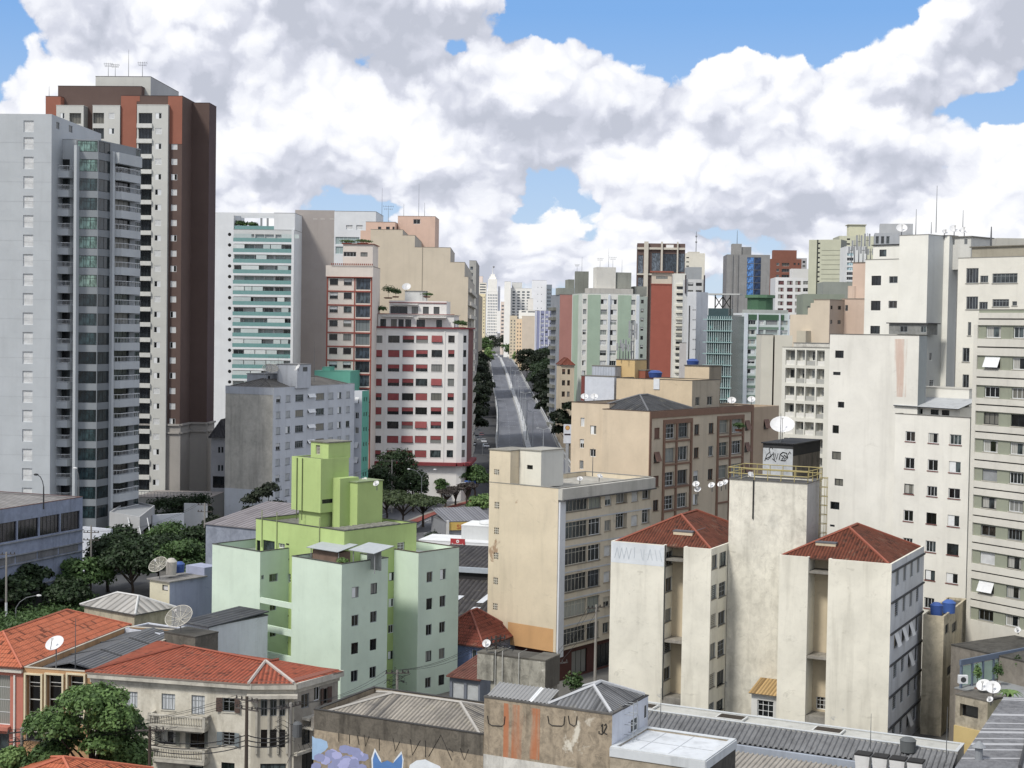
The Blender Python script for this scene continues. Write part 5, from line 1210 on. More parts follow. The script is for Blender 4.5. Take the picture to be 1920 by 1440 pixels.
def roofbox(b, fr, pxs, ys, r, mat, depth=6, name='roof_room', roof=None):
 """box on a roof: pixel columns of its front, (top row, bottom row), set back r"""
 l0, l1 = fr.l(pxs[1], ys[0], r), fr.l(pxs[0], ys[0], r); m_ = (pxs[0]+pxs[1])/2
 return b.box(fr.rect(l0, l1, r, r+depth), fr.z(m_, ys[1], l0, r), fr.z(m_, ys[0], l0, r), mat, name=name, roof=roof)
D = plain('6f6f6c')
# ---- salmon block and green striped block
b, fr, f = simple_block('apartment_block', 'salmon-fronted block with a grey balconied side, right of the elevated road', 'apartment building', (1050, 1078), 553, 480, -8, paint('b5786c', .15), 17, side=paint('858b94', .4), cop=plain('6b5550'))
mb = MB(); s = f[3]
for i in range(15): s.panel(mb, 1, s.L*.6, 2+i*3.05, 3.0+i*3.05, 0, .9, paint('77786f', .6))
mb.build('balcony', b.t); roofbox(b, fr, (1048, 1077), (540, 553), 1, paint('8a8f86', .6)); roofbox(b, fr, (1066, 1077), (524, 541), 3, paint('84887d', .6)); b.finish()
b, fr, f = simple_block('grey_block', 'grey-green stained tower top between the salmon and striped blocks', 'building', (1078, 1104), 509, 540, 2, paint('7d8177', .6), 12); b.finish()
b, fr, f = simple_block('house', 'small beige balconied house with a red roof at the foot of the salmon block', 'house', (1052, 1077), 684, 428, -6, paint('cdbb9e', .35), 9); wgrid(b, f[0], [(1054, 1060), (1064, 1069)], 692, 10, 21, 5, 1060, ('g2', 'hs'), ('b',)); b.finish()
hip(b.t, [fr.pt(fr.l(1052, 684), 0), fr.pt(0, 0), fr.pt(0, 9), fr.pt(fr.l(1052, 684), 9)], f[0].z1-.1, 1.9, tiles('8a4530', '43291f', .38, .5, .4), D)
b, fr, f = simple_block('apartment_block', 'white and pale green vertically striped apartment block', 'apartment building', (1092, 1199), 552, 438, -8, paint('dcdcd4', .15), 16, side=paint('c3cdc4', .3), cop=plain('c6ccc8')); w = f[0]
mb = MB(); gn = paint('9fb8a0', .15)
for x0, x1 in ((1101.5, 1125.5), (1158, 1183)): w.panel(mb, w.U(x0, 600), w.U(x1, 600), 0, w.z1-.3, .003, .06, gn)
f[3].panel(mb, 1.5, f[3].L-6, 0, f[3].z1-.3, .003, .06, gn); mb.build('green_stripe', b.t)
mb = MB()
for x0, x1 in ((1139.5, 1143.5), (1192.5, 1199)): w.panel(mb, w.U(x0, 600), min(w.U(x1, 600), w.L), 0, w.z1-.3, .003, .3, paint('ccd5de', .1))
mb.build('white_fin', b.t)
wgrid(b, w, [(1093.5, 1100), (1126.5, 1138.5), (1144.5, 1157), (1184, 1191.5)], 561, 9.5, 19.2, 13, 1130, ('sh', 'oq', 'op', 'g3', 'hs'), ('w', 'g'), ['1d2427', 'c9aa39c'])
roofbox(b, fr, (1104, 1187), (541, 552), 2, paint('b9b6ae', .4)); roofbox(b, fr, (1120, 1155), (501, 541), 4, paint('cfcdc4', .35)); roofbox(b, fr, (1156, 1184), (511, 541), 4.5, paint('8d9086', .7)); roofbox(b, fr, (1190, 1213), (537, 555), 6, paint('8a8c84', .6)); b.finish()
b, fr, f = simple_block('apartment_block', 'thin grey-green apartment sliver between the striped block and the red tower', 'apartment building', (1199, 1214), 556, 500, 2, paint('98a49c', .3), 14, side=paint('bfc3c4', .2)); wgrid(b, f[0], [(1202, 1207)], 562, 7, 17, 13, 1204, ('g2', 'hs')); b.finish()
# ---- red tower
b, fr, f = simple_block('red_tower', 'slim brick-red tower with small square windows and a cream head', 'tower', (1221, 1261), 536, 850, 5, paint('a5533f', .12), 10, z0=3, side=paint('94493a', .12), right=1263)
wgrid(b, f[0], [(1234, 1238), (1244.5, 1248.5)], 543, 4.3, 9.95, 20, 1236, ('g1',), ('d',), ['2a1c1c'], None, .15); wgrid(b, f[0], [(1223.5, 1225)], 543, 4.3, 9.95, 15, 1224, ('g1',), ('d',), ['2a1c1c'], None, .15); wgrid(b, f[0], [(1257, 1258.5)], 543, 4.3, 9.95, 15, 1257, ('g1',), ('d',), ['2a1c1c'], None, .15)
h_ = roofbox(b, fr, (1222, 1260), (511, 536), .8, paint('c9bca8', .2), 8, 'head'); b.win(h_[0], h_[0].U(1230, 520), h_[0].U(1252, 520), h_[0].Z(1240, 523), h_[0].Z(1240, 518), 'g4', 'd'); roofbox(b, fr, (1219, 1263), (508, 511), -.5, plain('a0563f'), 11, 'eave'); b.finish()
# ---- office tower behind
b, fr, f = simple_block('office_tower', 'bronze and cream office tower with dark glass bays on the skyline', 'tower', (1195, 1285), 457, 950, 4, paint('6b5650', .1), 25, z0=5, side=paint('5b5654', .1)); w = f[0]
for (x0, x1, y0, y1, c) in ((1196.5, 1206, 478, 515, '55606e'), (1222, 1238, 474, 510, '54606c'), (1243, 1269, 476, 510, '2c3a46'), (1272, 1284, 475, 510, '4b5a68'), (1196, 1206, 520, 560, '55606e'), (1222, 1238, 516, 530, '54606c')):
 b.win(w, w.U(x0, y0), w.U(x1, y0), w.Z(x0, y1), w.Z(x0, y0), 'x3', 'd', c, None, .3)
mb = MB(); cr_ = paint('c9c2b2', .1)
for x0, x1 in ((1207.5, 1215.5), (1239, 1242.5), (1269, 1271.5)): w.panel(mb, w.U(x0, 480), w.U(x1, 480), 5, w.z1+1, .003, 2.0, cr_)
mb.build('cream_pier', b.t); mb = MB(); w.panel(mb, 0, w.L, w.Z(1230, 468), w.Z(1230, 464), .003, 1.2, cr_); w.panel(mb, 0, w.L, w.Z(1230, 516), w.Z(1230, 513), .003, 1.0, cr_); mb.build('cream_band', b.t)
mb = MB(); w.pxpanel(mb, 1249, 1263, 459, 467, .003, .6, plain('e8e8e6')); mb.build('roof_sign', b.t); b.finish()
b, fr, f = simple_block('apartment_tower', 'cream skyline block with dark slit balconies beside the bronze office tower', 'building', (1286, 1322), 475, 1050, 3, paint('ddd8c6', .15), 18, z0=5); wgrid(b, f[0], [(1287, 1292)], 482, 2.2, 8, 10, 1289, ('g1',)); roofbox(b, fr, (1290, 1312), (472, 476), 2, plain('cfcaba')); b.finish()
b, fr, f = simple_block('grey_block', 'plain grey block in front of the cream skyline block', 'building', (1288, 1316), 501, 900, 2, paint('9aa0a4', .15), 15, z0=3); b.finish()
b, fr, f = simple_block('apartment_block', 'cream block of stacked rounded balconies right of the red tower', 'apartment building', (1264, 1286), 513, 700, 3, paint('d4d3c9', .2), 15)
mb = MB()
for i in range(20): f[0].panel(mb, f[0].U(1268, 540), f[0].U(1282, 540), 2+i*3, 3+i*3, 0, 1, paint('d8d4c2', .2))
mb.build('balcony', b.t); wgrid(b, f[0], [(1269, 1281)], 537, 5, 11.5, 14, 1275, ('g3',)); b.finish()
b, fr, f = simple_block('apartment_block', 'white block framed by dark brown uprights near the plain white wall', 'apartment building', (1284, 1322), 524, 560, 4, paint('c6c8c8', .2), 15); w = f[0]
mb = MB()
for x0, x1 in ((1284, 1286.5), (1319, 1322)): w.panel(mb, w.U(x0, 540), min(w.U(x1, 540), w.L), w.Z(1300, 550), w.z1+1.5, .003, .8, plain('4a4248'))
mb.build('brown_upright', b.t); wgrid(b, w, [(1290, 1300), (1305, 1316)], 530, 6, 14, 12, 1300, ('g2', 'hs')); b.finish()
# ---- white windowless tower, pinkish low house, teal glass block
fr = Fr(1306, 547, 420, 32); b = Building('apartment_tower', 'plain white tower with pinhole vents and a dark pipe, left of the teal glass block', 'apartment building', fr.o); wh = paint('d5d8de', .2)
f = b.box(fr.rect(0, fr.l(1289, 548), 0, fr.r(1328, 547)), 0, fr.z(1306, 547), paint('c4c8ce', .2), mats={1: wh}, roof=D, par=.5)
mb = MB()
for i in range(8):
 y = 580+18.5*i
 for px in (1299, 1302.5): f[0].pxpanel(mb, px, px+1.4, y, y+2, .003, .05, plain('30343a'))
mb.build('vent', b.t); mb = MB(); u = f[0].U(1291.5, 620); f[0].panel(mb, u, u+.25, 5, f[0].Z(1291, 573), .003, .2, plain('2d3036')); mb.build('drain_pipe', b.t)
b.box(fr.rect(fr.l(1289, 650)+.003, fr.l(1268, 650), 2, 9), 0, fr.z(1280, 643, 8, 2), paint('b7b4b4', .3), name='low_wing', roof=D); b.finish()
fr = Fr(1372, 592, 400, 20); b = Building('office_block', 'teal glass office block with white fins and a metal truss on its roof', 'office building', fr.o); h = fr.z(1372, 592)
f = b.box(fr.rect(0, fr.l(1326, 590), 0, 16), 0, h, plain('31565a', .15, .6), roof=D, par=.3); w = f[0]
for i in range(11):
 for j in range(4):
  z = h-1.3-2.95*i; u = .25+j*w.L/4
  if z > 4: b.win(w, u, u+w.L/4-.3, z-2.2, z, 'x3', 'g', random.choice(['2f6a6c', '1d3c44', '3d7d7a', '162a30', '2b5559']), None, .12)
mb = MB()
for i in range(12): z = h-.9-2.95*i; w.panel(mb, -.8, w.L+.4, z-.22, z, .003, 1.1, plain('8fb5b5', .5))
mb.build('sun_shelf', b.t)
mb = MB()
for k in range(12): u = .2+k*w.L/11.4; w.panel(mb, u, u+.14, 2, h-.2, .5, .8, plain('b5cccc', .5))
mb.build('fin', b.t); roofbox(b, fr, (1328, 1366), (578, 592), 1.5, plain('2f4e52', .2, .6)); b.finish()
mb = MB(); dk = plain('3a3b38'); t0 = fr.pt(1, 4);
for l in (1.2, 3.2, 5.2):
 mb.tube([(*fr.pt(l, 3.5), h), (*fr.pt(l, 3.5), h+5.5)], .16, dk, 4)
for l in (1.2, 3.2): mb.tube([(*fr.pt(l, 3.5), h+2), (*fr.pt(l+2, 3.5), h+5)], .12, dk, 4); mb.tube([(*fr.pt(l, 3.5), h+5), (*fr.pt(l+2, 3.5), h+2)], .12, dk, 4)
mb.prism([tuple(x) for x in fr.rect(-1.5, 7, 2.5, 6)], h+5.4, h+5.8, plain('b5b8b6')); mb.build('roof_truss', b.t)
# ---- green-banded tower with white balconies and drum
b, fr, f = simple_block('apartment_tower', 'white green-banded tower with stacked white balconies under a green rooftop drum', 'apartment building', (1394, 1480), 588, 440, -6, paint('c5d2d0', .15), 16, side=paint('c9d0d4', .2)); w = f[0]; gn = plain('3f6b4c', .7)
wgrid(b, w, [(1403, 1417), (1421, 1432), (1436, 1458), (1463, 1477)], 600.5, 8.5, 18.3, 11, 1430, ('hs', 'sh', 'oq', 'g3', 'cu2'), ('w', 'g'), ['1d2427', 'c9fb0b0'])
mb = MB(); w.panel(mb, w.U(1401, 595), w.L-1.5, w.Z(1430, 600), w.Z(1430, 590), .003, .1, gn)
for i in range(10): z = w.Z(1430, 617+18.3*i); w.panel(mb, w.U(1401, 595), w.L-1.5, z-.1, z+.6, .003, .07, plain('6f8f7c', .8))
mb.build('green_band', b.t); mb = MB()
for x0, x1 in ((1394, 1401), (1418, 1420.5), (1459, 1462), (1476.5, 1480)): w.panel(mb, max(0, w.U(x0, 650)), min(w.L, w.U(x1, 650)), 0, w.z1, .003, .35, paint('ccd6e0', .1))
mb.build('white_fin', b.t)
l0, l1 = fr.l(1393.5, 600, 1)+.003, fr.l(1368, 600, 1); q = b.box(fr.rect(l0, l1, 1.6, 12), 0, f[0].z1-.8, paint('a9aeb0', .3), name='balcony_wing', roof=D); wb = q[0]
for i in range(11):
 z = wb.Z(1380, 597+18.1*i); mb = MB(); wb.panel(mb, .1, wb.L-.1, z-2.6, z-2.35, .003, 1.5, paint('e0e3e5', .2)); o = mb.build('balcony', b.t); mb = MB(); wb.panel(mb, .15, wb.L-.15, z-2.34, z-1.5, 1.4, 1.46, plain('aab2b4', .4)); mb.build('railing', o)
 b.win(wb, .4, wb.L*.5-.2, z-2.3, z-.1, 'g3', 'w', random.choice(GL), None, .2); b.win(wb, wb.L*.5+.2, wb.L-.4, z-2.3, z-.1, 'g3', 'w', random.choice(GL), None, .2)
roofbox(b, fr, (1402, 1478), (581, 588), 2, paint('a9b0ac', .5)); b.finish()
mb = MB(); c = fr.pt(fr.l(1427, 570, 6), 7); z0 = fr.z(1427, 584, 6, 6); z1 = fr.z(1427, 559, 6, 6)
mb.lathe([(0, z0), (3.7, z0), (3.7, z1)], (*c, 0), gn, 10); mb.build('drum', b.t); mb = MB(); mb.lathe([(3.7, z1), (4.3, z1+.05), (4.3, z1+.9), (0, z1+1.0)], (*c, 0), plain('55815f', .7), 10); mb.build('drum_lid', b.t)
# ---- concrete tower with blue glass
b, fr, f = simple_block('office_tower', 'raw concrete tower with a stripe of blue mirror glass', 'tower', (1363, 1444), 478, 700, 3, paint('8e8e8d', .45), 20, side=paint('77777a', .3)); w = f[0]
for (x0, x1, c) in ((1400.5, 1414, '2f78c0'), (1414, 1427, '16345a')):
 for j in range(6): b.win(w, w.U(x0, 500)+.05, w.U(x1, 500)-.05, w.Z(1410, 494+12*j), w.Z(1410, 482+12*j)-.1, 'x3', 'd', c, None, .12)
mb = MB()
for px in (1372, 1382): u = w.U(px, 500); w.panel(mb, u, u+.5, 0, w.z1, .003, .5, paint('858585', .45))
mb.build('rib', b.t); roofbox(b, fr, (1373, 1391), (457, 478), 2, paint('93928f', .4)); roofbox(b, fr, (1391.5, 1409), (463, 478), 2.5, paint('858583', .4)); b.finish()
# ---- brick tower, white block with maroon windows, skyline blocks
b, fr, f = simple_block('apartment_tower', 'red-brown brick residential tower with cream balconies', 'apartment building', (1445, 1503), 486, 780, 3, paint('8a5340', .15), 18); w = f[0]
wgrid(b, w, [(1456, 1461)], 493, 5, 11, 7, 1458, ('g2',), ('w',)); wgrid(b, w, [(1466, 1480)], 493, 6, 11, 6, 1470, ('g3',), ('w',), None, None, .8); wgrid(b, w, [(1488, 1492), (1496, 1499)], 493, 4, 11, 6, 1490, ('g1',), ('d',)); roofbox(b, fr, (1450, 1494), (469, 486), 2, paint('8a5340', .15)); b.finish()
b, fr, f = simple_block('grey_block', 'small grey lattice-topped block behind the brick tower', 'building', (1494, 1513), 484, 900, 2, paint('a9a8aa', .2), 12); wgrid(b, f[0], [(1497, 1502), (1505, 1510)], 489, 4, 8, 5, 1500, ('g1',)); b.finish()
b, fr, f = simple_block('office_block', 'white block with rows of maroon-framed windows', 'office building', (1454, 1530), 521, 620, 3, paint('dedfe0', .12), 18, side=paint('c3c6c9', .1)); w = f[0]
wgrid(b, w, [(1459.5, 1470), (1476, 1486.6), (1491.6, 1502)], 526.6, 7.4, 12.9, 6, 1480, ('cu2', 'g2'), ('b',), ['4a1f26', '5b2a2c']); wgrid(b, w, [(1506, 1529)], 527, 7, 12.9, 2, 1515, ('t5',), ('w',)); roofbox(b, fr, (1484, 1528), (504, 521), 2, paint('d5d5d3', .12)); b.finish()
b, fr, f = simple_block('apartment_slab', 'yellowish slab with a dark slit of balconies down its edge', 'building', (1517, 1577), 449, 600, 26, paint('b9bba0', .12), 12, side=paint('8e9287', .12), right=1588, z0=0); w = f[0]  # side colour paints in the shade of the right face
wgrid(b, w, [(1533, 1538)], 455, 3, 8.9, 16, 1535, ('g1',), ('d',)); mb = MB()
for i in range(14): z = w.Z(1550, 470+8.9*i); w.panel(mb, w.U(1540, 500), w.L, z, z+.2, .003, .05, plain('8b8c78'))
mb.build('joint_line', b.t); mb = MB(); u = w.U(1531, 500); w.panel(mb, u, u+.5, 0, w.z1, .003, .05, plain('3c4038')); mb.build('slit', b.t); b.finish()
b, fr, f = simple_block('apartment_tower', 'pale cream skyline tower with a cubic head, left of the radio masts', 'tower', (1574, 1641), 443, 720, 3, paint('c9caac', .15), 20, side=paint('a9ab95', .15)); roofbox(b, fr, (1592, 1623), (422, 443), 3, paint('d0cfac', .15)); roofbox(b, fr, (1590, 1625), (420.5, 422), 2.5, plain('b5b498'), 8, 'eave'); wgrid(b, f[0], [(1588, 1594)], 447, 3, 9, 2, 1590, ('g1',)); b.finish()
b, fr, f = simple_block('apartment_block', 'white balconied block with blue-tinted windows behind the peach block', 'apartment building', (1587, 1625), 462, 560, 3, paint('d4d7d6', .12), 14); wgrid(b, f[0], [(1588.5, 1601)], 474, 6, 9, 7, 1595, ('g3',), ('w',), ['8fb0b8', '22282e']); b.finish()
b, fr, f = simple_block('grey_block', 'grey-green flat-roofed block below the yellowish slab', 'building', (1544, 1602), 529, 430, 4, paint('8f958c', .2), 14); b.finish()
b, fr, f = simple_block('grey_block', 'long olive-grey block stepping down behind the beige stepped wall', 'building', (1506, 1584), 552, 380, 4, paint('86907f', .25), 14); wgrid(b, f[0], [(1514, 1518)], 574, 6, 20, 1, 1516, ('g1',)); b.finish()
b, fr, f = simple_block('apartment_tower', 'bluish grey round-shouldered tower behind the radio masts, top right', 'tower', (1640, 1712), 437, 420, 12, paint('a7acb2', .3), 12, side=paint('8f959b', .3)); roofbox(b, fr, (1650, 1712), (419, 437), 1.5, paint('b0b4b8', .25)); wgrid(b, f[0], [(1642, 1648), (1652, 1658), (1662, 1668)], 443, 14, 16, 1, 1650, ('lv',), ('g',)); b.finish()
# ---- beige stepped wall + peach block
def peach():
 fr = Fr(1556, 562, 300, 40); pe = paint('cdbda4', .12); sh = paint('b09c88', .15); b = Building('apartment_block', 'beige and peach stepped block with a rounded stair drum behind the loggia block', 'apartment building', fr.o)  # sh: pe with the right face's shade in its colour
 L = lambda px, r=0: fr.l(px, 570, r); h = fr.z(1556, 562)
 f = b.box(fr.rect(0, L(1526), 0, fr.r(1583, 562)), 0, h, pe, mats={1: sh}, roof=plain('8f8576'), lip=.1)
 wgrid(b, f[1], [(1557.5, 1561), (1571, 1577)], 573, 7, 27, 2, 1560, ('g2',), ('d',), None, None, .15); wgrid(b, f[1], [(1566, 1581)], 600, 7, 27, 2, 1574, ('g3',), ('d',), None, None, .15)
 for i, (xa, xb, y) in enumerate(((1520, 1526, 568), (1515, 1520, 577), (1482, 1515, 590))): b.box(fr.rect(L(xb)+.003, L(xa), 0, 8), 0, fr.z(1520, y, 3, 0), pe, name='step', roof=None)
 b.box(fr.rect(L(1512, -2), L(1495, -2), -2, -.003), 0, fr.z(1500, 620, 9, -2), paint('bdb59f', .2), name='stair_box', roof=None)
 r = fr.r(1583, 562); q = b.box(fr.rect(fr.l(1624, 562, r), .5, r, r+6), 0, h+.3, paint('c9ae98', .15), name='peach_wing', roof=plain('8f8576'), lip=.1)
 wgrid(b, q[0], [(1585, 1590)], 572, 11, 27, 1, 1587, ('g2',), ('g',), None, None, .1)
 b.box(fr.rect(fr.l(1628, 500, r+2), fr.l(1599, 500, r+2), r+2, r+8), h, fr.z(1610, 493, 0, r+2), paint('cfb29c', .2), name='peach_upper', roof=plain('8f8576'), lip=.15)
 b.finish(); c = fr.pt(fr.l(1593, 540, r+1), r+2.5); mb = MB(); z1 = fr.z(1593, 536, 0, r+1); mb.lathe([(1.05, h), (1.05, z1), (0, z1)], (*c, 0), paint('cdb29c', .15), 16); mb.build('stair_drum', b.t)
 b, fr, f = simple_block('apartment_block', 'two tall narrow beige slabs with a dark gap, left of the loggia block', 'building', (1453, 1486), 629, 285, 3, paint('cbc7b6', .1), 10, side=paint('9b927f', .2)); b.box(fr.rect(fr.l(1450, 628), fr.l(1428, 628), .0, 9), 0, fr.z(1440, 628), paint('c9c5b4', .1), name='left_slab', roof=D); b.box(fr.rect(fr.l(1453, 628)+.003, fr.l(1450, 628)-.003, 2.5, 8), 0, fr.z(1440, 629), paint('8b8068', .2), name='gap_wall', roof=None); b.finish()
peach()
def loggias():
 fr = Fr(1558, 655, 232, 44); cw = paint('d5d4c8', .3, stain='85817a'); h = fr.z(1510, 652, 4, 0)
 b = Building('apartment_block', 'off-white block with a grid of open loggias, above the big satellite dish', 'apartment building', fr.o); f = b.box(fr.rect(0, fr.l(1467, 652), 0, 9), 0, h, cw, roof=plain('9b988e'), par=.5, th=.2, coping=plain('8b8880')); w = f[0]
 cols = [(1472.5, 1490), (1493, 1508.5), (1510.5, 1528), (1531, 1545.5)]; fl = [(657.5, 687), (692, 720.5), (726, 753), (758.5, 785), (792, 817), (824, 850), (857, 883)]
 pan = plain('a9aaa4', .6)
 for j, (y0, y1) in enumerate(fl):
  for i, (xa, xb) in enumerate(cols):
   u0, u1 = w.U(xa, 700), w.U(xb, 700); z0, z1 = w.Z(1500, y1-2), w.Z(1500, y0-1.5)
   if w.hole(u0, u1, z0, z1, 1.0, cw) is None: continue
   bw = Face(w.pt(u0, 0, -1.0), w.pt(u1, 0, -1.0), z0, z1, cw); um = .25 if i == 0 else (u1-u0)*.3
   b.win(bw, um, (u1-u0)-.08, z0+.75, z1-.25, random.choice(['g3', 'hs2', 't3', 'cu2']) if i else 'g3', random.choice('wg'), random.choice(['c9fa6a6', '2b3538', '1d2427', 'c8b8f8c']), None, .12)
   m_ = MB(); bw.walls(m_); m_.build('loggia_wall', b.t)
   m_ = MB(); w.panel(m_, u0+.05, u1-.05, z0+.003, z0+.72, -.2, -.12, plain('dddcd4') if i == 0 or random.random() < .5 else pan); m_.build('parapet_panel', b.t)
 b.finish()
 fr2 = Fr(1556, 640, 250, 44); b = Building('roof_block', 'low peeling white wall standing above the loggia block', 'building', fr2.o); b.box(fr2.rect(0, fr2.l(1488, 645), 0, 5), 0, fr2.z(1520, 644, 5, 0), paint('d0cdc2', .8), roof=D); b.finish()
loggias()
# ---- far avenue: both sides
def far(name, lab, pxs, top, Y, mat, rows=None, cols=None, a=0, depth=30, h=3, kinds=('g1',), z0=8, side=None, gls=('55606a', '6b7278')):
 b, fr, f = simple_block(name, lab, 'building' if 'tower' not in name else 'tower', pxs, top, Y, a, mat, depth, z0=z0, side=side, par=0.0)
 if rows:
  y0, pitch, n = rows; wgrid(b, f[0], cols, y0, h, pitch, n, (pxs[0]+pxs[1])/2, kinds, ('g',), list(gls), None, .4)
 b.finish(); return b, fr, f
W_ = paint('f0eee6', .05); far('apartment_block', 'white far block of dark-windowed floors right of the avenue vista', (947, 998), 541, 1500, W_, (546, 5.4, 12), [(953, 957), (961, 966), (970, 975), (979, 984), (988, 993)], side=paint('a9adb5', .1))  # far walls are brightened to paint in strong sunlight
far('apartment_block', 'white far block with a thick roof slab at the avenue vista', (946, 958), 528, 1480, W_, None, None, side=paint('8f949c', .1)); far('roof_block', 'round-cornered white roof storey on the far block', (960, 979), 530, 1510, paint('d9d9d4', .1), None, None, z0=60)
far('apartment_tower', 'blank white far tower with small dots and a dark balconied flank', (998, 1025), 526, 1350, paint('e8eaee', .05), (538, 13, 5), [(1008, 1009.2), (1015, 1016.2)], h=1.6)
far('glass_block', 'dark balconied sliver beside the blank white far tower', (1025, 1035), 534, 1345, paint('7c8894', .1), (542, 7, 7), [(1026, 1033)], h=4)
far('apartment_block', 'pinkish far building at the left edge of the vista gap', (939, 947.5), 566, 1750, paint('e6d2c2', .1), (572, 7, 9), [(940.5, 945)], h=3)
far('apartment_block', 'blank beige party wall right of the avenue, above the trees', (979, 1004), 593, 1150, paint('d5c4ac', .08), None, None, side=paint('ecdcc2', .1)); far('apartment_block', 'stepped white rooftop in front of the far white block', (973, 1010), 582, 1180, paint('f2efe6', .05), (583.5, 8, 1), [(978, 986), (990, 1003)], h=2.4, a=0); far('roof_block', 'pointed white roof tower above the beige party wall', (990, 1000), 560, 1190, paint('e9e4da', .1))
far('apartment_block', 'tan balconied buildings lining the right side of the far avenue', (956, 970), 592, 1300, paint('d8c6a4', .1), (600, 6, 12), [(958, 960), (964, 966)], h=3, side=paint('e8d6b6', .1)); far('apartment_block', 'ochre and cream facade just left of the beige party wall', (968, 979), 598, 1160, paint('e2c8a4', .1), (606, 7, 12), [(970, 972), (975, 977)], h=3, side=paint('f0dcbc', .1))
b, fr, f = simple_block('apartment_block', 'lilac-striped block beside the trees right of the avenue', 'apartment building', (1004, 1036), 583, 1080, 0, paint('8c92b8', .1), 25, z0=8, side=paint('e6e8ee', .1), par=0)
mb = MB()
for px in (1004.5, 1012, 1020.5, 1028.5): u = f[0].U(px, 600); f[0].panel(mb, u, u+.7, 8, f[0].z1, .003, .3, plain('d5d9e6'))
mb.build('white_fin', b.t); wgrid(b, f[0], [(1013.5, 1016.5), (1016.8, 1019.6), (1021.8, 1027.5), (1030, 1035)], 588, 3.6, 8.2, 12, 1020, ('g1', 'sh'), ('w',), ['55608a', '2b3048', '8890b0']); b.finish()
# left row of the avenue
far('apartment_block', 'grey balconied block lining the left of the avenue behind the long beige block', (880, 893), 489, 640, paint('a9a8a2', .5), (500, 12, 12), [(882, 887)], h=6, depth=60, z0=0, side=paint('8f8d88', .6)); far('apartment_block', 'tan block further along the left side of the avenue', (880, 897), 551, 860, paint('d8cbb2', .3), (560, 9, 12), [(891, 895)], h=5, depth=120, z0=3, side=paint('b5a88f', .5))  # flank tones include the shade of the avenue side
far('apartment_tower', 'cream skyline block with grey banded floors left of the stepped spire tower', (897, 912), 530, 1900, paint('f2ead8', .05), (532, 5, 9), [(900, 911)], h=2.5); far('apartment_tower', 'pinkish block rising behind the cream banded skyline block', (897, 905), 518, 1950, paint('f0dccf', .05)); far('apartment_block', 'yellow-cream block catching sun at the foot of the spire tower', (896, 910), 551, 1500, paint('f0dfae', .05), (556, 6, 12), [(899, 900.5), (903, 904.5), (907, 908.5)], h=3)  # sunlight on these far blocks is raised into their colour
def spire():
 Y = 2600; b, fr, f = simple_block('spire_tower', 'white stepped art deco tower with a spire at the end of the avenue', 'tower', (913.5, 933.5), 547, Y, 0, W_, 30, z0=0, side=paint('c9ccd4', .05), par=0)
 wgrid(b, f[0], [(915+3.1*i, 917+3.1*i) for i in range(6)], 552, 3, 5.4, 16, 923, ('g1',), ('g',), ['9aa0a8', '8b929c'])
 for pxs, ys, r in (((915, 932), (523, 547), 3), ((917.5, 930), (518.5, 523), 6), ((920, 928), (514, 518.5), 8)): roofbox(b, fr, pxs, ys, r, W_, 18, 'setback')
 roofbox(b, fr, (933.6, 938), (537, 620), 10, paint('dfe2ea', .05), 15, 'wing'); roofbox(b, fr, (931, 939), (583, 622), -4, W_, 3, 'wing'); b.finish()
 wgrid
 mb = MB(); a = P(924, 514, Y+15); c = P(924, 500, Y+15); mb.tube([a, c], 1.3, plain('d5d5d5'), 6, r1=.3); mb.build('spire', b.t)
 mb = MB(); c2 = P(924, 503, Y+15); c3 = P(927.5, 499, Y+15); mb.face([c2, (c3[0], c2[1], c2[2]+1), c3, (c2[0], c2[1], c3[2])], plain('8a8a92')); mb.build('flag', b.t)
spire()
# small house behind, left of the concrete end wall
b, fr, f = simple_block('house', 'grey townhouse between the brown tower and the concrete end wall', 'house', (396, 424), 822, 300, 4, paint('9b9ca0', .4), 12, side=paint('85878c', .3)); wgrid(b, f[0], [(409, 413), (415, 419)], 838, 11, 34, 2, 412, ('g1',)); wgrid(b, f[0], [(399, 421)], 893, 22, 34, 1, 410, ('g3',)); b.finish()
hip(b.t, [fr.pt(fr.l(394, 820), -.3), fr.pt(-.5, -.3), fr.pt(-.5, 12), fr.pt(fr.l(394, 820), 12)], f[0].z1+.1, 3.4, tiles('4b4a4e', '333338', .3, .5, .4), D)
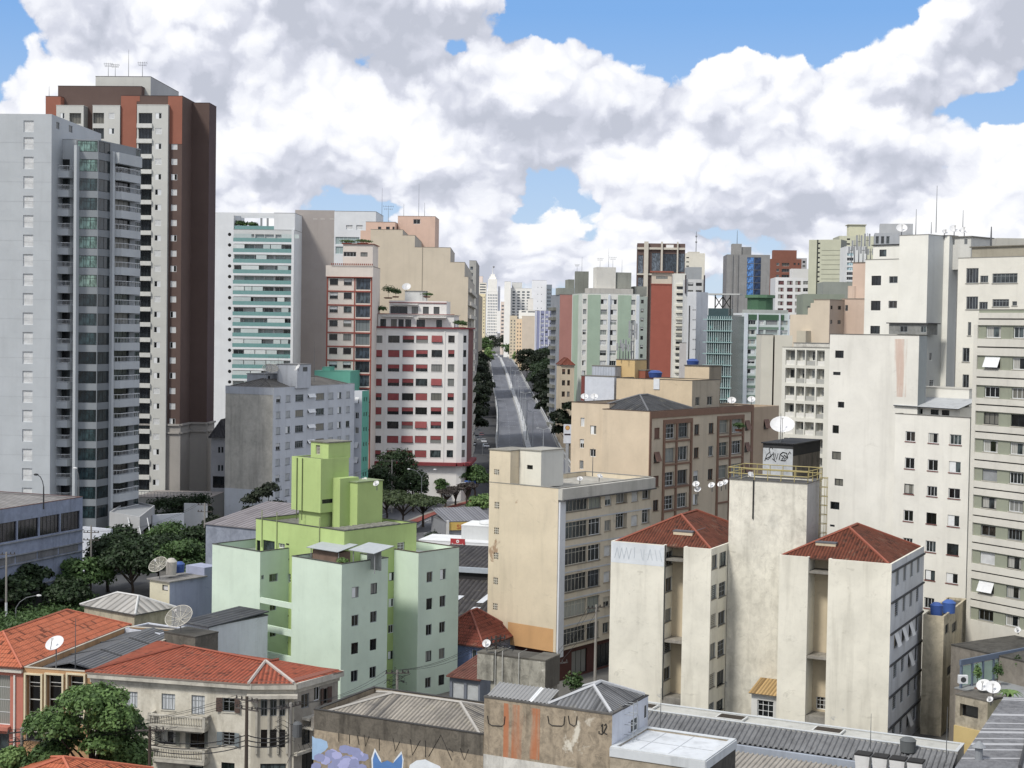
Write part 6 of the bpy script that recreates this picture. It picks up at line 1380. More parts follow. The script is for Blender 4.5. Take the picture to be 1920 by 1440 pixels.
# blocks peeping at the far right skyline
b, fr, f = simple_block('apartment_block', 'far pale block on the skyline at the right edge', 'building', (1868, 1925), 447, 600, 2, paint('b5b3a8', .3), 15); b.finish()
def gable_plane(parent, pts, mat, name='roof', thick=.12, edge=None):
 mb = MB(); roofplane(mb, pts, mat); p = [np.array(q, float) for q in pts]
 mb.face([q-(0, 0, thick) for q in reversed(p)], edge or mat)
 for i in range(len(p)):
  a, b = p[i], p[(i+1) % len(p)]; mb.face([a-(0, 0, thick), b-(0, 0, thick), b, a], edge or mat)
 return mb.build(name, parent)
def corrug(parent, A, B, Cc, Dd, pitch, h, mat, name='roof', mat2=None):
 """ribbed sheet: ribs run from edge A-B to edge D-C"""
 A, B, Cc, Dd = [np.array(x, float) for x in (A, B, Cc, Dd)]; n = int(np.linalg.norm(B-A)/pitch); mb = MB(); up = np.array((0, 0, h))
 for i in range(n):
  a0, a1 = A+(B-A)*i/n, A+(B-A)*(i+1)/n; d0, d1 = Dd+(Cc-Dd)*i/n, Dd+(Cc-Dd)*(i+1)/n
  prof = [(0, 0), (.12, .75), (.3, 1), (.48, .75), (.6, 0), (1, 0)]
  m2 = mat if (mat2 is None or random.random() > .12) else mat2
  for (s, t), (s2, t2) in zip(prof, prof[1:]):
   mb.face([a0+(a1-a0)*s+up*t, a0+(a1-a0)*s2+up*t2, d0+(d1-d0)*s2+up*t2, d0+(d1-d0)*s+up*t], m2)
 return mb.build(name, parent)
# ---------- industrial building, left
def industrial():
 fr = Fr(155, 932, 216, 21.4); h = fr.z(155, 932); bl = paint('8f9cb8', .75, stain='4a4f5c'); gy = paint('7d7f84', .9, stain='3f4146')
 b = Building('industrial_building', 'stained blue-grey industrial building with long dark window bands, left edge', 'industrial building', fr.pt(0, -10))
 f = b.box(fr.rect(0, 20, -27, 0), 0, h, bl, roof=paint('8b8785', .7), par=.25, th=.25, coping=plain('6b4f48')); w = f[1]
 x = 100; zt, zb = w.Z(150, 957), w.Z(150, 991)
 step = w.U(124, 960)-w.U(85, 965); u = w.U(150, 960)
 while u > 1:
  b.win(w, max(.2, u-step+.25), u, zb, zt, 'g5', 'd', '232128', None, .25); u -= step
 u = w.U(146, 1020); z1, z0 = w.Z(145, 1018), w.Z(145, 1032); mb = MB()
 while u > 1: w.panel(mb, max(.2, u-step+.3), u, z0, z1, .003, .05, gy); u -= step
 mb.build('render_panel', b.t); SPLIT.add('render_panel')
 mb = MB()
 for z in (zb-.15, z0-.1, z1+.05, 3.6): w.panel(mb, 0, w.L, z-.12, z, .003, .25, paint('8f959e', .8))
 mb.build('ledge', b.t); mb = MB(); w.panel(mb, 0, w.L-2, 0, 2.9, .003, .06, paint('4b4d50', .9)); w.panel(mb, 3, 15, 2.95, 3.15, .003, 2.2, plain('4a4c50')); mb.build('base_course', b.t)
 for u0 in (6, 13, 20): b.win(w, u0, u0+2.4, .2, 2.6, 'g2', 'd', '10120f', None, .3) if False else None
 b.finish()
 hip(b.t, [fr.pt(19.6, -26.6), fr.pt(.4, -26.6), fr.pt(.4, -.4), fr.pt(19.6, -.4)], h-.15, 1.3, tiles('93908e', '6b6866', .8, 2.5, .5), plain('6b686a'), over=-.2)
industrial()
# ---------- corner house with balconies and tiled roof
def baluster_rail(parent, A, B, z, h, mat, n=None):
 A, B = np.array(A[:2]), np.array(B[:2]); L = np.linalg.norm(B-A); n = n or max(3, int(L/.22)); mb = MB(); d = (B-A)/L; nn = np.array((-d[1], d[0]))*.09
 q = lambda p0, p1, w: [tuple(p0-nn*w), tuple(p1-nn*w), tuple(p1+nn*w), tuple(p0+nn*w)]
 mb.prism(q(A, B, 1.3), z, z+.12, mat); mb.prism(q(A, B, 1.5), z+h-.12, z+h, mat)
 for k in range(n+1):
  p = A+(B-A)*k/n; c = (p[0], p[1], 0); mb.lathe([(.03, z+.12), (.075, z+.3), (.035, z+.5), (.05, z+h-.12)], c, mat, 6)
 for p in (A, B): mb.prism([tuple(p+np.array(o)) for o in ((-.11, -.11), (.11, -.11), (.11, .11), (-.11, .11))], z+.003, z+h+.03, mat)
 return mb.build('balustrade', parent)
def shutters(b, f, u0, u1, z0, z1, w_, c, open_=.3):
 mb = MB(); m = slat(c, .08)
 for s in (0, 1):
  a = f.pt(u0 if s == 0 else u1, 0)[:2]; d = f.d*(-1 if s == 0 else 1); e = a+d*w_+f.n*open_*w_
  t_ = f.n*.04; mb.prism([tuple(a+t_*.2), tuple(e+t_*.2), tuple(e+t_*1.4), tuple(a+t_*1.4)], z0, z1, m)
 SPLIT.add('shutter_leaf'); mb.build('shutter_leaf', b.t)
def corner_house():
 fr = Fr(471, 1286, 127, 13); hz = 9.3; ww = paint('d6d0be', .85, stain='7b7058', patch=.45, patchc='b3a88f'); gw = paint('a39c90', .8, stain='4f4a42'); st = paint('c4bfb0', .8)
 A = fr.pt(fr.l(172, 1270), 0); Bp = fr.pt(0, 0); Cp = P(552, 1290, 127.3)[:2]; R35 = np.array((math.sin(R_(33)), math.cos(R_(33))));
 fx = Face(Cp, Cp+R35*20, 0, 5, None); Dp = Cp+R35*fx.U(634, 1265); E = Dp+np.array((-10, 4.5)); G_ = A+fr.R*13
 b = Building('corner_house', 'cream plastered corner house with stone balconies and a red tiled roof, bottom left', 'house', (A+Dp)/2)
 q = b.box([A, Bp, Cp, Dp, E, G_], 0, hz, ww, mats={2: gw, 1: paint('c2bba8', .6)}, roof=plain('8d4a34')); f, ch, rf = q[0], q[1], q[2]
 W1 = lambda x0, x1, y0, y1, k, fr_='g', gl=None, sill='c9c4b4', fc=f: b.win(fc, fc.U(x0, y0), fc.U(x1, y0), fc.Z(x0, y1), fc.Z(x0, y0), k, fr_, gl, sill, .16)
 W1(303, 328.5, 1300, 1330, 't4', 'g', 'cc9d0d6'); W1(359, 384, 1303, 1339, 'x4', 'g', 'cc9d0d6', None)
 W1(417.5, 440.5, 1308, 1334, 't2', 'g', '10120f'); W1(417.5, 440.5, 1372, 1397, 'v2', 'g', '10120f')
 W1(356, 384, 1367, 1402, 'g2', 'd', '17130f', None); W1(300, 330, 1363, 1394, 'cu2', 'd', '14191c'); W1(355, 381, 1425, 1452, 'lv', 'd'); W1(415, 440, 1429, 1455, 'g2', 'd', '17221f')
 W1(190, 212, 1292, 1322, 't4', 'g', 'cc9d0d6'); W1(235, 258, 1296, 1326, 't4', 'g', 'cc9d0d6'); W1(205, 232, 1358, 1390, 'g2', 'd')
 for (x0, x1, y0, y1, c, w_) in ((417.5, 440.5, 1308, 1334, '5a4034', .5), (417.5, 440.5, 1372, 1397, '77858b', .45), (356, 384, 1367, 1402, '6b6f68', .32), (300, 330, 1363, 1394, '757a6e', .4)):
  shutters(b, f, f.U(x0, y0), f.U(x1, y0), f.Z(x0, y1), f.Z(x0, y0), w_, c)
 # chamfer windows: upper and lower triplets with pilasters
 for (x0, x1) in ((489, 501.5), (506.5, 519), (524, 535)):
  W1(x0, x1, 1303, 1343, 'x2', 'g', '3a4340', None, ch); W1(x0, x1, 1368, 1402, 'g1', 'd', '1d1713', None, ch);
 W1(488, 536, 1432, 1470, 'g4', 'd', None, None, ch)
 mb = MB()
 for px in (481, 503.8, 521.4, 538.5, 545): u = ch.U(px, 1350); ch.panel(mb, u-.09, u+.09, 3.4, hz-1.15, .003, .2, st)
 mb.build('pilaster', b.t); W1(589, 600, 1289, 1315, 'g2', 'w', None, None, rf); W1(606, 614, 1292, 1320, 'g2', 'd', '1a1512', None, rf); shutters(b, rf, rf.U(606, 1290), rf.U(614, 1290), rf.Z(606, 1320), rf.Z(606, 1290), .4, '5a4034')
 W1(565, 580, 1303, 1330, 'g2', 'g', None, None, rf); W1(566, 582, 1368, 1398, 'g2', 'd', None, None, rf); W1(566, 590, 1415, 1450, 'g2', 'd', None, None, rf)
 # cornice
 mb = MB()
 for fc in (f, ch, rf): fc.panel(mb, -.1, fc.L+.1, hz-.85, hz-.45, .003, .12, st); fc.panel(mb, -.15, fc.L+.2, hz-.45+.003, hz+.05, .003, .5, st)
 SPLIT.add('cornice'); mb.build('cornice', b.t)
 mb = MB(); ch.panel(mb, -.3, ch.L+.3, hz-1.15, hz-.86, .003, .85, st); rf.panel(mb, 0, rf.L, 3.2, 3.45, .003, .35, st); rf.panel(mb, 1.0, rf.L, 6.0, 6.2, .003, .8, st); mb.build('string_course', b.t)
 # balconies
 for (y1, y0) in ((1360, 1338), (1421, 1401)):
  z = f.Z(340, y1-3); u0, u1 = f.U(288, 1350), f.U(394, 1350); mb = MB(); mb.prism([tuple(x[:2]) for x in (f.pt(u0, 0, 1.15), f.pt(u1, 0, 1.15), f.pt(u1, 0, .003), f.pt(u0, 0, .003))], z-.28, z, st)
  mb.prism([tuple(x[:2]) for x in (f.pt(u0+.4, 0, .8), f.pt(u1-.4, 0, .8), f.pt(u1-.4, 0, .003), f.pt(u0+.4, 0, .003))], z-.5, z-.283, st); o = mb.build('balcony', b.t); SPLIT.discard('balcony')
  P_ = lambda u, o_: f.pt(u, 0, o_)[:2]
  baluster_rail(o, P_(u0+.1, 1.05), P_(u1-.1, 1.05), z, .95, st); baluster_rail(o, P_(u0+.1, .1), P_(u0+.1, 1.0), z, .95, st); baluster_rail(o, P_(u1-.1, 1.0), P_(u1-.1, .1), z, .95, st); SPLIT.add('balcony')
 mb = MB(); mb.prism([tuple(x) for x in (rf.pt(1.2, 0, 1)[:2], rf.pt(rf.L-.5, 0, 1)[:2], rf.pt(rf.L-.5, 0, .003)[:2], rf.pt(1.2, 0, .003)[:2])], 5.2, 5.4, st); o = mb.build('balcony', b.t); baluster_rail(o, rf.pt(1.3, 0, .9)[:2], rf.pt(rf.L-.6, 0, .9)[:2], 5.4, .9, gw)
 b.finish()
 # roof
 tl = tiles('b34f26', '4d2c20', .38, .4, .25); ov = .55; e = [A-fr.R*ov+fr.Ld*.3, Bp-fr.R*ov-fr.Ld*.0, Cp+ch.n*.5+R35*.1*0, Dp+rf.n*ov]
 e = [np.array((*p, hz+.06)) for p in e]; Ra = P(345, 1207, 138); ap = P(498, 1241, 132.5); Rz = ap[2]; Ra[2] = Rz+.1; E3 = np.array((*(Dp+np.array((-5.5, 2.2))), Rz-.2)); lf = np.array((*(G_+fr.Ld*.3), hz+.1)); bk = np.array((*E, hz+.1))
 mb = MB(); roofplane(mb, [e[0], e[1], ap, Ra], tl); roofplane(mb, [e[1], e[2], ap], tl); roofplane(mb, [e[2], e[3], E3, ap], tl); roofplane(mb, [lf, e[0], Ra], tl); roofplane(mb, [bk, lf, Ra, ap, E3], tl); roofplane(mb, [e[3], bk, E3], tl)
 for i in range(3): mb.face([e[i]-(0, 0, .14), e[i+1]-(0, 0, .14), e[i+1], e[i]], plain('8d7d70'))
 mb.build('roof', b.t); mb = MB()
 for a, c in ((e[1], ap), (e[2], ap)): mb.tube([a+(0, 0, .05), c+(0, 0, .1)], .14, plain('b3a9a0'), 5)
 for a, c in ((e[0], Ra), (Ra, ap), (ap, E3)): mb.tube([a+(0, 0, .05), c+(0, 0, .08)], .12, plain('9c4c30'), 5)
 mb.build('ridge', b.t)
 return fr, A
chf, chA = corner_house()
# ---------- ochre and salmon houses at bottom left
def street_left():
 fr = chf; la = fr.l(172, 1270)+.03; lo = fr.l(44, 1250); oc = paint('b98a55', .7, stain='6b5a40', streak=1.4); cr = plain('d8c8a0'); z1 = fr.z(100, 1256, (la+lo)/2, 0)
 b = Building('shop_house', 'ochre-fronted house with three tall round-cornered windows, bottom left', 'house', fr.pt((la+lo)/2, 0))
 q = b.box(fr.rect(la, lo, 0, 19), 0, z1, oc, mats={1: plain('6f7072'), 3: plain('6f7072')}, roof=paint('6d7074', .8), par=.5, th=.2, coping=paint('b5ad9c', .7)); f = q[0]
 for (x0, x1) in ((50, 78), (88, 117.5), (128.5, 158.5)):
  u0, u1 = f.U(x0, 1300), f.U(x1, 1300); zt, zb = f.Z(x0, 1264), f.Z(x0, 1360)
  b.win(f, u0, u1, zb, zt, 'v1', 'c', '0c0d10', None, .5)
  mb = MB()
  for k in (1, 3, 5): f.panel(mb, u0+.08, u1-.08, zb+(zt-zb)*k/6-.03, zb+(zt-zb)*k/6+.03, -.35, -.28, plain('c9c9c4'))
  SPLIT.add('glazing_bar'); mb.build('glazing_bar', b.t); mb = MB()
  f.panel(mb, u0-.16, u0, zb, zt+.14, .003, .22, cr); f.panel(mb, u1, u1+.16, zb, zt+.14, .003, .22, cr); f.panel(mb, u0+.003, u1-.003, zt, zt+.14, .003, .22, cr); mb.build('window_surround', b.t)
 z = f.Z(80, 1361); mb = MB(); f.panel(mb, f.U(49, 1360), f.U(120, 1360), z-.35, z-.05, .003, 1.0, paint('a39a90', .6)); mb.build('canopy_slab', b.t); b.win(f, f.U(48, 1370), f.U(80, 1370), z-1.4, z-.6, 'g1', 'c', '0c0d10', None, .15); b.win(f, f.U(88, 1370), f.U(110, 1370), 0.3, z-.9, 'g2', 'd', '0c0d10', None, .3)
 b.finish()
 g1 = tiles('6d7075', '505358', .35, 6, .5)
 m = (la+lo)/2; gable_plane(b.t, [(*fr.pt(lo-.3, 2.5), z1-.45), (*fr.pt(m+.2, 2.5), z1+.15), (*fr.pt(m+.2, 18.5), z1+.2), (*fr.pt(lo-.3, 18.5), z1-.4)], g1); gable_plane(b.t, [(*fr.pt(m+.2, 2.5), z1+.15), (*fr.pt(la+.3, 2.5), z1-.45), (*fr.pt(la+.3, 18.5), z1-.4), (*fr.pt(m+.2, 18.5), z1+.2)], g1)
 mb = MB()
 for r in (7.5, 13): mb.tube([(*fr.pt(lo-.3, r), z1-.35), (*fr.pt(m, r+.4), z1+.2), (*fr.pt(la+.3, r), z1-.35)], .05, plain('45474a'), 4)
 mb.build('roof_seam', b.t)
 # salmon house
 sa = paint('c46f58', .35); l2 = lo+.03; l3 = lo+9; z2 = fr.z(20, 1249, lo+2, 0)
 b = Building('house', 'salmon-pink house with a wide gridded window and orange tiled roof, at the left edge', 'house', fr.pt(lo+4, 0))
 q = b.box(fr.rect(l2, l3, 0, 20), 0, z2, sa, roof=plain('8d4a34')); f = q[0]
 b.win(f, .8, f.U(19, 1300), f.Z(10, 1360), f.Z(10, 1266), 'v5', 'w', 'c8f9088', None, .3); b.win(f, 1.0, f.U(17, 1380), .3, f.Z(10, 1376), 'g2', 'd', None, None, .3)
 mb = MB(); f.panel(mb, 0, f.L, z2-.45, z2-.1, .003, .3, paint('c9c2b5', .6)); f.panel(mb, 0, f.U(20, 1360), f.Z(10, 1368), f.Z(10, 1361), .003, .5, sa); mb.build('cornice', b.t); mb = MB(); u = f.U(28, 1300); f.panel(mb, u-.07, u+.07, 0, z2-.7, .0, .14, plain('d6d3cc')); mb.build('drain_pipe', b.t)
 b.finish(); tl = tiles('cf6632', '35201a', .3, .62, .15, rows=True)
 e0, e1 = np.array((*fr.pt(l2-.1, -.4), z2+.05)), np.array((*fr.pt(l2-.1, 19.8), z2+.05)); e2, e3 = np.array((*fr.pt(l3, 20), z2+.05)), np.array((*fr.pt(l3, -.4), z2+.05)); r0 = np.array((*fr.pt(l2+4.6, 4.4), z2+2.0)); r1 = np.array((*fr.pt(l2+4.6, 15.6), z2+2.0)); mb = MB()
 roofplane(mb, [e0, e1, r1, r0], tl); roofplane(mb, [e3, e0, r0], tl); roofplane(mb, [e1, e2, r1], tl); roofplane(mb, [e2, e3, r0, r1], tl)
 for a, c in ((e3, e0), (e0, e1)): mb.face([a-(0, 0, .15), c-(0, 0, .15), c, a], plain('6b3f30'))
 mb.build('roof', b.t); mb = MB()
 for a, c in ((e0, r0), (e3, r0), (r0, r1), (e1, r1)): mb.tube([a, c], .12, plain('c2633c'), 5)
 mb.build('ridge', b.t)
 # roof in the very corner
 b = Building('house', 'low orange roofed house partly under the tree, bottom-left corner', 'house', P(80, 1430, 108)[:2]); c0 = P(80, 1430, 108)[:2]
 fr2 = Fr(160, 1446, 107, 15); zz = fr2.z(165, 1447)-2.3; b.box(fr2.rect(0, 9, 0, 9), 0, zz, paint('b59a86', .5), roof=plain('8d4a34')); b.finish()
 hip(b.t, [fr2.pt(9, 0), fr2.pt(0, 0), fr2.pt(0, 9), fr2.pt(9, 9)], zz, 1.7, tl, plain('6b3f30'), cap=plain('c2633c'))
street_left()
# ---------- grey hip roofed house and lilac walls behind
def grey_house():
 fr = Fr(252, 1152, 160, 36); h = fr.z(252, 1152)
 b = Building('house', 'old house with a pale grey hipped sheet roof behind the orange roof', 'house', fr.o); l1, r1 = fr.l(158, 1140), fr.r(322, 1120)
 b.box(fr.rect(0, l1, 0, r1), 0, h, paint('b3a88c', .9, stain='5f5a4c'), roof=plain('77746f')); b.finish(); hip(b.t, [fr.pt(l1, 0), fr.pt(0, 0), fr.pt(0, r1), fr.pt(l1, r1)], h+.05, 1.25, tiles('a9a6a0', '7d7a75', .9, 3, .4), plain('4c4c4c'), over=.35, cap=plain('c2c2c0'))
 fr = Fr(318, 1092, 166, 36); h = fr.z(318, 1092)
 b = Building('house', 'lilac-walled house with a cream stair box carrying a dish and water tank', 'house', fr.o); li = paint('9aa2bd', .6, stain='5c6076')
 q = b.box(fr.rect(0, fr.l(281, 1085), 0, 5), 0, h, paint('c9c2a4', .4), mats={1: li}, roof=paint('8a8782', .8), lip=.25, name='stair_box'); b.win(q[0], q[0].U(304, 1100), q[0].U(315, 1100), q[0].Z(310, 1108), q[0].Z(310, 1097), 'g1', 'd', 'cd0d0d0')
 b.box(fr.rect(0.003, 3, 5.003, 7.2), 0, h+1.0, li, name='parapet_wall'); b.box(fr.rect(0.006, 4, 7.203, fr.r(398, 1090, 0)), 0, h-.5, li, name='side_wall', roof=plain('85807a')); b.finish()
 fr = Fr(300, 1188, 147, 30); h = fr.z(300, 1188); b = Building('outbuilding', 'low white outbuilding with peeling sides below the big mesh dish', 'outbuilding', fr.o)
 b.box(fr.rect(0, fr.l(231, 1175), 0, 3.5), 0, h, paint('c9cfdc', .8, stain='5c6068'), roof=paint('4a4a4c', .8), par=.12, th=.2); b.finish()
 fr = Fr(366, 1210, 142, 33); h = fr.z(366, 1196); b = Building('tank_box', 'small weathered concrete tank box carrying the big mesh dish', 'outbuilding', fr.o)
 b.box(fr.rect(0, fr.l(308, 1190), 0, 3), 0, h, paint('6f6a60', 1, stain='2c2a28'), roof=paint('4f4d48', .9)); b.finish()
 fr = Fr(392, 1176, 150, 36); h = fr.z(392, 1176); b = Building('outbuilding', 'white shed with a dark sloping roof against the mint block', 'outbuilding', fr.o)
 q = b.box(fr.rect(0, fr.l(340, 1165), 0, 8), 0, h, paint('cbd0d8', .4), roof=plain('55585c')); b.win(q[0], q[0].U(370, 1190), q[0].U(384, 1190), q[0].Z(375, 1200), q[0].Z(375, 1190), 'lv', 'd'); b.finish()
 gable_plane(b.t, [(*fr.pt(fr.l(338, 1165), -.3), h+.1), (*fr.pt(-.2, -.3), h+.1), (*fr.pt(-.2, 8), h+.5), (*fr.pt(fr.l(338, 1165), 8), h+.5)], tiles('4e5158', '3a3c42', .8, 3, .4))
 # grey shed between trees and the mint block
 fr = Fr(480, 1010, 200, 30); b = Building('warehouse', 'low grey warehouse with a marbled painted wall behind the mint block', 'warehouse', fr.o); h = fr.z(480, 992)
 b.box(fr.rect(0, fr.l(386, 990), 0, 14), 0, h, paint('8d96a8', .9, stain='4e5666', patch=.4, patchc='5f6c84'), roof=plain('77757a')); b.finish()
 gable_plane(b.t, [(*fr.pt(fr.l(385, 1000), -.2), h+.1), (*fr.pt(-.1, -.2), h+.1), (*fr.pt(-.1, 13), h+1.9), (*fr.pt(fr.l(385, 1000), 13), h+1.9)], tiles('8a8488', '6d686c', .8, 3, .4))
 for (xa, xb, yt, Y, a, lab, c) in ((155, 208, 992, 236, 25, 'white boundary wall beside the grey glass tower', 'c9d0dc'), (286, 345, 962, 262, -38, 'white boundary wall angling up under the hedge', 'bfc6cf'), (345, 388, 945, 272, 8, 'white end wall of the garden below the hedge', 'cdd0d2')):
  fr = Fr(xb, yt, Y, a); b = Building('boundary_wall', lab, 'wall', fr.o); b.box(fr.rect(0, fr.l(xa, yt), 0, .4), 0, fr.z(xb, yt), paint(c, .3)); b.finish()
 fr = Fr(395, 938, 290, 4); b = Building('terrace', 'raised pale garden terrace in front of the brown tower', 'terrace', fr.o); b.box(fr.rect(0, fr.l(262, 932), -2, 10), 0, fr.z(330, 932, 5), paint('aaa9a2', .3), roof=paint('a39a94', .4)); b.finish()
 mb = MB(); z = fr.z(330, 932, 5)
 for k in range(22): p = fr.pt(.3+k*.62*1.0, -1.9); mb.tube([(*p, z), (*p, z+1.1)], .03, plain('7d8388'), 4)
 mb.tube([(*fr.pt(.2, -1.9), z+1.1), (*fr.pt(13.5, -1.9), z+1.1)], .04, plain('7d8388'), 4); mb.build('railing', b.t)
grey_house()
# ---------- ground-level clutter right of the mint block
def middle_low():
 fr = Fr(905, 1212, 166, 26.8); h = fr.z(905, 1212); b = Building('house', 'blue-lilac house with a brownish red hipped roof between the mint and beige blocks', 'house', fr.o)
 l1, r1 = 6.5, fr.r(966, 1186); q = b.box(fr.rect(0, l1, 0, r1), 0, h, paint('6f83b0', .4), mats={1: paint('7d88a0', .6)}, roof=plain('77473a')); b.win(q[0], q[0].U(884, 1230), q[0].U(893, 1230), q[0].Z(888, 1250), q[0].Z(888, 1218), 'g1', 'w'); b.win(q[1], .8, 2.0, h-2.2, h-.7, 'lv', 'd'); b.finish()
 hip(b.t, [fr.pt(l1, 0), fr.pt(0, 0), fr.pt(0, r1), fr.pt(l1, r1)], h+.05, 3.0, tiles('93442e', '3f2822', .3, .45, .25, rows=True), plain('5a342c'), over=.5, cap=plain('98503e'))
 fr = Fr(900, 1292, 150, 26.8); b = Building('shop', 'dark shopfront with grey shutters and a reddish lean-to roof beside the concrete block', 'shop', fr.o); h = fr.z(900, 1275); q = b.box(fr.rect(0, 3.4, 0, 6), 0, h, paint('6e7684', .6), roof=plain('5d4640'))
 for i in range(2): b.win(q[0], .3+i*1.6, 1.6+i*1.6, .2, h-.5, 'sh', 'a', None, None, .2)
 b.finish(); gable_plane(b.t, [(*fr.pt(3.6, -.4), h+.1), (*fr.pt(-.2, -.4), h+.1), (*fr.pt(-.2, 6), h+1.0), (*fr.pt(3.6, 6), h+1.0)], tiles('7d4a3c', '4a2e28', .35, .8, .4))
 # old concrete block with overhanging tanks
 fr = Fr(1023, 1239, 132, 26.8); h = fr.z(1023, 1239); co = paint('a5a293', 1.0, stain='35332d', streak=1.6, scale=1.3, patch=.9, patchc='cbc8bc')
 b = Building('concrete_block', 'mossy streaked concrete block with overhanging tank boxes, bottom centre', 'building', fr.o); l1 = fr.l(897, 1226)
 b.box(fr.rect(.05, l1-1.2, .1, 2.6), 0, h-.1, co, mats={1: paint('7d776a', .9)}, roof=paint('55524a', .9), name='wall')
 b.box(fr.rect(-.1, 1.45, -.25, 2.7), h-2.5, h, co, mats={1: paint('5b564c', .9)}, roof=paint('6b675c', .9), name='tank_box'); b.box(fr.rect(l1-1.6, l1, -.2, 2.5), h-2.3, h, co, roof=paint('6b675c', .9), name='tank_box'); b.finish()
 mb = MB()
 for l in (l1-1.7, l1-2.4, l1-4.0): mb.tube([(*fr.pt(l, -.05), 3), (*fr.pt(l, -.05), h+.4), (*fr.pt(l, 1.5), h+.45)], .04, plain('b5b5ae'), 5)
 mb.build('pipe', b.t)
 # warehouse roofs
 fr = Fr(925, 1150, 178, 15); b = Building('warehouse', 'dark warehouse with patched corrugated roofs and pale skylights', 'warehouse', fr.o); b.box(fr.rect(0, 12, 0, 14), 0, 4.5, plain('3e3c3c'), roof=plain('3c3a3a')); b.box(fr.rect(-1, 14, 14.01, 28), 0, 8.0, plain('2f2f32'), roof=plain('3c3a3c')); b.finish()
 dk = tiles('4a484a', '2c2b2d', .6, 2, .5); gable_plane(b.t, [(*fr.pt(12, -.3), 4.7), (*fr.pt(-.3, -.3), 4.7), (*fr.pt(-.3, 13.9), 7.4), (*fr.pt(12, 13.9), 7.4)], dk); gable_plane(b.t, [(*fr.pt(14, 14.0), 8.2), (*fr.pt(-1, 14.0), 8.2), (*fr.pt(-1, 28), 9.6), (*fr.pt(14, 28), 9.6)], dk)
 mb = MB()
 for (l, r) in ((3.0, 6), (6.5, 5), (3.4, 1.6)):
  z = 4.7+2.7*(r+.3)/14.2+.06; mb.face([(*fr.pt(l+.8, r), z), (*fr.pt(l, r), z), (*fr.pt(l-.6, r+3), z+.57), (*fr.pt(l+.3, r+3), z+.57)], plain('c9cfd8', .4))
 mb.cuts = []; mb.build('skylight', b.t); mb = MB(); mb.prism([tuple(x) for x in fr.rect(-1, 14, 13.6, 13.95)], 8.25, 8.9, plain('a9b5c2')); mb.build('gutter', b.t)
 fr = Fr(925, 1040, 235, 15); b = Building('shop', 'white-roofed shop with a red sign board and a round roof vent', 'shop', fr.o); h = fr.z(900, 1020); q = b.box(fr.rect(0, 12, 0, 7), 0, h, paint('dfe2e6', .15), roof=paint('d5d8da', .2)); f = q[0]
 b.box(fr.rect(-1, fr.l(865, 1000, 3), 3, 9), h, h+2.2, paint('c6cacb', .2), roof=paint('d9dcdc', .2), name='plant_room'); b.finish(); z0, z1 = f.Z(858, 1025), f.Z(858, 1010); u0, u1 = f.U(845, 1015), f.U(872, 1015); mb = MB(); f.panel(mb, u0, u1, z0, z1, .0, .12, plain('b8232c')); mb.build('sign_board', b.t); sign = [(f, u0, z0, u1, z1, b.t)]
 c = fr.pt(2.2, 5.5); mb = MB(); mb.lathe([(1.5, h+2.2), (1.7, h+2.5), (1.6, h+2.8), (.8, h+2.95), (0, h+2.7)], (*c, 0), plain('d5d8da'), 16); mb.build('roof_vent', b.t)
 fr = Fr(925, 968, 285, -20); b = Building('shop', 'ribbed grey-roofed shop with a yellow fascia and orange letters', 'shop', fr.o); h = fr.z(860, 978, 6); q = b.box(fr.rect(0, fr.l(836, 972), 0, 9), 0, h, plain('8f9298'), roof=plain('77797f')); f = q[0]; b.finish()
 gable_plane(b.t, [(*fr.pt(fr.l(835, 972), -.2), h+.15), (*fr.pt(-.2, -.2), h+.15), (*fr.pt(-.2, 9), h+1.6), (*fr.pt(fr.l(835, 972), 9), h+1.6)], tiles('85878f', '6d6f77', .6, 9, .2)); mb = MB(); f.panel(mb, .1, f.L-.5, h-1.5, h-.05, .0, .25, plain('dcb32a')); mb.build('fascia_sign', b.t); sign.append((f, 1.6, h-1.35, 5.2, h-.25, b.t))
 mb = MB(); f.panel(mb, .1, .5, 0, h+.3, .003, .5, plain('d5d5d2')); mb.build('corner_post', b.t); b.win
 def text(s, f, u0, z, hgt, width, mat, parent, out):
  cu = bpy.data.curves.new('lettering', 'FONT'); cu.body = s; cu.size = hgt; cu.extrude = .02; cu.materials.append(mat); o = bpy.data.objects.new('lettering', cu); C.objects.link(o); o.parent = parent
  bpy.context.view_layer.update(); w = max(o.dimensions.x, .01); me = bpy.data.meshes.new_from_object(o); bpy.data.objects.remove(o); o = bpy.data.objects.new('lettering', me); C.objects.link(o); o.parent = parent; p = f.pt(u0, z, out)-np.array(parent.location); o.location = tuple(p); o.rotation_euler = (math.pi/2, 0, f.ang); o.scale = (width/w, 1, 1)
 f, u0, z0, u1, z1, pt = sign[0]; text('Bootspark', f, u0+.2, z0+.2, .5, u1-u0-.4, plain('f0f0ee'), pt, .15)
 mb = MB(); cu_, cz = (u0+u1)/2, z0+(z1-z0)*.68; mb.face([f.pt(cu_+.24*math.cos(a), cz+.24*math.sin(a), .135) for a in np.linspace(0, 2*math.pi, 17)[:-1]], plain('efefef')); mb.face([f.pt(cu_+.12*math.cos(a), cz+.12*math.sin(a), .145) for a in np.linspace(0, 2*math.pi, 17)[:-1]], plain('a86a70')); mb.build('emblem', pt)
 f, u0, z0, u1, z1, pt = sign[1]; text('SETSE', f, u0+.4, z0+.1, 1.1, 3.4, plain('d0521e'), pt, .28)
middle_low()
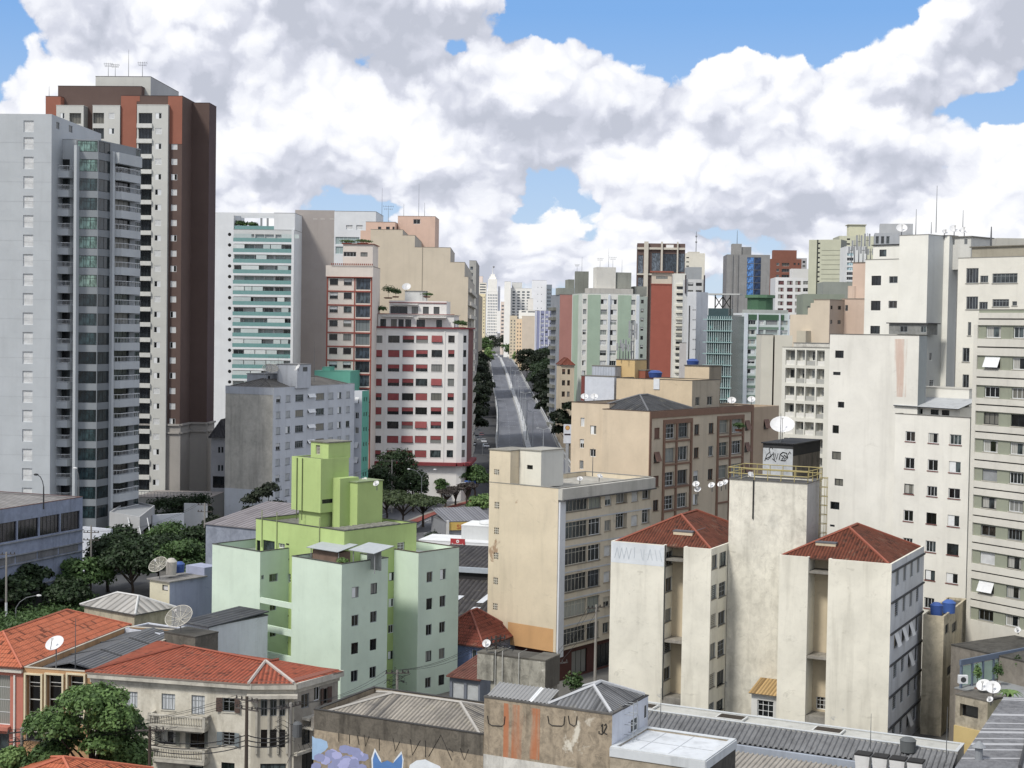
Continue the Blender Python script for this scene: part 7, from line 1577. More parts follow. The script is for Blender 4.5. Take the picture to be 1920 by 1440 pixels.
# ---------- graffiti buildings at the bottom centre
def graffiti_row():
 fr = Fr(1148, 1346, 104.9, 26.8); z2 = 12.65; z1 = 9.95; old = paint('a8977c', 1.0, stain='39342c', streak=1.3, patch=.5, patchc='cbc4b2', scale=1.5)
 b = Building('graffiti_house', 'long low building with a mural of blue shapes on its weathered wall, bottom centre', 'house', fr.pt(17, 0)); rA = 8.5
 q = b.box(fr.rect(9.93, 24.4, 0, rA), 0, z1, old, roof=paint('6f6b64', .8), par=.45, th=.22, coping=plain('3c3a38')); f = q[0]; b.finish()
 mbm = MB(); f.panel(mbm, .02, f.L-.02, z1-1.5, z1-.02, .002, .008, paint('6b6458', 1.0, stain='2c2924', streak=1.5, scale=2)); mbm.build('soot_band', b.t)
 hp = hip(b.t, [fr.pt(24.0, .35), fr.pt(10.2, .35), fr.pt(10.2, rA-.35), fr.pt(24.0, rA-.35)], z1-.25, 1.15, tiles('a29a8c', '4a494a', .33, 5, .7), plain('55524c'), over=-.15, cap=plain('a8a49c'))
 for (l, r, w_, z_) in ((17, 2.6, 5, 0),): pass
 # pixo strokes and mural, painted
 ink = plain('3a3733'); mb = MB()
 def st(pts, r=.035, m_=ink): mb.tube([f.pt(f.U(x, y), f.Z(x, y), .01) for x, y in pts], r, m_, 4)
 T = lambda x, y: (560+x/4.8, 1280+y/4.8)
 for s in ([(362, 455), (362, 530)], [(458, 465), (458, 548)], [(530, 470), (545, 560)], [(590, 470), (602, 570), (635, 480)], [(726, 500), (726, 610)], [(850, 500), (870, 615), (910, 530)], [(1005, 510), (1025, 650), (1095, 520)], [(1143, 520), (1143, 670)], [(1170, 665), (1280, 470), (1380, 700)], [(1350, 590), (1390, 625)], [(1455, 590), (1490, 695), (1530, 600)]): st([T(*p) for p in s])
 SPLIT.add('tag_strokes'); mb.cuts = []; mb.build('tag_strokes', b.t)
 def blob(pts, mat, out, name):
  m2 = MB();
  for poly in pts: m2.face([f.pt(*f.hit(*T(x, y)), out) for x, y in poly][::-1], mat)
  m2.build(name, b.t)
 bl = plain('8fb6dc'); pu = plain('8890c0'); dn = plain('3f7bc0'); wt = plain('d5dde4')
 blob([[(122, 480), (122, 690), (170, 700), (180, 650), (240, 610), (265, 580), (255, 530), (200, 505), (150, 500)]], bl, .006, 'mural_cloud')
 rnd = random.Random(5); leaves = []
 for k in range(34):
  cx, cy = 430+rnd.gauss(0, 110), 690+rnd.gauss(0, 55); cy = max(cy, 590+abs(cx-430)*.35); r = 34; a0 = rnd.random()*6; leaves.append([(cx+r*1.3*math.cos(a0+a)*(1+.3*rnd.random()), cy+r*math.sin(a0+a)*(1+.3*rnd.random())) for a in np.linspace(0, 5.4, 7)])
 for i, lf in enumerate(leaves): blob([lf], pu if i % 3 else plain('a3a8dc'), .006+i*.0004, 'mural_leaf')
 blob([[(660, 800), (655, 680), (685, 590), (740, 690), (760, 800)], [(830, 800), (860, 700), (925, 615), (945, 690), (935, 800)]], wt, .008, 'mural_point'); blob([[(672, 800), (668, 690), (688, 620), (728, 700), (745, 720), (800, 700), (850, 725), (890, 680), (928, 640), (935, 700), (925, 800)]], dn, .012, 'mural_shape')
 blob([[(990, 800), (1000, 740), (1060, 700), (1140, 690), (1200, 720), (1270, 750), (1300, 800)]], wt, .007, 'mural_cloud')
 # middle building with rust stain and 12
 b = Building('graffiti_house', 'taller weathered building with orange rust streaks and the number 12 on its wall', 'house', fr.pt(5, 0))
 q = b.box(fr.rect(0, 9.9, 0, 1.9), 0, z2, old, mats={1: paint('c6ccd8', .5)}, name='front_range', roof=paint('5f5d5a', .8)); q2 = b.box(fr.rect(.0, 5.2, 1.903, 6.6), 0, z2-.02, old, mats={1: paint('c6ccd8', .5)}, name='rear_range', roof=paint('6f6b64', .8), par=.3, th=.15, coping=plain('3c3a38')); f = q[0]; g = q2[1]
 b.win(g, g.U(1183, 1355), g.U(1197, 1355), g.Z(1190, 1372), g.Z(1190, 1346), 'g2', 'w', None, None, .12); b.win(g, g.U(1208, 1335), g.U(1214, 1335), g.Z(1210, 1348), g.Z(1210, 1322), 'g1', 'w', None, None, .12); b.win(q[1], .25, 1.6, z2-3.6, z2-2.1, 'g3', 'd', None, None, .12)
 b.finish(); co = tiles('7d7f82', '45474a', .33, 4, .6)
 corrug(b.t, (*fr.pt(9.8, .15), z2+.12), (*fr.pt(5.0, .15), z2+.12), (*fr.pt(5.0, 2.1), z2+.7), (*fr.pt(9.8, 2.1), z2+.7), .3, .06, plain('8b8c8c'), 'roof', plain('d5d8da'))
 hip(b.t, [fr.pt(5.0, .12), fr.pt(.12, .12), fr.pt(.12, 6.3), fr.pt(5.0, 6.3)], z2+.12, 1.1, co, plain('55575a'), over=-.05, cap=plain('b5b8bc'))
 mb = MB(); rm = paint('a8977c', 1.0, stain='39342c', scale=1.5, rust=.85)
 for (x0, x1, y0, y1) in ((944, 986, 1321, 1432), (992, 1012, 1328, 1424)): f.pxpanel(mb, x0, x1, y0, y1, .003, .0075, rm)
 mb.build('rust_stain', b.t); mb = MB(); f.panel(mb, 0, f.L*.95, 0, f.Z(1000, 1428), .003, .009, paint('cfcdc4', .8)); mb.build('whitewashed_band', b.t); mb = MB()
 def s2(pts, r=.04): mb.tube([f.pt(f.U(x, y), f.Z(x, y), .012) for x, y in pts], r, ink, 4)
 Q = lambda x, y: (900+x/4.885, 1340+y/4.885)
 for s in ([(1110, 105), (1125, 85), (1122, 160)], [(1140, 100), (1155, 85), (1162, 105), (1135, 160), (1150, 175), (1165, 180)], [(1135, 160), (1115, 180), (1090, 170), (1092, 150)]): s2([Q(*p) for p in s], .05)
 for cx, w_ in ((150, 80), (700, 78), (850, 40)): s2([Q(cx-w_, 10), Q(cx-w_+10, 80), Q(cx-w_+40, 100), Q(cx+w_-30, 105), Q(cx+w_-8, 90), Q(cx+w_, 15)], .045)
 mb.cuts = []; mb.build('tag_strokes', b.t)
 # ladder cage
 mb = MB()
 for k in range(6):
  z = z2-3.2+k*.7; mb.tube([g.pt(.2, z, .05), g.pt(.2, z, .7), g.pt(.9, z, .7), g.pt(.9, z, .05)], .025, plain('9aa0a4'), 4)
 for u in (.2, .9): mb.tube([g.pt(u, z2-3.6, .7), g.pt(u, z2+.5, .7)], .025, plain('9aa0a4'), 4)
 mb.build('ladder_cage', b.t)
 # white roof terrace
 b = Building('flat_roof_annex', 'white coated flat roof annex with blackened sides, bottom centre right', 'annex', fr.pt(-3, 3)); q = b.box(fr.rect(-6.85, -.02, -.3, 6), 0, 10.5, paint('a89a82', .9, stain='3a352c'), mats={1: paint('55524c', 1, stain='15151a')}, roof=paint('c6ccd2', .5), par=.12, th=.3, coping=plain('c5cbcf'), lip=.0); b.finish()
 mb = MB();
 for fc in q[:2]: fc.panel(mb, -.02, fc.L+.02, 9.9, 10.49, .003, .08, paint('c2c8cc', .5))
 mb.build('roof_band', b.t); mb = MB()
 for l in (-1.8, -3.9): mb.prism([tuple(x) for x in fr.rect(l-.02, l+.02, 0, 5.7)], 10.385, 10.4, plain('adb3b8'))
 mb.prism([tuple(x) for x in fr.rect(-6.5, -.4, 2.8, 2.84)], 10.386, 10.402, plain('adb3b8')); mb.build('roof_seam', b.t); SPLIT.add('roof_seam')
graffiti_row()
# ---------- long ribbed roof building, bottom right
def long_building():
 fr = crf; b = Building('long_building', 'long low building with a ribbed dark roof strip in front of the cream blocks', 'building', fr.pt(8, -10)); l0, l1 = -8.2, 24.6; bw = paint('9aa5b5', .5); z = 4.5
 b.box(fr.rect(l0, l1, -10.5, -7.6), 0, z, paint('b9bab5', .4), roof=paint('b5b6b0', .45), name='flat_range', par=.1, th=.2, coping=plain('c2c8cc'))
 q = b.box(fr.rect(l0, l1-.5, -13.4, -10.503), 0, z-1.25, bw, roof=plain('4c4e52'), name='ribbed_range'); f = q[0]
 for i in range(10): b.win(f, 1.2+i*3.2, 3.4+i*3.2, 1.3, 2.5, 'g4', 'w', '1d2427', None, .15)
 b.finish(); corrug(b.t, (*fr.pt(l1-.5, -13.3), z-1.1), (*fr.pt(l0, -13.3), z-1.1), (*fr.pt(l0, -10.6), z-.1), (*fr.pt(l1-.5, -10.6), z-.1), .46, .16, paint('77797c', .9, stain='34363a'))
 mb = MB(); f.panel(mb, 0, f.L, z-1.95, z-1.12, .003, .35, bw); mb.build('fascia', b.t)
 for l in (20.5, 12.0, 3.2):
  mb = MB(); zz = z-.05; mb.prism([tuple(x) for x in fr.rect(l-1.5, l+1.1, -10.1, -8.4)], zz-.0, zz+.16, plain('c9cbc8'))
  mb.prism([tuple(x) for x in fr.rect(l-1.35, l+.95, -9.95, -8.55)], zz+.01, zz+.163, paint('3f372e', .8)); mb.cuts = []; mb.build('skylight', b.t)
 b2 = Building('low_shed', 'pale ribbed low shed roof at the bottom edge right of the white roof', 'shed', fr.pt(12, -19)); b2.box(fr.rect(-7, 17.5, -24, -14.6), 0, 1.9, paint('8b857b', .6), roof=plain('77736c')); b2.finish()
 corrug(b2.t, (*fr.pt(17.5, -24), 2.1), (*fr.pt(-7, -24), 2.1), (*fr.pt(-7, -14.5), 3.0), (*fr.pt(17.5, -14.5), 3.0), .42, .15, paint('a09a90', .8, stain='4f4b45'))
 # white troughs in a row and a grey tank
 for i in range(4):
  l = -1.6-i*1.42; c = fr.pt(l, -15.3); t = thing('roof_trough', 'white tapered trough with black top, %s in its row' % ('leftmost', 'second from the left', 'third from the left', 'rightmost')[i], 'container', (*c, 3.0), 'white troughs on the roof'); mb = MB()
  a = fr.rect(l-.48, l+.48, -15.8, -14.9); a2 = fr.rect(l-.62, l+.62, -15.95, -14.75); zt = 4.55
  for k in range(4): mb.face([(*a[k], 3.0), (*a[(k+1) % 4], 3.0), (*a2[(k+1) % 4], zt), (*a2[k], zt)], paint('d5d7d8', .4))
  mb.build('body', t); mb = MB(); mb.prism([tuple(x) for x in a2], zt+.003, zt+.14, plain('2c2c2e')); mb.build('lid', t)
 mb = MB(); c = fr.pt(-4.3, -11.3); mb.lathe([(0, z-.3), (.62, z-.3), (.66, z+.6), (.7, z+.65), (.45, z+.85), (0, z+.9)], (*c, 0), plain('5f6466'), 20); tag(mb.build('water_tank'), 'dark grey round water tank at the end of the ribbed roof', 'water tank')
long_building()
# ---------- terrace, dishes and dark roofs, bottom right
def right_corner():
 b = Building('podium_roof', 'blackened flat roof at the foot of the banded block, right edge', 'building', P(1880, 1200, 150)[:2]); fr = Fr(1925, 1215, 141, 57.5); h = 9.3
 b.box(fr.rect(-4, 8, -1, 9), 0, h, paint('8a8378', .8), roof=paint('55534e', 1.0, stain='1c1c1c')); b.finish()
 fr = Fr(1804, 1300, 137.5, 55); hf = fr.z(1804, 1300); b = Building('roof_terrace', 'blue-grey framed roof terrace with green glass screens, right edge', 'terrace', fr.o)
 b.box(fr.rect(-2.5, 1.0, -9, 10), 0, hf, paint('7a828c', .4), roof=paint('8c8f90', .5)) if False else None
 a = P(1803, 1240, 139)[:2]; c = P(1940, 1216, 146)[:2]; d = (c-a)/np.linalg.norm(c-a); n = np.array((d[1], -d[0])); zt = zat(1803, 1237, 139); zf = zat(1820, 1300, 137.5)
 q = [a+n*5.5-d*.2, c+n*5.5, c-n*.5, a-n*.5-d*.2]; b.box(q, 0, zf, paint('8b8278', .8), roof=paint('8f9395', .5)); b.finish(); ff = Face(a, c, zf, zt, None); bm = plain('5f6f86'); mb = MB()
 ff.panel(mb, -.2, ff.L, zt-.5, zt, -.1, .1, bm); L = ff.L
 for k in range(5): u = -.1+k*1.62*1.0; ff.panel(mb, u, u+.18, zf, zt-.503, -.1, .1, bm)
 SPLIT.add('frame'); mb.build('frame', b.t); mb = MB()
 for k in range(4): u = .1+k*1.62; ff.panel(mb, u, u+1.4, zf+.3, zt-.6, -.03, -.01, plain('a9c9b6', .3, .5))
 SPLIT.add('glass_screen'); mb.build('glass_screen', b.t)
 # annexes below the dishes
 fr = Fr(1852, 1318, 131, 50); b = Building('annex', 'grubby cream annex with an open arch and yellow base below the twin dishes', 'annex', fr.o); q = b.box(fr.rect(0, fr.l(1792, 1295), 0, 3), 0, fr.z(1852, 1316), paint('b3a88f', 1.0, stain='2f2b26'), mats={1: paint('c9bf96', .5)}, roof=paint('6b675f', .8)); f = q[0]
 b.win(f, f.U(1800, 1320), f.U(1834, 1335), f.Z(1815, 1346), f.Z(1815, 1322), 'g1', 'd', '0f0f10', None, .5); mb = MB(); f.panel(mb, 0, f.L, 0, f.Z(1820, 1366), .003, .15, paint('c9ae62', .4)); mb.build('yellow_base', b.t); b.finish()
 # big grey corrugated roof, lower right
 A = P(1793, 1446, 104); Bq = P(1960, 1446, 97); Cq = P(1960, 1318, 127); Dq = P(1884, 1312, 128); zz = zat(1884, 1312, 128)
 for p in (A, Bq, Cq, Dq): p[2] = 0
 b = Building('warehouse', 'dark corrugated roofed warehouse in the bottom right corner', 'warehouse', (A[:2]+Cq[:2])/2); pz = [P(1793, 1446, 108), P(1990, 1446, 104), P(1990, 1320, 127), P(1884, 1312, 129)]; z0 = pz[3][2]; q2 = [p[:2] for p in pz]
 q2 = [G(1790, 1446, z0)[:2], G(2000, 1446, z0)[:2], G(2000, 1316, z0)[:2], G(1882, 1312, z0)[:2]]
 b.box(q2, 0, z0, paint('6d6a66', .8), roof=plain('4b4c50')); b.finish(); a, c, d, e = [np.array((*p, z0+.2)) for p in q2]; corrug(b.t, e, a, c, d, .32, .07, paint('7b7d82', .95, stain='3a3b40', scale=1.5), 'roof', plain('a9abb0'))
 m1, m2 = a*.42+c*.58, e*.45+d*.55; mb = MB(); dd = np.array((0, 0, .12)); mb.tube([m1+dd, m2+dd], .14, plain('3f4044'), 5); mb.build('gutter', b.t)
 mb = MB(); p = G(1835, 1425, z0+.2); mb.lathe([(.28, z0+.2), (.28, z0+1.1), (.5, z0+1.15), (.1, z0+1.55), (0, z0+1.56)], (p[0], p[1], 0), plain('8a8f94'), 12); o = mb.build('roof_vent_pipe'); tag(o, 'small capped vent pipe on the dark corrugated roof', 'vent pipe')
right_corner()
def gz(Y): return 0 if Y < 480 else min(8, (Y-480)/670*8)
# ---------- terrain sheet
def terrain():
 ys = [-300, 60, 120, 200, 300, 400, 480, 560, 640, 720, 800, 880, 960, 1040, 1150, 1500, 2500, 5000, 9000]; xs = [-9000, -3000, -1000, -300, 0, 300, 1000, 3000, 9000]; mb = MB(); m, t, b = new_mat('city_ground')
 tc = t.n('ShaderNodeTexCoord').outputs['Object']; n1 = t.noise(tc, .03, 6, .6); n2 = t.noise(tc, .6, 5, .7)
 col = t.mix(t.maprange(n1, .35, .65), lin('56555280'[:6]), lin('6e6c67')); col = t.mix(t.math('MULTIPLY', t.maprange(n2, .45, .75), .5), col, lin('4f4e4b')); t.l(col, b.inputs['Base Color']); b.inputs['Roughness'].default_value = .9
 for i in range(len(xs)-1):
  for j in range(len(ys)-1): mb.face([(xs[i], ys[j], gz(ys[j])), (xs[i+1], ys[j], gz(ys[j])), (xs[i+1], ys[j+1], gz(ys[j+1])), (xs[i], ys[j+1], gz(ys[j+1]))], m)
 tag(mb.build('ground'), kind='structure')
terrain()
def asphalt(name='asphalt', c='4c4e54', c2='62646a'):
 key = ('asp', name)
 if key in MATS: return MATS[key]
 m, t, b = new_mat(name); tc = t.n('ShaderNodeTexCoord').outputs['Object']; n1 = t.noise(t.mapping(tc, (1, .12, 1)), .35, 5, .6); n2 = t.noise(tc, 4, 4, .7)
 col = t.mix(t.maprange(n1, .35, .65), lin(c), lin(c2)); col = t.mix(t.math('MULTIPLY', t.maprange(n2, .4, .7), .25), col, lin('3d3e42')); t.l(col, b.inputs['Base Color']); b.inputs['Roughness'].default_value = .85; MATS[key] = m; return m
def sheet(name, pts, z, mat, kind='structure'):
 mb = MB(); mb.face([(*G(x, y, z)[:2], z) for x, y in pts], mat); return tag(mb.build(name), kind=kind)
asp = asphalt()
sheet('road', [(560, 1040), (560, 985), (690, 930), (790, 905), (1000, 842), (1200, 842), (1100, 880), (930, 960), (860, 1010), (800, 1075)], .004, asp)
sheet('road', [(860, 905), (905, 842), (960, 760), (968, 760), (960, 842), (930, 905)], .003, asp); sheet('road', [(690, 960), (660, 905), (700, 890), (780, 930)], .0035, asp)
sheet('road', [(-20, 1190), (-20, 1120), (130, 1085), (300, 1060), (300, 1085), (120, 1140)], .004, asphalt('lane', '3f4144', '4b4d50'))
rd = plain('8f4438', .9)
def kerbed(name, pts, z0, z1, mat):
 mb = MB(); mb.prism([tuple(G(x, y, 0)[:2]) for x, y in pts], z0, z1, mat); return tag(mb.build(name), kind='structure')
kerbed('pavement', [(760, 978), (800, 962), (848, 946), (916, 926), (916, 940), (880, 952), (838, 968), (815, 962), (800, 972), (768, 985)], .005, .14, paint('8f8a80', .5))
mb = MB(); mb.prism([tuple(G(x, y, .15)[:2]) for x, y in [(766, 977), (806, 962), (848, 947), (915, 928), (915, 932), (850, 952), (812, 966), (772, 984)]], .141, .15, rd); tag(mb.build('cycle_lane'), kind='structure')
kerbed('pavement', [(560, 1000), (640, 968), (700, 945), (700, 950), (640, 975), (560, 1008)], .005, .14, paint('8f8a80', .5))
kerbed('pavement', [(-20, 1120), (150, 1070), (150, 1076), (-20, 1128)], .005, .15, paint('77756f', .6))
mb = MB(); wh = plain('b9bcc0', .8)
def line(x0, y0, x1, y1, w=.18, z=.009):
 a, c = G(x0, y0, z)[:2], G(x1, y1, z)[:2]; d = (c-a)/np.linalg.norm(c-a); n = np.array((-d[1], d[0]))*w/2; mb.face([(*(a-n), z), (*(c-n), z), (*(c+n), z), (*(a+n), z)], wh)
for a in ((700, 972, 735, 958), (745, 955, 790, 938), (800, 934, 905, 898), (795, 1000, 850, 980), (790, 1010, 800, 1006), (815, 985, 845, 975), (812, 924, 822, 932), (818, 921, 828, 929), (824, 918, 834, 926), (830, 915, 840, 923)): line(*a, w=.3 if a[0] in (812, 818, 824, 830) else .16)
for k in range(6): line(780+2, 990-k, 800+k*4, 976-k*1.5, .12)
tag(mb.build('road_markings'), kind='structure')
# ---------- elevated road
def avenue_floor():
 mb = MB(); ys = list(range(425, 1200, 25)); a_ = asphalt('avenue', '2c2d30', '38393c')
 for y0, y1 in zip(ys, ys[1:]): mb.face([(-16, y0, gz(y0)+.012), (26, y0, gz(y0)+.012), (26, y1, gz(y1)+.012), (-16, y1, gz(y1)+.012)], a_)
 tag(mb.build('road'), kind='structure')
avenue_floor()
def viaduct():
 ctr = [(9.5, 295, 1.2), (7.2, 345, 4.8), (4.5, 407, 7.4), (4.0, 474, 7.8), (2.9, 580, 8.2), (.8, 678, 9.6), (-3.0, 880, 12.6), (-6.0, 1040, 14.0), (-8.2, 1152, 14.6), (-9.5, 1260, 13.9), (-12, 1420, 11.5), (-18, 1700, 9.5)]
 P_ = [np.array(c, float) for c in ctr]; pts = []
 for i in range(len(P_)-1):
  p0 = P_[max(i-1, 0)]; p1 = P_[i]; p2 = P_[i+1]; p3 = P_[min(i+2, len(P_)-1)]
  for k in range(8):
   t = k/8; pts.append(.5*((2*p1)+(-p0+p2)*t+(2*p0-5*p1+4*p2-p3)*t*t+(-p0+3*p1-3*p2+p3)*t**3))
 pts.append(P_[-1]); hw = 8.5; con = paint('aeb1b2', .9); asv = asphalt('viaduct_asphalt', '52565f', '646872')
 def side(i):
  d = pts[min(i+1, len(pts)-1)]-pts[max(i-1, 0)]; d = d[:2]/np.linalg.norm(d[:2]); return np.array((d[1], -d[0]))
 def strip(u0, u1, z0, z1, mat, name, par):
  m_ = MB()
  for i in range(len(pts)-1):
   a, b = pts[i], pts[i+1]; na, nb = side(i), side(i+1); q = []
   A0, A1 = a[:2]+na*u0, a[:2]+na*u1; B0, B1 = b[:2]+nb*u0, b[:2]+nb*u1
   v = lambda p, z: (p[0], p[1], z)
   m_.face([v(A0, a[2]+z1), v(A1, a[2]+z1), v(B1, b[2]+z1), v(B0, b[2]+z1)], mat)
   if z1-z0 > .01:
    m_.face([v(A0, a[2]+z0), v(A0, a[2]+z1), v(B0, b[2]+z1), v(B0, b[2]+z0)], mat); m_.face([v(A1, a[2]+z1), v(A1, a[2]+z0), v(B1, b[2]+z0), v(B1, b[2]+z1)], mat); m_.face([v(A1, a[2]+z0), v(A0, a[2]+z0), v(B0, b[2]+z0), v(B1, b[2]+z0)], mat)
  for i in (0, len(pts)-1):
   a = pts[i]; n = side(i); A0, A1 = a[:2]+n*u0, a[:2]+n*u1; m_.face([(*A0, a[2]+z0), (*A1, a[2]+z0), (*A1, a[2]+z1), (*A0, a[2]+z1)], mat) if z1-z0 > .01 else None
  return m_.build(name, par)
 t = thing('elevated_road', 'long elevated road with a pale median barrier running up to the vanishing avenue', 'elevated road', (4.5, 407, 0))
 strip(-hw, hw, -1.4, 0, paint('a5a6a3', .6), 'deck', t); strip(-hw+.5, -.95, .01, .014, asv, 'carriageway', t); strip(.95, hw-.5, .01, .014, asv, 'carriageway', t)
 strip(-hw-.05, -hw+.3, -.9, .95, con, 'parapet', t); strip(hw-.3, hw+.05, -.9, .95, con, 'parapet', t); strip(-.7, .7, .003, .75, paint('b9bcbe', .9), 'median_barrier', t)
 m_ = MB(); ln = plain('7f838b', .8)
 def mark(i0, i1, u, w, dash=False):
  L = np.linalg.norm(pts[i1]-pts[i0]); n = max(1, int(L/12));
  for k in range(n if dash else 1):
   pass
 def at(s):   # s = Y distance
  for i in range(len(pts)-1):
   if pts[i][1] <= s <= pts[i+1][1]:
    f = (s-pts[i][1])/(pts[i+1][1]-pts[i][1]); return pts[i]+(pts[i+1]-pts[i])*f, side(i)
  return pts[-1], side(len(pts)-1)
 def ms(s0, s1, u0, u1):
  a, na = at(s0); b, nb = at(s1); m_.face([(*(a[:2]+na*u0), a[2]+.02), (*(a[:2]+na*u1), a[2]+.02), (*(b[:2]+nb*u1), b[2]+.02), (*(b[:2]+nb*u0), b[2]+.02)], ln)
 s = 300
 while s < 900:
  ms(s, s+5, -4.75, -4.6); ms(s, s+5, 4.6, 4.75); ms(s, s+9.9, -7.75, -7.6); ms(s, s+9.9, -1.3, -1.15); ms(s, s+9.9, 1.15, 1.3); ms(s, s+9.9, 7.6, 7.75); s += 10
 ms(385, 425, -4.78, -4.58); ms(385, 425, 4.58, 4.78)
 for k in range(16): s = 400+k*4.6; ms(s, s+.5, -7.4, -1.4)
 for s in (488, 500, 512):
  for k in range(7): ms(s, s+1.6, -6.6+k*.62, -6.2+k*.62)
 tag(m_.build('road_markings', t))
 m_ = MB(); k = 0
 s = 420
 while s < 1000:
  a, n = at(s); g = gz(s); q = [a[:2]+n*x+np.array((0, y)) for x, y in ((-3.2, -1), (3.2, -1), (3.2, 1), (-3.2, 1))]; m_.prism([tuple(x) for x in q], g, a[2]-1.402, paint('9a9b98', .6)); s += 32
 SPLIT.add('pier'); m_.build('pier', t)
 # lamps on the median
 lm = None; s = 345; first = None; i = 0; lab = ('nearest', 'second', 'third', 'fourth', 'fifth', 'sixth', 'seventh', 'eighth', 'ninth', 'tenth')
 while s < 760 and i < 10:
  a, n = at(s); z = a[2]+.75
  if first is None:
   first = thing('street_lamp', '', 'street lamp', (a[0], a[1], z), 'lamps along the elevated road'); q = MB(); q.tube([(a[0], a[1], z), (a[0], a[1], z+11)], .13, plain('9aa0a6'), 6, r1=.08); q.build('pole', first)
   for sx in (-1, 1):
    q = MB(); q.tube([(a[0], a[1], z+10.9), (a[0]+sx*1.3, a[1], z+11.2)], .06, plain('9aa0a6'), 5); q.box((a[0]+sx*1.3-.3, a[1]-.15, z+11.15), (a[0]+sx*1.3+.3, a[1]+.15, z+11.3), plain('b5babe')); q.cuts = []; q.build('lamp_head', first)
   o = first
  else:
   o = first.copy(); C.objects.link(o); o.location = (a[0], a[1], z)
   for c in list(first.children): d = c.copy(); C.objects.link(d); d.parent = o
  o['label'] = 'thin double-headed lamp post on the elevated road median, %s from the camera' % lab[i]; s += 38+i*2; i += 1
viaduct()
# ---------- trees
def leafball(name, parent, blobs, n, size, mat, seed=0, flat=.6):
 """crown of small leaf clumps scattered over and inside a cluster of blobs: blobs = [(x,y,z,rx,rz)]"""
 rs = np.random.RandomState(seed); w = np.array([b[3]**2 for b in blobs]); w = w/w.sum(); idx = rs.choice(len(blobs), n, p=w); B = np.array(blobs)[idx]
 d = rs.normal(size=(n, 3)); d /= np.linalg.norm(d, axis=1)[:, None]; d[:, 2] = np.where(d[:, 2] < -.35, -d[:, 2]*.6, d[:, 2]); r = (rs.rand(n)**.33)
 lump = 1+.16*np.sin(d[:, 0]*7+B[:, 0])*np.cos(d[:, 1]*6+B[:, 1]); r = r*lump
 c = B[:, :3]+d*np.stack([B[:, 3], B[:, 3], B[:, 4]], 1)*r[:, None]
 nrm = d*.8+rs.normal(size=(n, 3))*.55+np.array((0, 0, .5)); nrm /= np.linalg.norm(nrm, axis=1)[:, None]
 a = np.cross(nrm, rs.normal(size=(n, 3))); a /= np.linalg.norm(a, axis=1)[:, None]; b = np.cross(nrm, a); s = size*(.6+.8*rs.rand(n))[:, None]; k = (.45+.3*rs.rand(n))[:, None]
 v = np.stack([c-a*s, c-b*s*k+nrm*s*.15, c+a*s, c+b*s*k+nrm*s*.15], 1).reshape(-1, 3)
 org = wloc(parent) if parent is not None else np.array((v[:, 0].mean(), v[:, 1].mean(), v[:, 2].min())); v = v-org; me = bpy.data.meshes.new(name); me.vertices.add(len(v)); me.vertices.foreach_set('co', v.ravel()); me.loops.add(4*n); me.loops.foreach_set('vertex_index', np.arange(4*n)); me.polygons.add(n); me.polygons.foreach_set('loop_start', np.arange(n)*4); me.polygons.foreach_set('loop_total', np.full(n, 4)); me.materials.append(mat); me.update(calc_edges=True)
 o = bpy.data.objects.new(name, me); C.objects.link(o); o.parent = parent
 if parent is None: o.location = tuple(org)
 return o
LG = leafmat('24401a', '5a7f35'); LD = leafmat('18280f', '38532a'); LB = leafmat('39601f', '7ea046'); LK = leafmat('0e180a', '26381b'); LU = leafmat('2a3a18', '55683a'); LP = leafmat('3a3432', '5f5650'); LO = leafmat('20291c', '37442c'); bark = paint('4b4036', .8)
def tree(lab, x, y, h, w, seed=1, mat=LG, n=2600, leaf=.28, kind='round', z0=None, name='tree', group=None, trunk=.28, base=.35):
 z0 = gz(y) if z0 is None else z0; rs = random.Random(seed); t = thing(name, lab, 'tree', (x, y, z0), group); R = w/2; ht = h*base; mb = MB(); bl = []
 mb.tube([(x, y, z0), (x+rs.uniform(-.2, .2), y, z0+ht*.6), (x+rs.uniform(-.4, .4), y+rs.uniform(-.3, .3), z0+h*.62)], trunk, bark, 7, r1=trunk*.4)
 mb.cuts = []; mb.build('trunk', t); mb = MB(); nb = 9 if kind != 'flat' else 13
 for i in range(nb):
  a = 2.4*i+rs.random(); rr = R*(.25+.6*rs.random());
  if kind == 'flat': bx, by, bz = x+rr*math.cos(a), y+rr*math.sin(a), z0+h*(.74+.12*rs.random())-abs(rr)*.09; rx, rz = R*(.30+.16*rs.random()), h*.10
  else: f = .48+.42*i/nb; rr = R*(.62 if i < nb*.7 else .25)*(.5+.6*rs.random()); bx, by, bz = x+rr*math.cos(a), y+rr*math.sin(a), z0+h*f+rs.uniform(-.05, .05)*h; rx = R*(.34+.2*rs.random()); rz = rx*rs.uniform(.55, .8)
  bz = min(bz, z0+h-rz*.9); bl.append((bx, by, bz, rx, rz)); s = (x, y, z0+ht*(.8+.3*rs.random())); mb.tube([s, ((x+bx)/2+rs.uniform(-.2, .2), (y+by)/2, (s[2]+bz)/2+.2), (bx, by, bz)], trunk*.42, bark, 5, r1=.04)
 mb.cuts = []; mb.build('limbs', t); leafball('crown', t, bl, n, leaf, mat, seed)
 return t
def at_px(px, Y, z=0): p = P(px, 700, Y); return p[0], Y
LF = leafmat('2f4f1c', '6f963c')
x, y = at_px(178, 118); tree('big bright green tree in front of the corner house, bottom left', x, y, 11.6, 9.2, 11, LF, 19000, .16, trunk=.3)
x, y = at_px(238, 120.5); tree('darker leafy tree against the corner house balconies', x, y, 9.3, 4.6, 12, LG, 7000, .16)
x, y = at_px(95, 117); tree('lower leafy tree under the ochre house windows', x, y, 7.2, 5.5, 13, LG, 7000, .16)
x, y = at_px(22, 116); tree('bright young tree in the bottom left corner', x, y, 6.9, 4.8, 14, LB, 6500, .16)
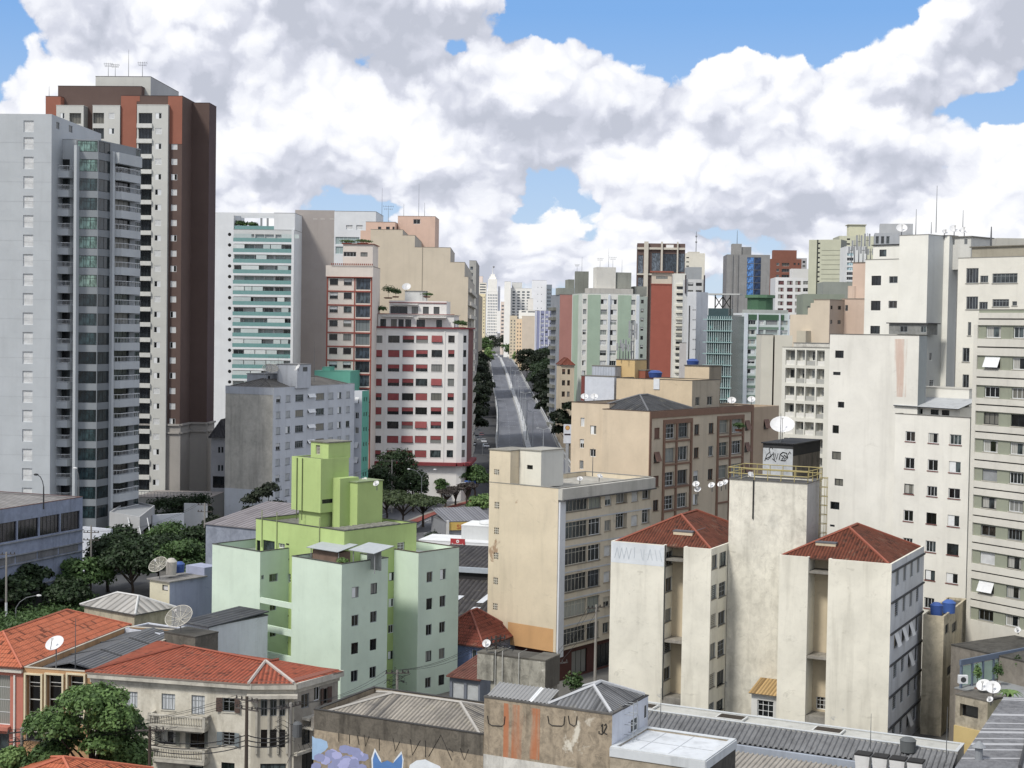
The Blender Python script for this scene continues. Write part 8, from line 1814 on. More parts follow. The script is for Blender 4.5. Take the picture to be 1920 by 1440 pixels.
big = [(160, 212, 7.5, 9, 'at the left end'), (205, 222, 9.5, 10, 'second from the left, behind the white wall'), (250, 214, 9.8, 11, 'behind the grey-roofed house'), (298, 224, 9.6, 10, 'behind the lilac house'), (345, 216, 9.8, 10, 'between the lilac house and grey warehouse'), (372, 236, 9.2, 8, 'at the right end beside the warehouse'), (130, 203, 6.2, 7, 'lowest, near the industrial building'), (225, 240, 8.5, 10, 'in the second row by the entrance canopy'), (320, 243, 8.8, 10, 'in the second row under the white garden wall')]
for i, (px, Y, h, w, wh_) in enumerate(big):
 x, y = at_px(px, Y); tree('dark green tree in the left clump, '+wh_, x, y, h-1.2, w, 20+i, LD if i % 4 else LG, 5200, .26, group='dark trees behind the low houses')
for i, (px, Y, h, w, m, lab) in enumerate(((498, 252, 13.5, 7.5, LO, 'tall grey-green tree in front of the concrete end wall'), (528, 262, 8, 6, LO, 'bushy tree at the foot of the grey slab'), (402, 248, 8.5, 5.5, LO, 'slender dark tree beside the utility pole'), (338, 286, 6.5, 6, LO, 'small dark tree on the garden terrace'), (378, 288, 6, 5, LO, 'low dark tree at the right of the garden terrace'), (275, 268, 7, 6, LD, 'dark tree at the foot of the glass tower'),
  (745, 330, 13.5, 14, LD, 'large dark tree in front of the white block with red blinds'), (712, 322, 9.5, 10, LD, 'dark tree at the left of the large dark tree'), (778, 325, 8.5, 9, LD, 'dark tree behind the double street lamp'), (28, 200, 6, 7, LD, 'dark tree before the industrial building entrance'), (50, 205, 7, 6, LD, 'thin tree by the industrial building canopy'),
  (852, 352, 7.8, 9, LG, 'green tree right of the red canopy'), (893, 348, 8.2, 9, LG, 'green tree behind the blue road sign'), (831, 345, 5.5, 3.5, LG, 'little palm-like tree before the white block'), (908, 315, 5, 6, LB, 'light green shrub tree beside the beige block'))):
 x, y = at_px(px, Y); tree(lab, x, y, h, w, 40+i, m, 3800 if h > 8 else 2400, .3)
for i, (px, Y, h, w, lab) in enumerate(((760, 292, 8.0, 10, 'broad flat-topped tree by the cycle lane'), (797, 300, 6.6, 8.5, 'flat-topped tree right of the broad one'), (728, 300, 7.8, 9.5, 'flat-topped tree left of the broad one'))):
 x, y = at_px(px, Y); tree(lab, x, y, h, w, 60+i, LU, 5200, .26, 'flat', base=.45)
for i, (px, Y, h, lab) in enumerate(((838, 333, 4.4, 'bare purplish median tree, leftmost'), (858, 336, 4.8, 'bare purplish median tree, middle'), (880, 338, 5.6, 'bare purplish median tree, rightmost'))):
 x, y = at_px(px, Y); tree(lab, x, y, h, 5, 70+i, LP, 1100, .2, 'flat', base=.3)
# avenue rows
av = [(-17, 475, 13, 12), (-13, 505, 14, 11), (-14.5, 540, 18, 13), (-13, 585, 18, 12), (-14.5, 630, 19, 14), (-15, 680, 20, 14), (-17, 735, 21, 15), (-18, 800, 21, 16), (-20.5, 880, 21, 17), (-23, 960, 20, 17), (-26, 1050, 18, 17)]
for i, (x, y, h, w) in enumerate(av): tree('tall dark avenue tree left of the elevated road, %s' % ('first', 'second', 'third', 'fourth', 'fifth', 'sixth', 'seventh', 'eighth', 'ninth', 'tenth', 'eleventh')[i], x, y, h, w, 90+i, LK, 4200, .5, group='dark trees left of the elevated road')
av = [(18.5, 480, 14, 12), (21, 430, 14, 12), (19.5, 555, 17, 16), (20.5, 625, 19, 17), (18.5, 700, 20, 19), (17, 790, 20.5, 20), (13.5, 880, 21, 20), (24, 900, 22, 20), (9.5, 1000, 21, 18), (25, 740, 20, 18), (20, 1000, 22, 19), (25, 520, 18, 15), (14.3, 590, 15, 11), (14.6, 645, 17, 13), (14.8, 695, 18, 14), (14, 745, 19, 15), (15.6, 418, 21, 10)]
for i, (x, y, h, w) in enumerate(av): tree('dark tree right of the elevated road, ' + ('beside its lower curve', 'nearest of the row', 'under the salmon block', 'below the salmon block side', 'at mid row', 'mid row against the parapet', 'upper row against the parapet', 'upper row, outer side', 'near the crest', 'mid row, outer side', 'near the crest, outer side', 'beside the striped block foot', 'inner, by the lower curve', 'inner, second', 'inner, third', 'inner, fourth', 'tall one before the small red-roofed house')[i], x, y, h, w, 120+i, LK if i % 5 else LD, 4200, .5, group='dark trees right of the elevated road')
for i, (x, y, h, w, m) in enumerate(((-19, 1190, 16, 12, LB), (4, 1200, 14, 10, LB), (-24, 1350, 24, 18, LG), (-32, 1450, 22, 20, LO), (-2, 1380, 18, 16, LG), (-22, 1560, 25, 22, LO), (-44, 1500, 30, 24, LO), (-10, 1620, 24, 20, LO))): tree('far tree at the end of the avenue, '+('left of the crest', 'right of the crest', 'tall on the left', 'bluish, farther left', 'right side beyond the crest', 'bluish in the centre', 'tallest and leftmost', 'bluish beyond the centre')[i], x, y, h, w, 150+i, m, 1500, .7, group='far trees closing the avenue')
# hedge and ground cover
def stuff_leaves(name, cells, n, leaf, mat, seed):
 t = bpy.data.objects.new('tmp', None); o = leafball(name, None, cells, n, leaf, mat, seed); bpy.data.objects.remove(t); return tag(o, kind='stuff')
cells = []
for k in range(14): x, y = at_px(288+k*7.6, 274+k*.8); cells.append((x, y, 6.2, 1.6, 1.7)); cells.append((x, y, 3.6, 1.6, 1.7))
tag(stuff_leaves('hedge', cells, 6000, .22, LD, 5), 'dense dark hedge on the garden wall below the brown tower', 'hedge')
cells = [(*G(px, py, 0)[:2], 1.0, 2.6, 1.5) for px, py in ((20, 1185), (50, 1190), (80, 1180), (110, 1172), (140, 1160), (10, 1165), (60, 1168), (100, 1160), (130, 1150), (150, 1140), (30, 1200), (75, 1200), (120, 1185), (-10, 1190))]
stuff_leaves('ground_cover', cells, 9000, .2, LG, 6); cells = [(*G(px, py, 0)[:2], .5, 1.6, .9) for px, py in ((810, 1012), (825, 1004), (840, 998), (850, 992), (820, 1015), (885, 958), (900, 955), (915, 950))]; stuff_leaves('shrubs', cells, 2500, .2, LD, 8)
ORD = {}
def dish(px, py, Y, rad, az, el, lab, mesh=False, pole=1.0, fl=None, group=None):
 """satellite dish whose bowl centre shows at (px,py); az = where it points, 0 = away from us, 180 = at us"""
 c = P(px, py, Y); a, e = R_(az), R_(el); d = np.array((math.sin(a)*math.cos(e), math.cos(a)*math.cos(e), math.sin(e)))
 s = np.cross(d, (0, 0, 1)); s /= np.linalg.norm(s); u = np.cross(s, d); M = np.stack([s, u, d], 1); t = thing('satellite_dish', lab, 'satellite dish', (c[0], c[1], c[2]-pole-rad*.3), group); mt = plain('c2beb0' if mesh else 'd9dadb', .5); dk = plain('6f7072', .6)
 q = MB(); n = 24; dep = rad*.32
 if mesh:
  mm, t_, b_ = (None,)*3
  if ('mesh',) not in MATS:
   mm, t_, b_ = new_mat('dish_mesh'); b_.inputs['Base Color'].default_value = lin('a39f90'); b_.inputs['Alpha'].default_value = .42; b_.inputs['Roughness'].default_value = .6; MATS[('mesh',)] = mm
  mm = MATS[('mesh',)]
  q.lathe([(rad*k/6, dep*(k/6)**2-dep) for k in range(7)], c, mm, n, M); q.build('bowl', t); q = MB()
  ring = [c+M@np.array((rad*math.cos(x), rad*math.sin(x), 0)) for x in np.linspace(0, 2*math.pi, 25)]; q.tube(ring, .035, mt, 4, caps=False); q.build('rim', t); q = MB()
  for k in range(10):
   x = 2*math.pi*k/10; q.tube([c+M@np.array((rad*f*math.cos(x), rad*f*math.sin(x), dep*f*f-dep+.02)) for f in (.05, .35, .7, 1)], .028, mt, 4, caps=False)
  q.cuts = []; q.build('ribs', t)
 else:
  q.lathe([(rad*k/5, dep*(k/5)**2-dep) for k in range(6)]+[(rad*1.02, -.02), (rad*.98, -.05)]+[(rad*k/5, dep*(k/5)**2-dep-.04) for k in (4, 2, 0)], c, mt, n, M); q.build('bowl', t)
 q = MB(); f = c+d*rad*.62; q.tube([c+M@np.array((0, -rad*.9, -.05)), f], .03, dk, 4)
 if mesh:
  for k in (1, 2): x = 2*math.pi*k/3+math.pi*1.5; q.tube([c+M@np.array((rad*.8*math.cos(x), rad*.8*math.sin(x), -dep*.3)), f], .02, dk, 4)
 q.box(tuple(f-.09), tuple(f+.09), plain('d5d5d3')); q.cuts = []; q.build('feed_arm', t)
 q = MB(); q.tube([c-d*dep-(0, 0, .05), c-d*(dep+.15)-(0, 0, rad*.3), c-d*(dep+.15)-(0, 0, pole+rad*.3)], .05, dk, 6); q.build('mast', t); return t
def aerial(px, y0, y1, Y, lab, kind='whip', r=.04, group='rooftop aerials'):
 a, b = P(px, y1, Y), P(px, y0, Y); b[0] = a[0]; t = thing('aerial', lab, 'aerial', a, group); q = MB(); q.tube([a, b], r*1.4, plain('5c6064'), 5, r1=r*.6); q.build('mast', t)
 if kind == 'yagi':
  q = MB(); h = b[2]-a[2]; w = h*.32
  for f, ww in ((.97, 1), (.8, .8)):
   z = a[2]+h*f; q.tube([(a[0]-w*ww, a[1], z), (a[0]+w*ww, a[1], z)], r*.7, plain('6a6e72'), 4)
   for k in range(5): x = a[0]-w*ww+2*w*ww*k/4; q.tube([(x, a[1]-.5, z), (x, a[1]+.5, z)], r*.5, plain('6a6e72'), 4); q.tube([(x, a[1], z-.25), (x, a[1], z+.25)], r*.5, plain('6a6e72'), 4)
  q.cuts = []; q.build('elements', t)
 if kind == 'bulb':
  q = MB(); h = b[2]-a[2]
  for f in (.45, .72): q.lathe([(0, a[2]+h*f), (.7, a[2]+h*f+.4), (.7, a[2]+h*f+1.2), (0, a[2]+h*f+1.6)], (a[0], a[1], 0), plain('8d9196'), 8)
  q.cuts = []; q.build('drum', t)
 if kind == 'panel':
  q = MB(); h = b[2]-a[2]
  for sx in (-.35, .35): q.box((a[0]+sx-.12, a[1]-.1, a[2]+h*.55), (a[0]+sx+.12, a[1]+.1, a[2]+h*.98), plain('9a9ea2'))
  q.tube([(a[0]-.35, a[1], a[2]+h*.75), (a[0]+.35, a[1], a[2]+h*.75)], .04, plain('6a6e72'), 4); q.cuts = []; q.build('panel', t)
 return t
dish(1467, 795, 178, 1.38, 190, 52, 'very large solid white dish on top of the graffitied black tower', pole=1.6)
dish(296, 1058, 167, 1.05, 205, 48, 'mesh dish beside the pale water tank on the stair box', True, 1.7); dish(335, 1155, 144, 1.32, 200, 50, 'bigger mesh dish in front of the mint block', True, .8); dish(507, 690, 290, 1.5, 160, 60, 'faint mesh dish on the roof of the grey slab', True, 1.5)
dish(102, 1205, 131, .8, 200, 52, 'round white dish on a tall pole before the orange roof', pole=2.1); dish(41, 1213, 137, .36, 235, 30, 'small white dish on the orange roof, left of the tall-poled one', pole=.3); dish(12, 1188, 143, .34, 265, 25, 'tiny edge-on dish at the top of the orange roof', pole=.3)
dish(1844, 1284, 134, .62, 215, 48, 'left one of the twin white dishes by the roof terrace', pole=.7); dish(1862, 1288, 131, .62, 200, 45, 'right one of the twin white dishes by the roof terrace', pole=1.0); dish(1856, 1311, 130, .28, 230, 45, 'small dish below the twin white dishes', pole=.3)
dish(1908, 1181, 150, .32, 215, 40, 'small white dish on the wall of the banded block near its foot', pole=.2); dish(1888, 733, 155, .26, 215, 40, 'little dish between the windows of the banded block, high up', pole=.15); dish(1786, 962-0*1, 161, .01, 200, 40, '', pole=.01) if False else None
for i, (px, py, l) in enumerate(((1305, 907, 'leftmost'), (1308, 917, 'lower left'), (1334, 909, 'middle'), (1351, 907, 'third from the left'), (1359, 904, 'rightmost'))): dish(px, py, 168, .38, 200+i*7, 45, 'small white dish in the cluster beside the railed tower, '+l, pole=.5, group='small dishes beside the railed tower')
dish(1279, 887+3, 148, .3, 120, 30, 'small dish seen from behind on the railed tower roof', pole=.3) if False else dish(1408, 889, 147, .3, 150, 40, 'small dish standing inside the yellow railing', pole=.4)
dish(1087, 897, 176, .34, 190, 50, 'left small dish on the beige ribbon-windowed roof', pole=.4); dish(1125, 892, 180, .34, 150, 50, 'right small dish on the beige ribbon-windowed roof', pole=.4); dish(705, 906, 163, .34, 210, 40, 'right small dish on the lime green roof shed', pole=.5); dish(683, 900, 166, .36, 225, 35, 'left small dish on the lime green roof shed', pole=.6)
dish(912, 1206, 134, .37, 195, 35, 'small white dish on the mossy concrete block', pole=.5); dish(557, 689, 287, .7, 240, 35, 'dish leaning on the grey tank house of the slab', pole=.3); dish(762, 537, 352, 1.0, 185, 40, 'dish on the topmost storey of the white block with red blinds', pole=.6)
dish(1096, 743, 205, .5, 180, 45, 'left flat dish before the white hoarding on the tan block', pole=.3); dish(1114, 743, 205, .5, 180, 45, 'right flat dish before the white hoarding on the tan block', pole=.3)
for i, (px, py, r, l) in enumerate(((1772, 434, .35, 'leftmost, edge-on'), (1790, 428, .6, 'middle, biggest'), (1808, 431, .55, 'rightmost'))): dish(px, py, 186, r, 170+i*15, 45, 'dish on the tall white stepped tower, '+l, pole=.6, group='dishes on the tall white tower')
dish(1691, 427, 200, .7, 190, 40, 'dish on the left shoulder of the tall white tower', pole=.9); dish(1372, 750, 215, .6, 190, 45, 'dish on the rear roof of the tan block', pole=.4); dish(1409, 748, 218, .55, 190, 45, 'second dish on the rear roof of the tan block, by the terrace', pole=.4)
for a in ((241, 93, 143, 312, 'tall whip aerial on the brown tower tank house'), (216, 121, 143, 312, 'left yagi aerial on the brown tower', 'yagi'), (203, 119, 143, 312, 'double yagi aerial at the left of the brown tower', 'yagi'), (267, 117, 143, 312, 'right yagi aerial on the brown tower', 'yagi'), (92, 162, 181, 306, 'short whip at the left end of the brown tower'),
   (716, 352, 405, 395, 'tall whip left of the pink tank tower'), (785, 345, 405, 393, 'tall whip on the pink tank tower'), (796, 380, 405, 393, 'short whip on the pink tank tower right corner'), (757, 382, 405, 393, 'short whip on the pink tank tower left part'), (728, 386, 416, 390, 'lattice aerial above the pink block', 'yagi'),
   (1755, 348, 436, 188, 'tallest whip on the white stepped tower'), (1717, 392, 440, 189, 'whip at the left of the tall white tower'), (1805, 394, 437, 190, 'whip at the right of the tall white tower'), (1746, 416, 438, 187, 'short rod beside the tallest whip on the white tower'), (1858, 425, 463, 178, 'dark chimney-like rod above the tiled edge at the far right', 'whip', .1),
   (1382, 432, 458, 705, 'rod on the concrete tower with blue glass', 'whip', .12), (1305, 434, 474, 1055, 'bulbous radio mast on the cream skyline block', 'bulb', .2), (1141, 466, 502, 445, 'whip on the striped block penthouse'), (1125, 484, 502, 445, 'yagi on the striped block penthouse', 'yagi'), (1149, 482, 502, 445, 'second yagi on the striped block penthouse', 'yagi'), (1166, 486, 512, 447, 'rod on the grey box of the striped block'), (1091, 482, 509, 484, 'rod above the salmon block penthouse'), (1082, 496, 509, 484, 'yagi above the salmon block penthouse', 'yagi'),
   (141, 1160, 1258, 132, 'thin tall rod in front of the orange roof'), (1463, 775, 836, 177, 'thin rod beside the very large dish'), (1111, 840, 893, 175, 'rod on the beige ribbon-windowed roof'), (1632, 1338, 1404, 126, 'thin rod in front of the right cream block', 'whip', .03), (1774, 1325, 1430, 122, 'thin rod at the end of the ribbed roof', 'whip', .03), (1238, 1290, 1376, 127, 'thin rod rising past the left cream block', 'whip', .03), (1310, 640, 700, 330, 'thin rod before the plain white tower'), (589, 640, 716, 285, 'rod on the grey slab roof'), (521, 668, 722, 286, 'lattice rod on the grey slab tank room', 'yagi')):
 aerial(*a)
for i, (px, y0, y1, Y) in enumerate(((1162, 643, 675, 212), (1168, 636, 675, 214), (1173, 645, 675, 211), (1178, 640, 675, 215), (1184, 600, 675, 213), (1188, 605, 675, 216), (1596, 462, 492, 235), (1602, 450, 492, 237), (1610, 440, 492, 238), (1618, 462, 492, 236), (1625, 437, 492, 239), (1632, 466, 492, 235))):
 aerial(px, y0, y1, Y, 'cell antenna mast ' + ('on the yellow tank box, far left', 'on the yellow tank box, second', 'on the yellow tank box, third', 'on the yellow tank box, fourth', 'tall at the right of the yellow tank box', 'tallest pair partner right of the yellow tank box', 'on the peach roof, leftmost', 'on the peach roof, second', 'on the peach roof, tall third', 'on the peach roof, short fourth', 'on the peach roof, tallest', 'on the peach roof, rightmost')[i], 'panel', .06, 'cell antenna masts')
# ---------- boxes and tanks on the tan block roof
def tan_roof():
 fr, rb = tanf, 15; t = lambda px, r: fr.l(px, 700, r)
 def bx(name, lab, cat, pxs, ys, r, mat, dep=2.5, z0=None):
  l0, l1 = t(pxs[1], r), t(pxs[0], r); zz = fr.z((pxs[0]+pxs[1])/2, ys[0], (l0+l1)/2, r); z0 = fr.z((pxs[0]+pxs[1])/2, ys[1], (l0+l1)/2, r) if z0 is None else z0; b = Building(name, lab, cat, (*fr.pt((l0+l1)/2, r), z0)); q = b.box(fr.rect(l0, l1, r, r+dep), z0, zz, mat, name='body', roof=plain('77736a'), lip=.05); b.finish(); return b
 bx('hoarding', 'blank white hoarding on the left roof of the tan block', 'hoarding', (1097, 1152), (706, 747), 13, plain('c5cbd6'), 1.2, tanH+.2); bx('brick_pier', 'dark red brick pier beside the white hoarding', 'wall', (1090, 1096.6), (705, 747), 13.2, paint('7a3a34', .3), 2, tanH+.2)
 bx('roof_shed', 'ribbed pale metal shed behind the white hoarding', 'shed', (1110, 1153), (687, 706), 15, slat('aab2bf', .35, 'X'), 3, tanz-3); bx('tank_box', 'ochre yellow tank box under the antenna masts', 'tank box', (1155, 1190), (675, 707), 16.5, paint('d0ad68', .25), 3, tanz-2); bx('brick_box', 'small orange brick box beside the yellow tank box', 'box', (1191, 1210), (695, 708), 17.5, paint('9a5238', .3), 2, tanz-1)
 for (px, py, r_, rad, l, zz) in ((1225, 700, 16, .95, 'blue tank lying low on the tan block roof behind the brick box', tanz+.1), (1295, 679, 21.5, .85, 'blue tank on the upper stair room of the tan block', None)):
  c = fr.pt(t(px, r_), r_+.5); z = zz if zz else fr.z(1295, 686, t(px, r_), r_); mb = MB(); mb.lathe([(0, z), (rad*.85, z), (rad, z+.6), (rad*1.05, z+.65), (rad*.6, z+.95), (0, z+1.0)], (*c, 0), plain('2a4f9a', .5), 18); tag(mb.build('water_tank'), l, 'water tank')
tan_roof()
for (px, py, Y, rad, h, c, l) in ((1755.5, 1153, 150.5, .62, 1.05, '2c58a8', 'left blue water tank on the stained stair annex'), (1779, 1149, 152, .66, 1.1, '2f62b5', 'right blue water tank on the stained stair annex'), (321, 1077, 168.5, .62, 1.5, 'b5b0a6', 'pale ribbed water tank on the cream stair box'), (337, 1073, 170, .55, 1.0, '2c55a0', 'blue water tank half hidden behind the pale tank')):
 p = P(px, py, Y); z = max(p[2], anH-.2) if px > 1000 else p[2]; mb = MB(); mb.lathe([(0, z), (rad*.88, z), (rad*.94, z+h*.5), (rad, z+h*.9), (rad*1.04, z+h*.93), (rad*.5, z+h*1.18), (0, z+h*1.22)], (p[0], p[1], 0), plain(c, .5), 20); tag(mb.build('water_tank'), l, 'water tank')
# ---------- poles, wires, lamps
wire_m = plain('26272a', .7)
def pole(px, ytop, Y, lab, z0=0, arms=(1,), base_paint=False, r=.16, arm_w=1.1, dark=False, trafo=False, ang=.4):
 b = P(px, ytop, Y); t = thing('utility_pole', lab, 'utility pole', (b[0], b[1], z0), 'utility poles'); q = MB(); mt = paint('4a4038' if dark else '8f8b84', .4); q.tube([(b[0], b[1], z0), (b[0], b[1], b[2])], r, mt, 8, r1=r*.7); q.build('post', t)
 if base_paint: q = MB(); q.tube([(b[0], b[1], z0+.1), (b[0], b[1], z0+3)], r*1.06, plain('c9cdd2'), 8, r1=r*1.03); q.build('white_base', t)
 tips = []; d = np.array((math.cos(ang), math.sin(ang), 0))
 for k in arms:
  z = b[2]-.35*k; q = MB(); q.box((-arm_w, -.05, 0), (arm_w, .05, .1), plain('5a5450')); q.v = [tuple(np.array((b[0], b[1], z))+d*v[0]+np.array((-d[1], d[0], 0))*v[1]+np.array((0, 0, v[2]))) for v in q.v]; q.build('crossarm', t)
  for f in (-.9, -.45, .45, .9):
   q = MB(); p = np.array((b[0], b[1], z+.1))+d*arm_w*f; q.lathe([(.05, p[2]), (.08, p[2]+.08), (.04, p[2]+.22), (0, p[2]+.24)], (p[0], p[1], 0), plain('3f3a38'), 6); q.build('insulator', t); tips.append(p+(0, 0, .24))
 if trafo: q = MB(); q.lathe([(0, b[2]-2.6), (.38, b[2]-2.6), (.38, b[2]-1.6), (.2, b[2]-1.45), (0, b[2]-1.4)], (b[0]+.55, b[1]-.1, 0), plain('5c6064'), 12); q.build('transformer', t)
 return t, tips, b
def wires(A, B, lab, sag=.6, r=.018, n=9):
 q = MB()
 for a, b in zip(A, B):
  a, b = np.array(a), np.array(b); q.tube([a+(b-a)*k/n-np.array((0, 0, sag*4*(k/n)*(1-k/n))) for k in range(n+1)], r, wire_m, 3, caps=False)
 o = q.build('power_lines'); return tag(o, lab, 'power lines')
t1, a1, b1 = pole(463, 1306, 118, 'tall dark wooden pole before the corner house, between shutters and bay', 0, (1, 3), dark=True, ang=-.5, r=.17)
t2, a2, b2 = pole(545, 1318, 119, 'grey pole with a tangle of cables beside the corner bay', 0, (1,), ang=.9, trafo=True)
t3, a3, b3 = pole(281, 1362, 116, 'short dark pole at the left end of the stone balconies', 0, (1,), dark=True, ang=.1)
t4, a4, b4 = pole(41, 1365, 118, 'grey concrete pole in front of the salmon house', 0, (1, 3), ang=.5)
t5, a5, b5 = pole(745, 1256, 141, 'pole with a cable tangle against the mint block gap', 0, (1,), ang=.1)
t6, a6, b6 = pole(1118, 1134, 156, 'white-based pole at the dark ground floor of the beige block', 0, (1,), base_paint=True, ang=.6)
t7, a7, b7 = pole(1046, 1238, 138, 'pole in front of the white corner strip', 0, (1,), ang=.6)
t8, a8, b8 = pole(735, 862, 322, 'pale pole with a long crossarm before the dark tree', 0, (1,), arm_w=1.6, ang=.05)
t9, a9, b9 = pole(384, 943, 236, 'pole with three hanging boxes beside the garden wall', 0, (1, 4), ang=0)
t10, a10, b10 = pole(171, 985, 214, 'pole with drum insulators before the white boundary wall', 0, (3, 6), ang=0)
t11, a11, b11 = pole(12, 1035, 196, 'slim pole with a white painted foot, far left', 0, (1,), base_paint=True, ang=.3)
t12, a12, b12 = pole(930, 1192, 136, 'cable-laden pole at the corner of the concrete block', 0, (1, 2), dark=True, ang=.7)
wires(a4[:4], a1[:4], 'power lines strung from the salmon house to the shuttered windows', .9); wires(a4[4:8], a3[:4], 'lower power lines in front of the tall ochre windows', .5); wires(a1[4:8], a2[:4], 'cables between the two poles at the corner bay', .35); wires(a2[:3], a5[:3], 'cables crossing low over the mint block side', .8)
wires(a5[:3], a12[:3], 'cables crossing from the mint block to the concrete block', .8); wires(a12[4:7], a7[:3], 'cables over the orange painted wall', .5); wires(a7[:3], a6[:3], 'cables along the beige block ground floor', .4); wires(a8[:2], [P(560, 905, 280), P(560, 915, 280)], 'wires running left from the long-armed pole', 1.2); wires(a9[:2], a10[:2], 'wires above the garden wall', 1.5)
wires([b1-(0, 0, 3), b1-(0, 0, 3.4), b1-(0, 0, 3.8)], [b2-(0, 0, 2.5), b2-(0, 0, 2.7), b2-(0, 0, 3.0)], 'thick bundled cables under the corner bay', .3, .05); wires([b3-(0, 0, 1), b3-(0, 0, 1.4), b3-(0, 0, 1.8)], [b1-(0, 0, 3), b1-(0, 0, 3.4), b1-(0, 0, 3.8)], 'bundled cables below the lower stone balcony', .5, .045)
def tangle(c, w, h, lab, seed):
 rs = random.Random(seed); q = MB()
 for k in range(16):
  p = np.array(c)+np.array((rs.uniform(-w, w), rs.uniform(-.4, .4), rs.uniform(-h, h))); pts = [p]
  for j in range(6): p = p+np.array((rs.uniform(-.5, .5)*w, rs.uniform(-.15, .15), rs.uniform(-.5, .4)*h)); pts.append(p)
  q.tube(pts, .022, wire_m, 3, caps=False)
 q.cuts = []; tag(q.build('cable_tangle'), lab, 'cables')
tangle(b2-(0, 0, 2.4), 1.3, 1.0, 'knotted cables hanging under the corner bay', 1); tangle(b5-(0, 0, .8), .7, .5, 'knotted cables in front of the mint block gap', 2); tangle(b3-(0, 0, .5)+(0.9, 0, 0), .8, .5, 'knotted cables beside the lower stone balcony', 3); tangle(b4-(0, 0, .8), .7, .6, 'knotted cables in front of the ochre windows', 4); tangle(b12-(0, 0, .8), .8, .5, 'knotted cables above the concrete block', 5)
def lamp(px, ytop, Y, lab, kind='double', z0=0, arm=2.4, dark=False):
 b = P(px, ytop+8, Y); t = thing('street_lamp', lab, 'street lamp', (b[0], b[1], z0), 'street lamps'); mt = plain('6b6f74' if not dark else '2f3236'); q = MB(); q.tube([(b[0], b[1], z0), (b[0], b[1], b[2]-1.6)], .11, mt, 6, r1=.08); q.build('pole', t)
 for sx in ((-1, 1) if kind == 'double' else (-1,) if kind == 'left' else (1,)):
  q = MB(); x = lambda f: b[0]+sx*arm*f; q.tube([(b[0], b[1], b[2]-1.65), (x(.18), b[1], b[2]-.9), (x(.5), b[1], b[2]-.3), (x(1), b[1], b[2])], .06, mt, 5); q.build('arm', t); q = MB(); c = np.array((x(1.12), b[1], b[2]))
  q.lathe([(0, -.35), (.12, -.25), (.16, 0), (.1, .25), (0, .35)], c, plain('d5d7d8' if not dark else '33363a'), 8, np.array(((0, 0, 1), (0, 1, 0), (-1, 0, 0)))*1.0); q.build('lamp_head', t)
 return t
lamp(791, 872, 318, 'double-armed street lamp in front of the large dark tree'); lamp(148, 870, 232, 'thin lamp in front of the green glass bays', 'left', arm=.5); lamp(82, 882, 205, 'dark floodlight mast on the industrial roof', 'left', 13.9, .9, True); lamp(905, 812, 470, 'single-armed lamp under the elevated road', 'left', arm=4); lamp(300, 925, 285, 'garden lamp on the terrace of the brown tower', 'double', 4.5, .5, True)
lamp(487, 972, 240, 'curved lamp above the grey warehouse roof', 'right', arm=3.2); lamp(30, 1108, 195, 'curved lamp among the shadows, far left', 'right', arm=2.6)
# blue road sign on its curved arm
p = P(881, 906, 345); t = thing('road_sign', 'blue overhead road sign on a curved pale arm', 'sign', (p[0]-3.2, p[1], 0)); q = MB(); q.tube([(p[0]-3.2, p[1], 0), (p[0]-3.2, p[1], p[2]-1.2), (p[0]-2.6, p[1], p[2]-.3), (p[0]-1.6, p[1], p[2]+.1), (p[0]-.6, p[1], p[2]+.1)], .12, plain('a9adb0'), 6); q.build('post', t)
q = MB(); q.box((p[0]-1.2, p[1]-.06, p[2]-.6), (p[0]+1.3, p[1]+.06, p[2]+.6), plain('2a62b8', .5)); q.build('board', t); q = MB()
for k, (x0, x1, z) in enumerate(((-.8, .9, .25), (-.9, .7, -.02), (-.4, 1.0, -.3))): q.box((p[0]+x0, p[1]-.075, p[2]+z), (p[0]+x1, p[1]-.065, p[2]+z+.08), plain('8fb0dc'))
q.cuts = []; q.build('lettering_lines', t)
# white and yellow fuel sign at the tan block
p = P(1064, 803, 300); t = thing('fuel_sign', 'white totem sign with a yellow shell-like disc left of the tan block', 'sign', (p[0], p[1], 0)); q = MB(); q.box((p[0]-.75, p[1]-.2, p[2]-2.9), (p[0]+.75, p[1]+.2, p[2]+.75), plain('cfd3da')); q.box((p[0]-.3, p[1]-.15, 0), (p[0]+.3, p[1]+.15, p[2]-2.903), plain('9a9da0')); q.cuts = []; q.build('board', t)
q = MB(); q.face([(p[0]+.45*math.cos(a), p[1]-.215, p[2]+.1+.45*math.sin(a)) for a in np.linspace(0, 2*math.pi, 21)[:-1]], plain('a8482a')); q.cuts = []; q.build('disc_rim', t); q = MB(); q.face([(p[0]+.37*math.cos(a), p[1]-.225, p[2]+.1+.37*math.sin(a)) for a in np.linspace(0, 2*math.pi, 21)[:-1]], plain('d8a13a')); q.build('disc', t); q = MB(); q.box((p[0]-.6, p[1]-.22, p[2]-1.35), (p[0]+.6, p[1]-.205, p[2]-1.05), plain('3a3038')); q.build('price_strip', t)
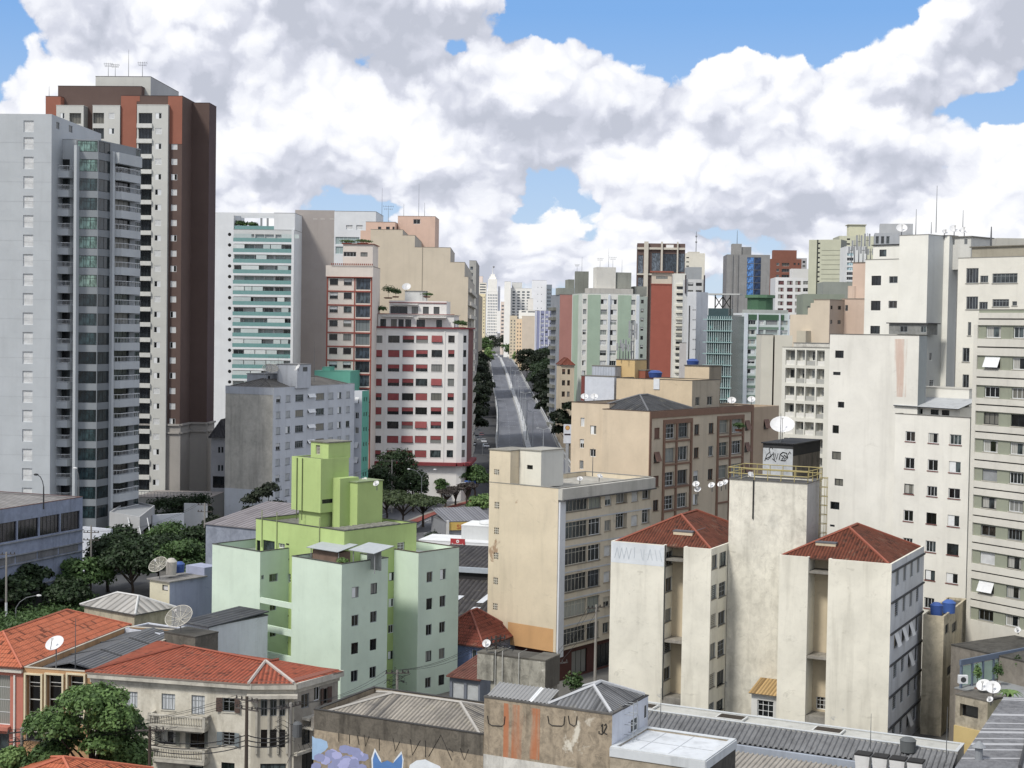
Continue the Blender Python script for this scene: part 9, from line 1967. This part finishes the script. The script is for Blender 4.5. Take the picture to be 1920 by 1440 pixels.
# ---------- cars
def car_proto():
 t = thing('parked_car', '', 'car', (0, 0, 0)); q = MB(); bm = plain('b9bec4', .3, .6); gl = glass('14191d', .1)
 prof = [(-2.1, .35), (-2.15, .75), (-1.6, .92), (-.95, .98), (-.45, 1.42), (.75, 1.45), (1.45, 1.02), (2.05, .95), (2.12, .4)]; w = .84
 top = lambda y: .68 if y > 1.2 else .84
 for i in range(len(prof)-1):
  (x0, z0), (x1, z1) = prof[i], prof[i+1]; g = gl if i in (3, 5) else bm; w0, w1 = top(z0), top(z1); q.face([(x0, -w0, z0), (x1, -w1, z1), (x1, w1, z1), (x0, w0, z0)][::-1], g)
 for s in (-1, 1):
  lo = [(x, s*w, z) for x, z in prof if z < 1.2]; q.face(lo if s < 0 else lo[::-1], bm); cb = [(-.95, s*.84, .98), (-.45, s*.68, 1.42), (.75, s*.68, 1.45), (1.45, s*.84, 1.02)]; q.face(cb if s < 0 else cb[::-1], gl)
 q.face([(-2.1, -w, .35), (-2.1, w, .35), (2.12, w, .4), (2.12, -w, .4)], bm); q.cuts = []; q.build('body', t)
 for x in (-1.3, 1.35):
  for s in (-1, 1): q = MB(); q.lathe([(0, -.1), (.3, -.1), (.33, -.06), (.33, .06), (.3, .1), (0, .1)], (x, s*.8, .33), plain('1c1c1e'), 12, np.array(((1, 0, 0), (0, 0, 1), (0, -1, 0)))*1.0); q.build('wheel', t)
 for s in (-1, 1): q = MB(); q.box((-2.18, s*.6-.15, .6), (-2.12, s*.6+.15, .72), plain('e0e0dc')); q.build('headlight', t)
 return t
proto = car_proto(); cm = ['c9cdd2', '2c3440', 'd8dade', '6d7278', '22252a', '9a3034', 'b5b9be', 'e2e4e6']
spots = [(907, 831, 95, 'white car at the viaduct foot'), (893, 823, 95, 'silver car left of the white one at the viaduct foot'), (911, 840, 100, 'dark blue car nearest the beige block lift tower'), (899, 812, 92, 'grey car waiting farther up beside the elevated road'), (912, 800, 92, 'dark car beside the viaduct parapet'), (916, 772, 91, 'pale car parked far up by the viaduct'), (888, 836, 85, 'black car at the red canopy corner'), (803, 914, 150, 'white car glinting behind the double lamp'), (818, 911, 150, 'silver car behind the purplish trees'), (1046, 800, 88, 'dark car on the right side street'), (1052, 838, 85, 'silver car by the fuel sign'), (899, 827, 92, 'grey car in the second lane near the canopy'), (886, 818, 93, 'white van-like car close to the red canopy side'), (903, 819, 92, 'dark car queuing behind the white viaduct car'), (893, 806, 92, 'silver car under the first avenue tree'), (907, 805, 91, 'black car ahead of the queue by the parapet'), (914, 786, 91, 'red car far up beside the viaduct wall')]
for i, (px, py, rz, lab) in enumerate(spots):
 p = G(px, py, 0); o = proto if i == 0 else proto.copy()
 if i:
  C.objects.link(o)
  for c in list(proto.children):
   d = c.copy(); C.objects.link(d); d.parent = o
 o.location = (p[0], p[1], .012); o.rotation_euler = (0, 0, R_(rz)); o['label'] = lab; o['group'] = 'cars on the streets'
 for c in o.children:
  if c.name.startswith('body'):
   c.data = c.data.copy() if i else c.data; c.data.materials[0] = plain(cm[i % 8], .3, .6)
# ---------- plants on roofs and terraces
def shrub(lab, px, py, Y, w, h, seed, mat=LG, n=500, leaf=.16, pot=None, z=None):
 p = P(px, py, Y); z = p[2] if z is None else z; t = thing('potted_plant', lab, 'plant', (p[0], p[1], z)); q = MB(); q.lathe([(0, z), (w*.25, z), (w*.33, z+.3), (0, z+.3)], (p[0], p[1], 0), plain(pot or '7a4632'), 10); q.build('pot', t); q = MB(); q.tube([(p[0], p[1], z+.25), (p[0], p[1], z+h*.6)], .03, bark, 4); q.build('stem', t); leafball('foliage', t, [(p[0], p[1], z+h*.62, w*.5, h*.36), (p[0]+w*.2, p[1], z+h*.5, w*.34, h*.3)], n, leaf, mat, seed)
shrub('bushy plant at the left of the top terrace of the red-blind block', 728, 560, 352, 3.2, 3.2, 1); shrub('plants at the middle left of the top terrace of the red-blind block', 742, 558, 352, 2.4, 2.2, 2); shrub('plants at the right of the top terrace, red-blind block', 800, 558, 352, 3, 1.2, 3); shrub('plants on the lower left terrace of the red-blind block', 712, 590, 349, 3.2, 2.2, 4); shrub('plants on the lower right terrace of the red-blind block', 858, 616, 347, 3.6, 2.0, 5); shrub('tuft at the right end of the terraces, red-blind block', 868, 616, 347, 2.0, 1.8, 6)
shrub('green tuft on the red-trimmed penthouse, left', 650, 458, 342, 3.5, 1.0, 7); shrub('green tuft on the red-trimmed penthouse, right', 680, 458, 342, 4, 1.1, 8); shrub('small bush on the mint terrace corner', 641, 1060, 154, 1.3, .8, 9, LB, 400, .1); shrub('geranium box in an upper balcony of the tan block', 1385, 809, 205, 1.6, 1.3, 10, LG, 500, .12); shrub('plant hanging over a loggia of the beige ribbon block', 1168, 942, 186, 1.4, .7, 11, LG, 300, .1)
shrub('tall potted climber at the left of the roof terrace', 1832, 1296, 138.5, .8, 2.6, 12, LB, 300, .12, z=None); shrub('tall potted climber in the middle of the roof terrace', 1870, 1288, 140, .9, 2.4, 13, LG, 300, .12); shrub('tall potted climber at the right of the roof terrace', 1907, 1280, 141, .8, 2.6, 14, LG, 300, .12)
shrub('roof garden plant at the left in the white tower opening', 450, 430, 444, 4, 2.6, 15, LG, 400, .3); shrub('roof garden plant in the middle of the white tower opening', 470, 430, 444, 4.5, 2.2, 16, LG, 400, .3); shrub('shrub at the dark ground floor of the beige block', 1075, 1300, 160, 2.2, 3.4, 17, LG, 700, .16, z=0)
# palm in front of the terrace
p = P(1892, 1308, 131); t = thing('palm', 'small palm beside the twin white dishes', 'plant', tuple(p-(0, 0, 1))); q = MB(); q.tube([p-(0, 0, 1), p], .08, bark, 6); q.build('trunk', t); q = MB(); rs = random.Random(4)
for k in range(16):
 a = k*.39; L_ = 1.3; pts = [p+np.array((math.cos(a)*L_*f, math.sin(a)*L_*f, .55*math.sin(f*2.6))) for f in (0, .3, .6, 1)]
 for i in range(3):
  w = (.16, .2, .12, .02); s = np.array((-math.sin(a), math.cos(a), 0)); q.face([pts[i]-s*w[i], pts[i]+s*w[i], pts[i+1]+s*w[i+1], pts[i+1]-s*w[i+1]], LB)
q.cuts = []; q.build('fronds', t)
# air conditioner on the annex
p = P(1805, 1281, 134); t = thing('air_conditioner', 'white air conditioning unit on the annex corner', 'air conditioner', tuple(p)); q = MB(); q.box((p[0]-.4, p[1]-.2, p[2]), (p[0]+.4, p[1]+.2, p[2]+.7), plain('d0d3d6')); q.build('casing', t); q = MB(); q.lathe([(0, -.01), (.24, -.01), (.24, 0)], (p[0], p[1]-.21, p[2]+.35), plain('3a3d40'), 14, np.array(((1, 0, 0), (0, 0, 1), (0, 1, 0)))*1.0); q.build('fan_grille', t)
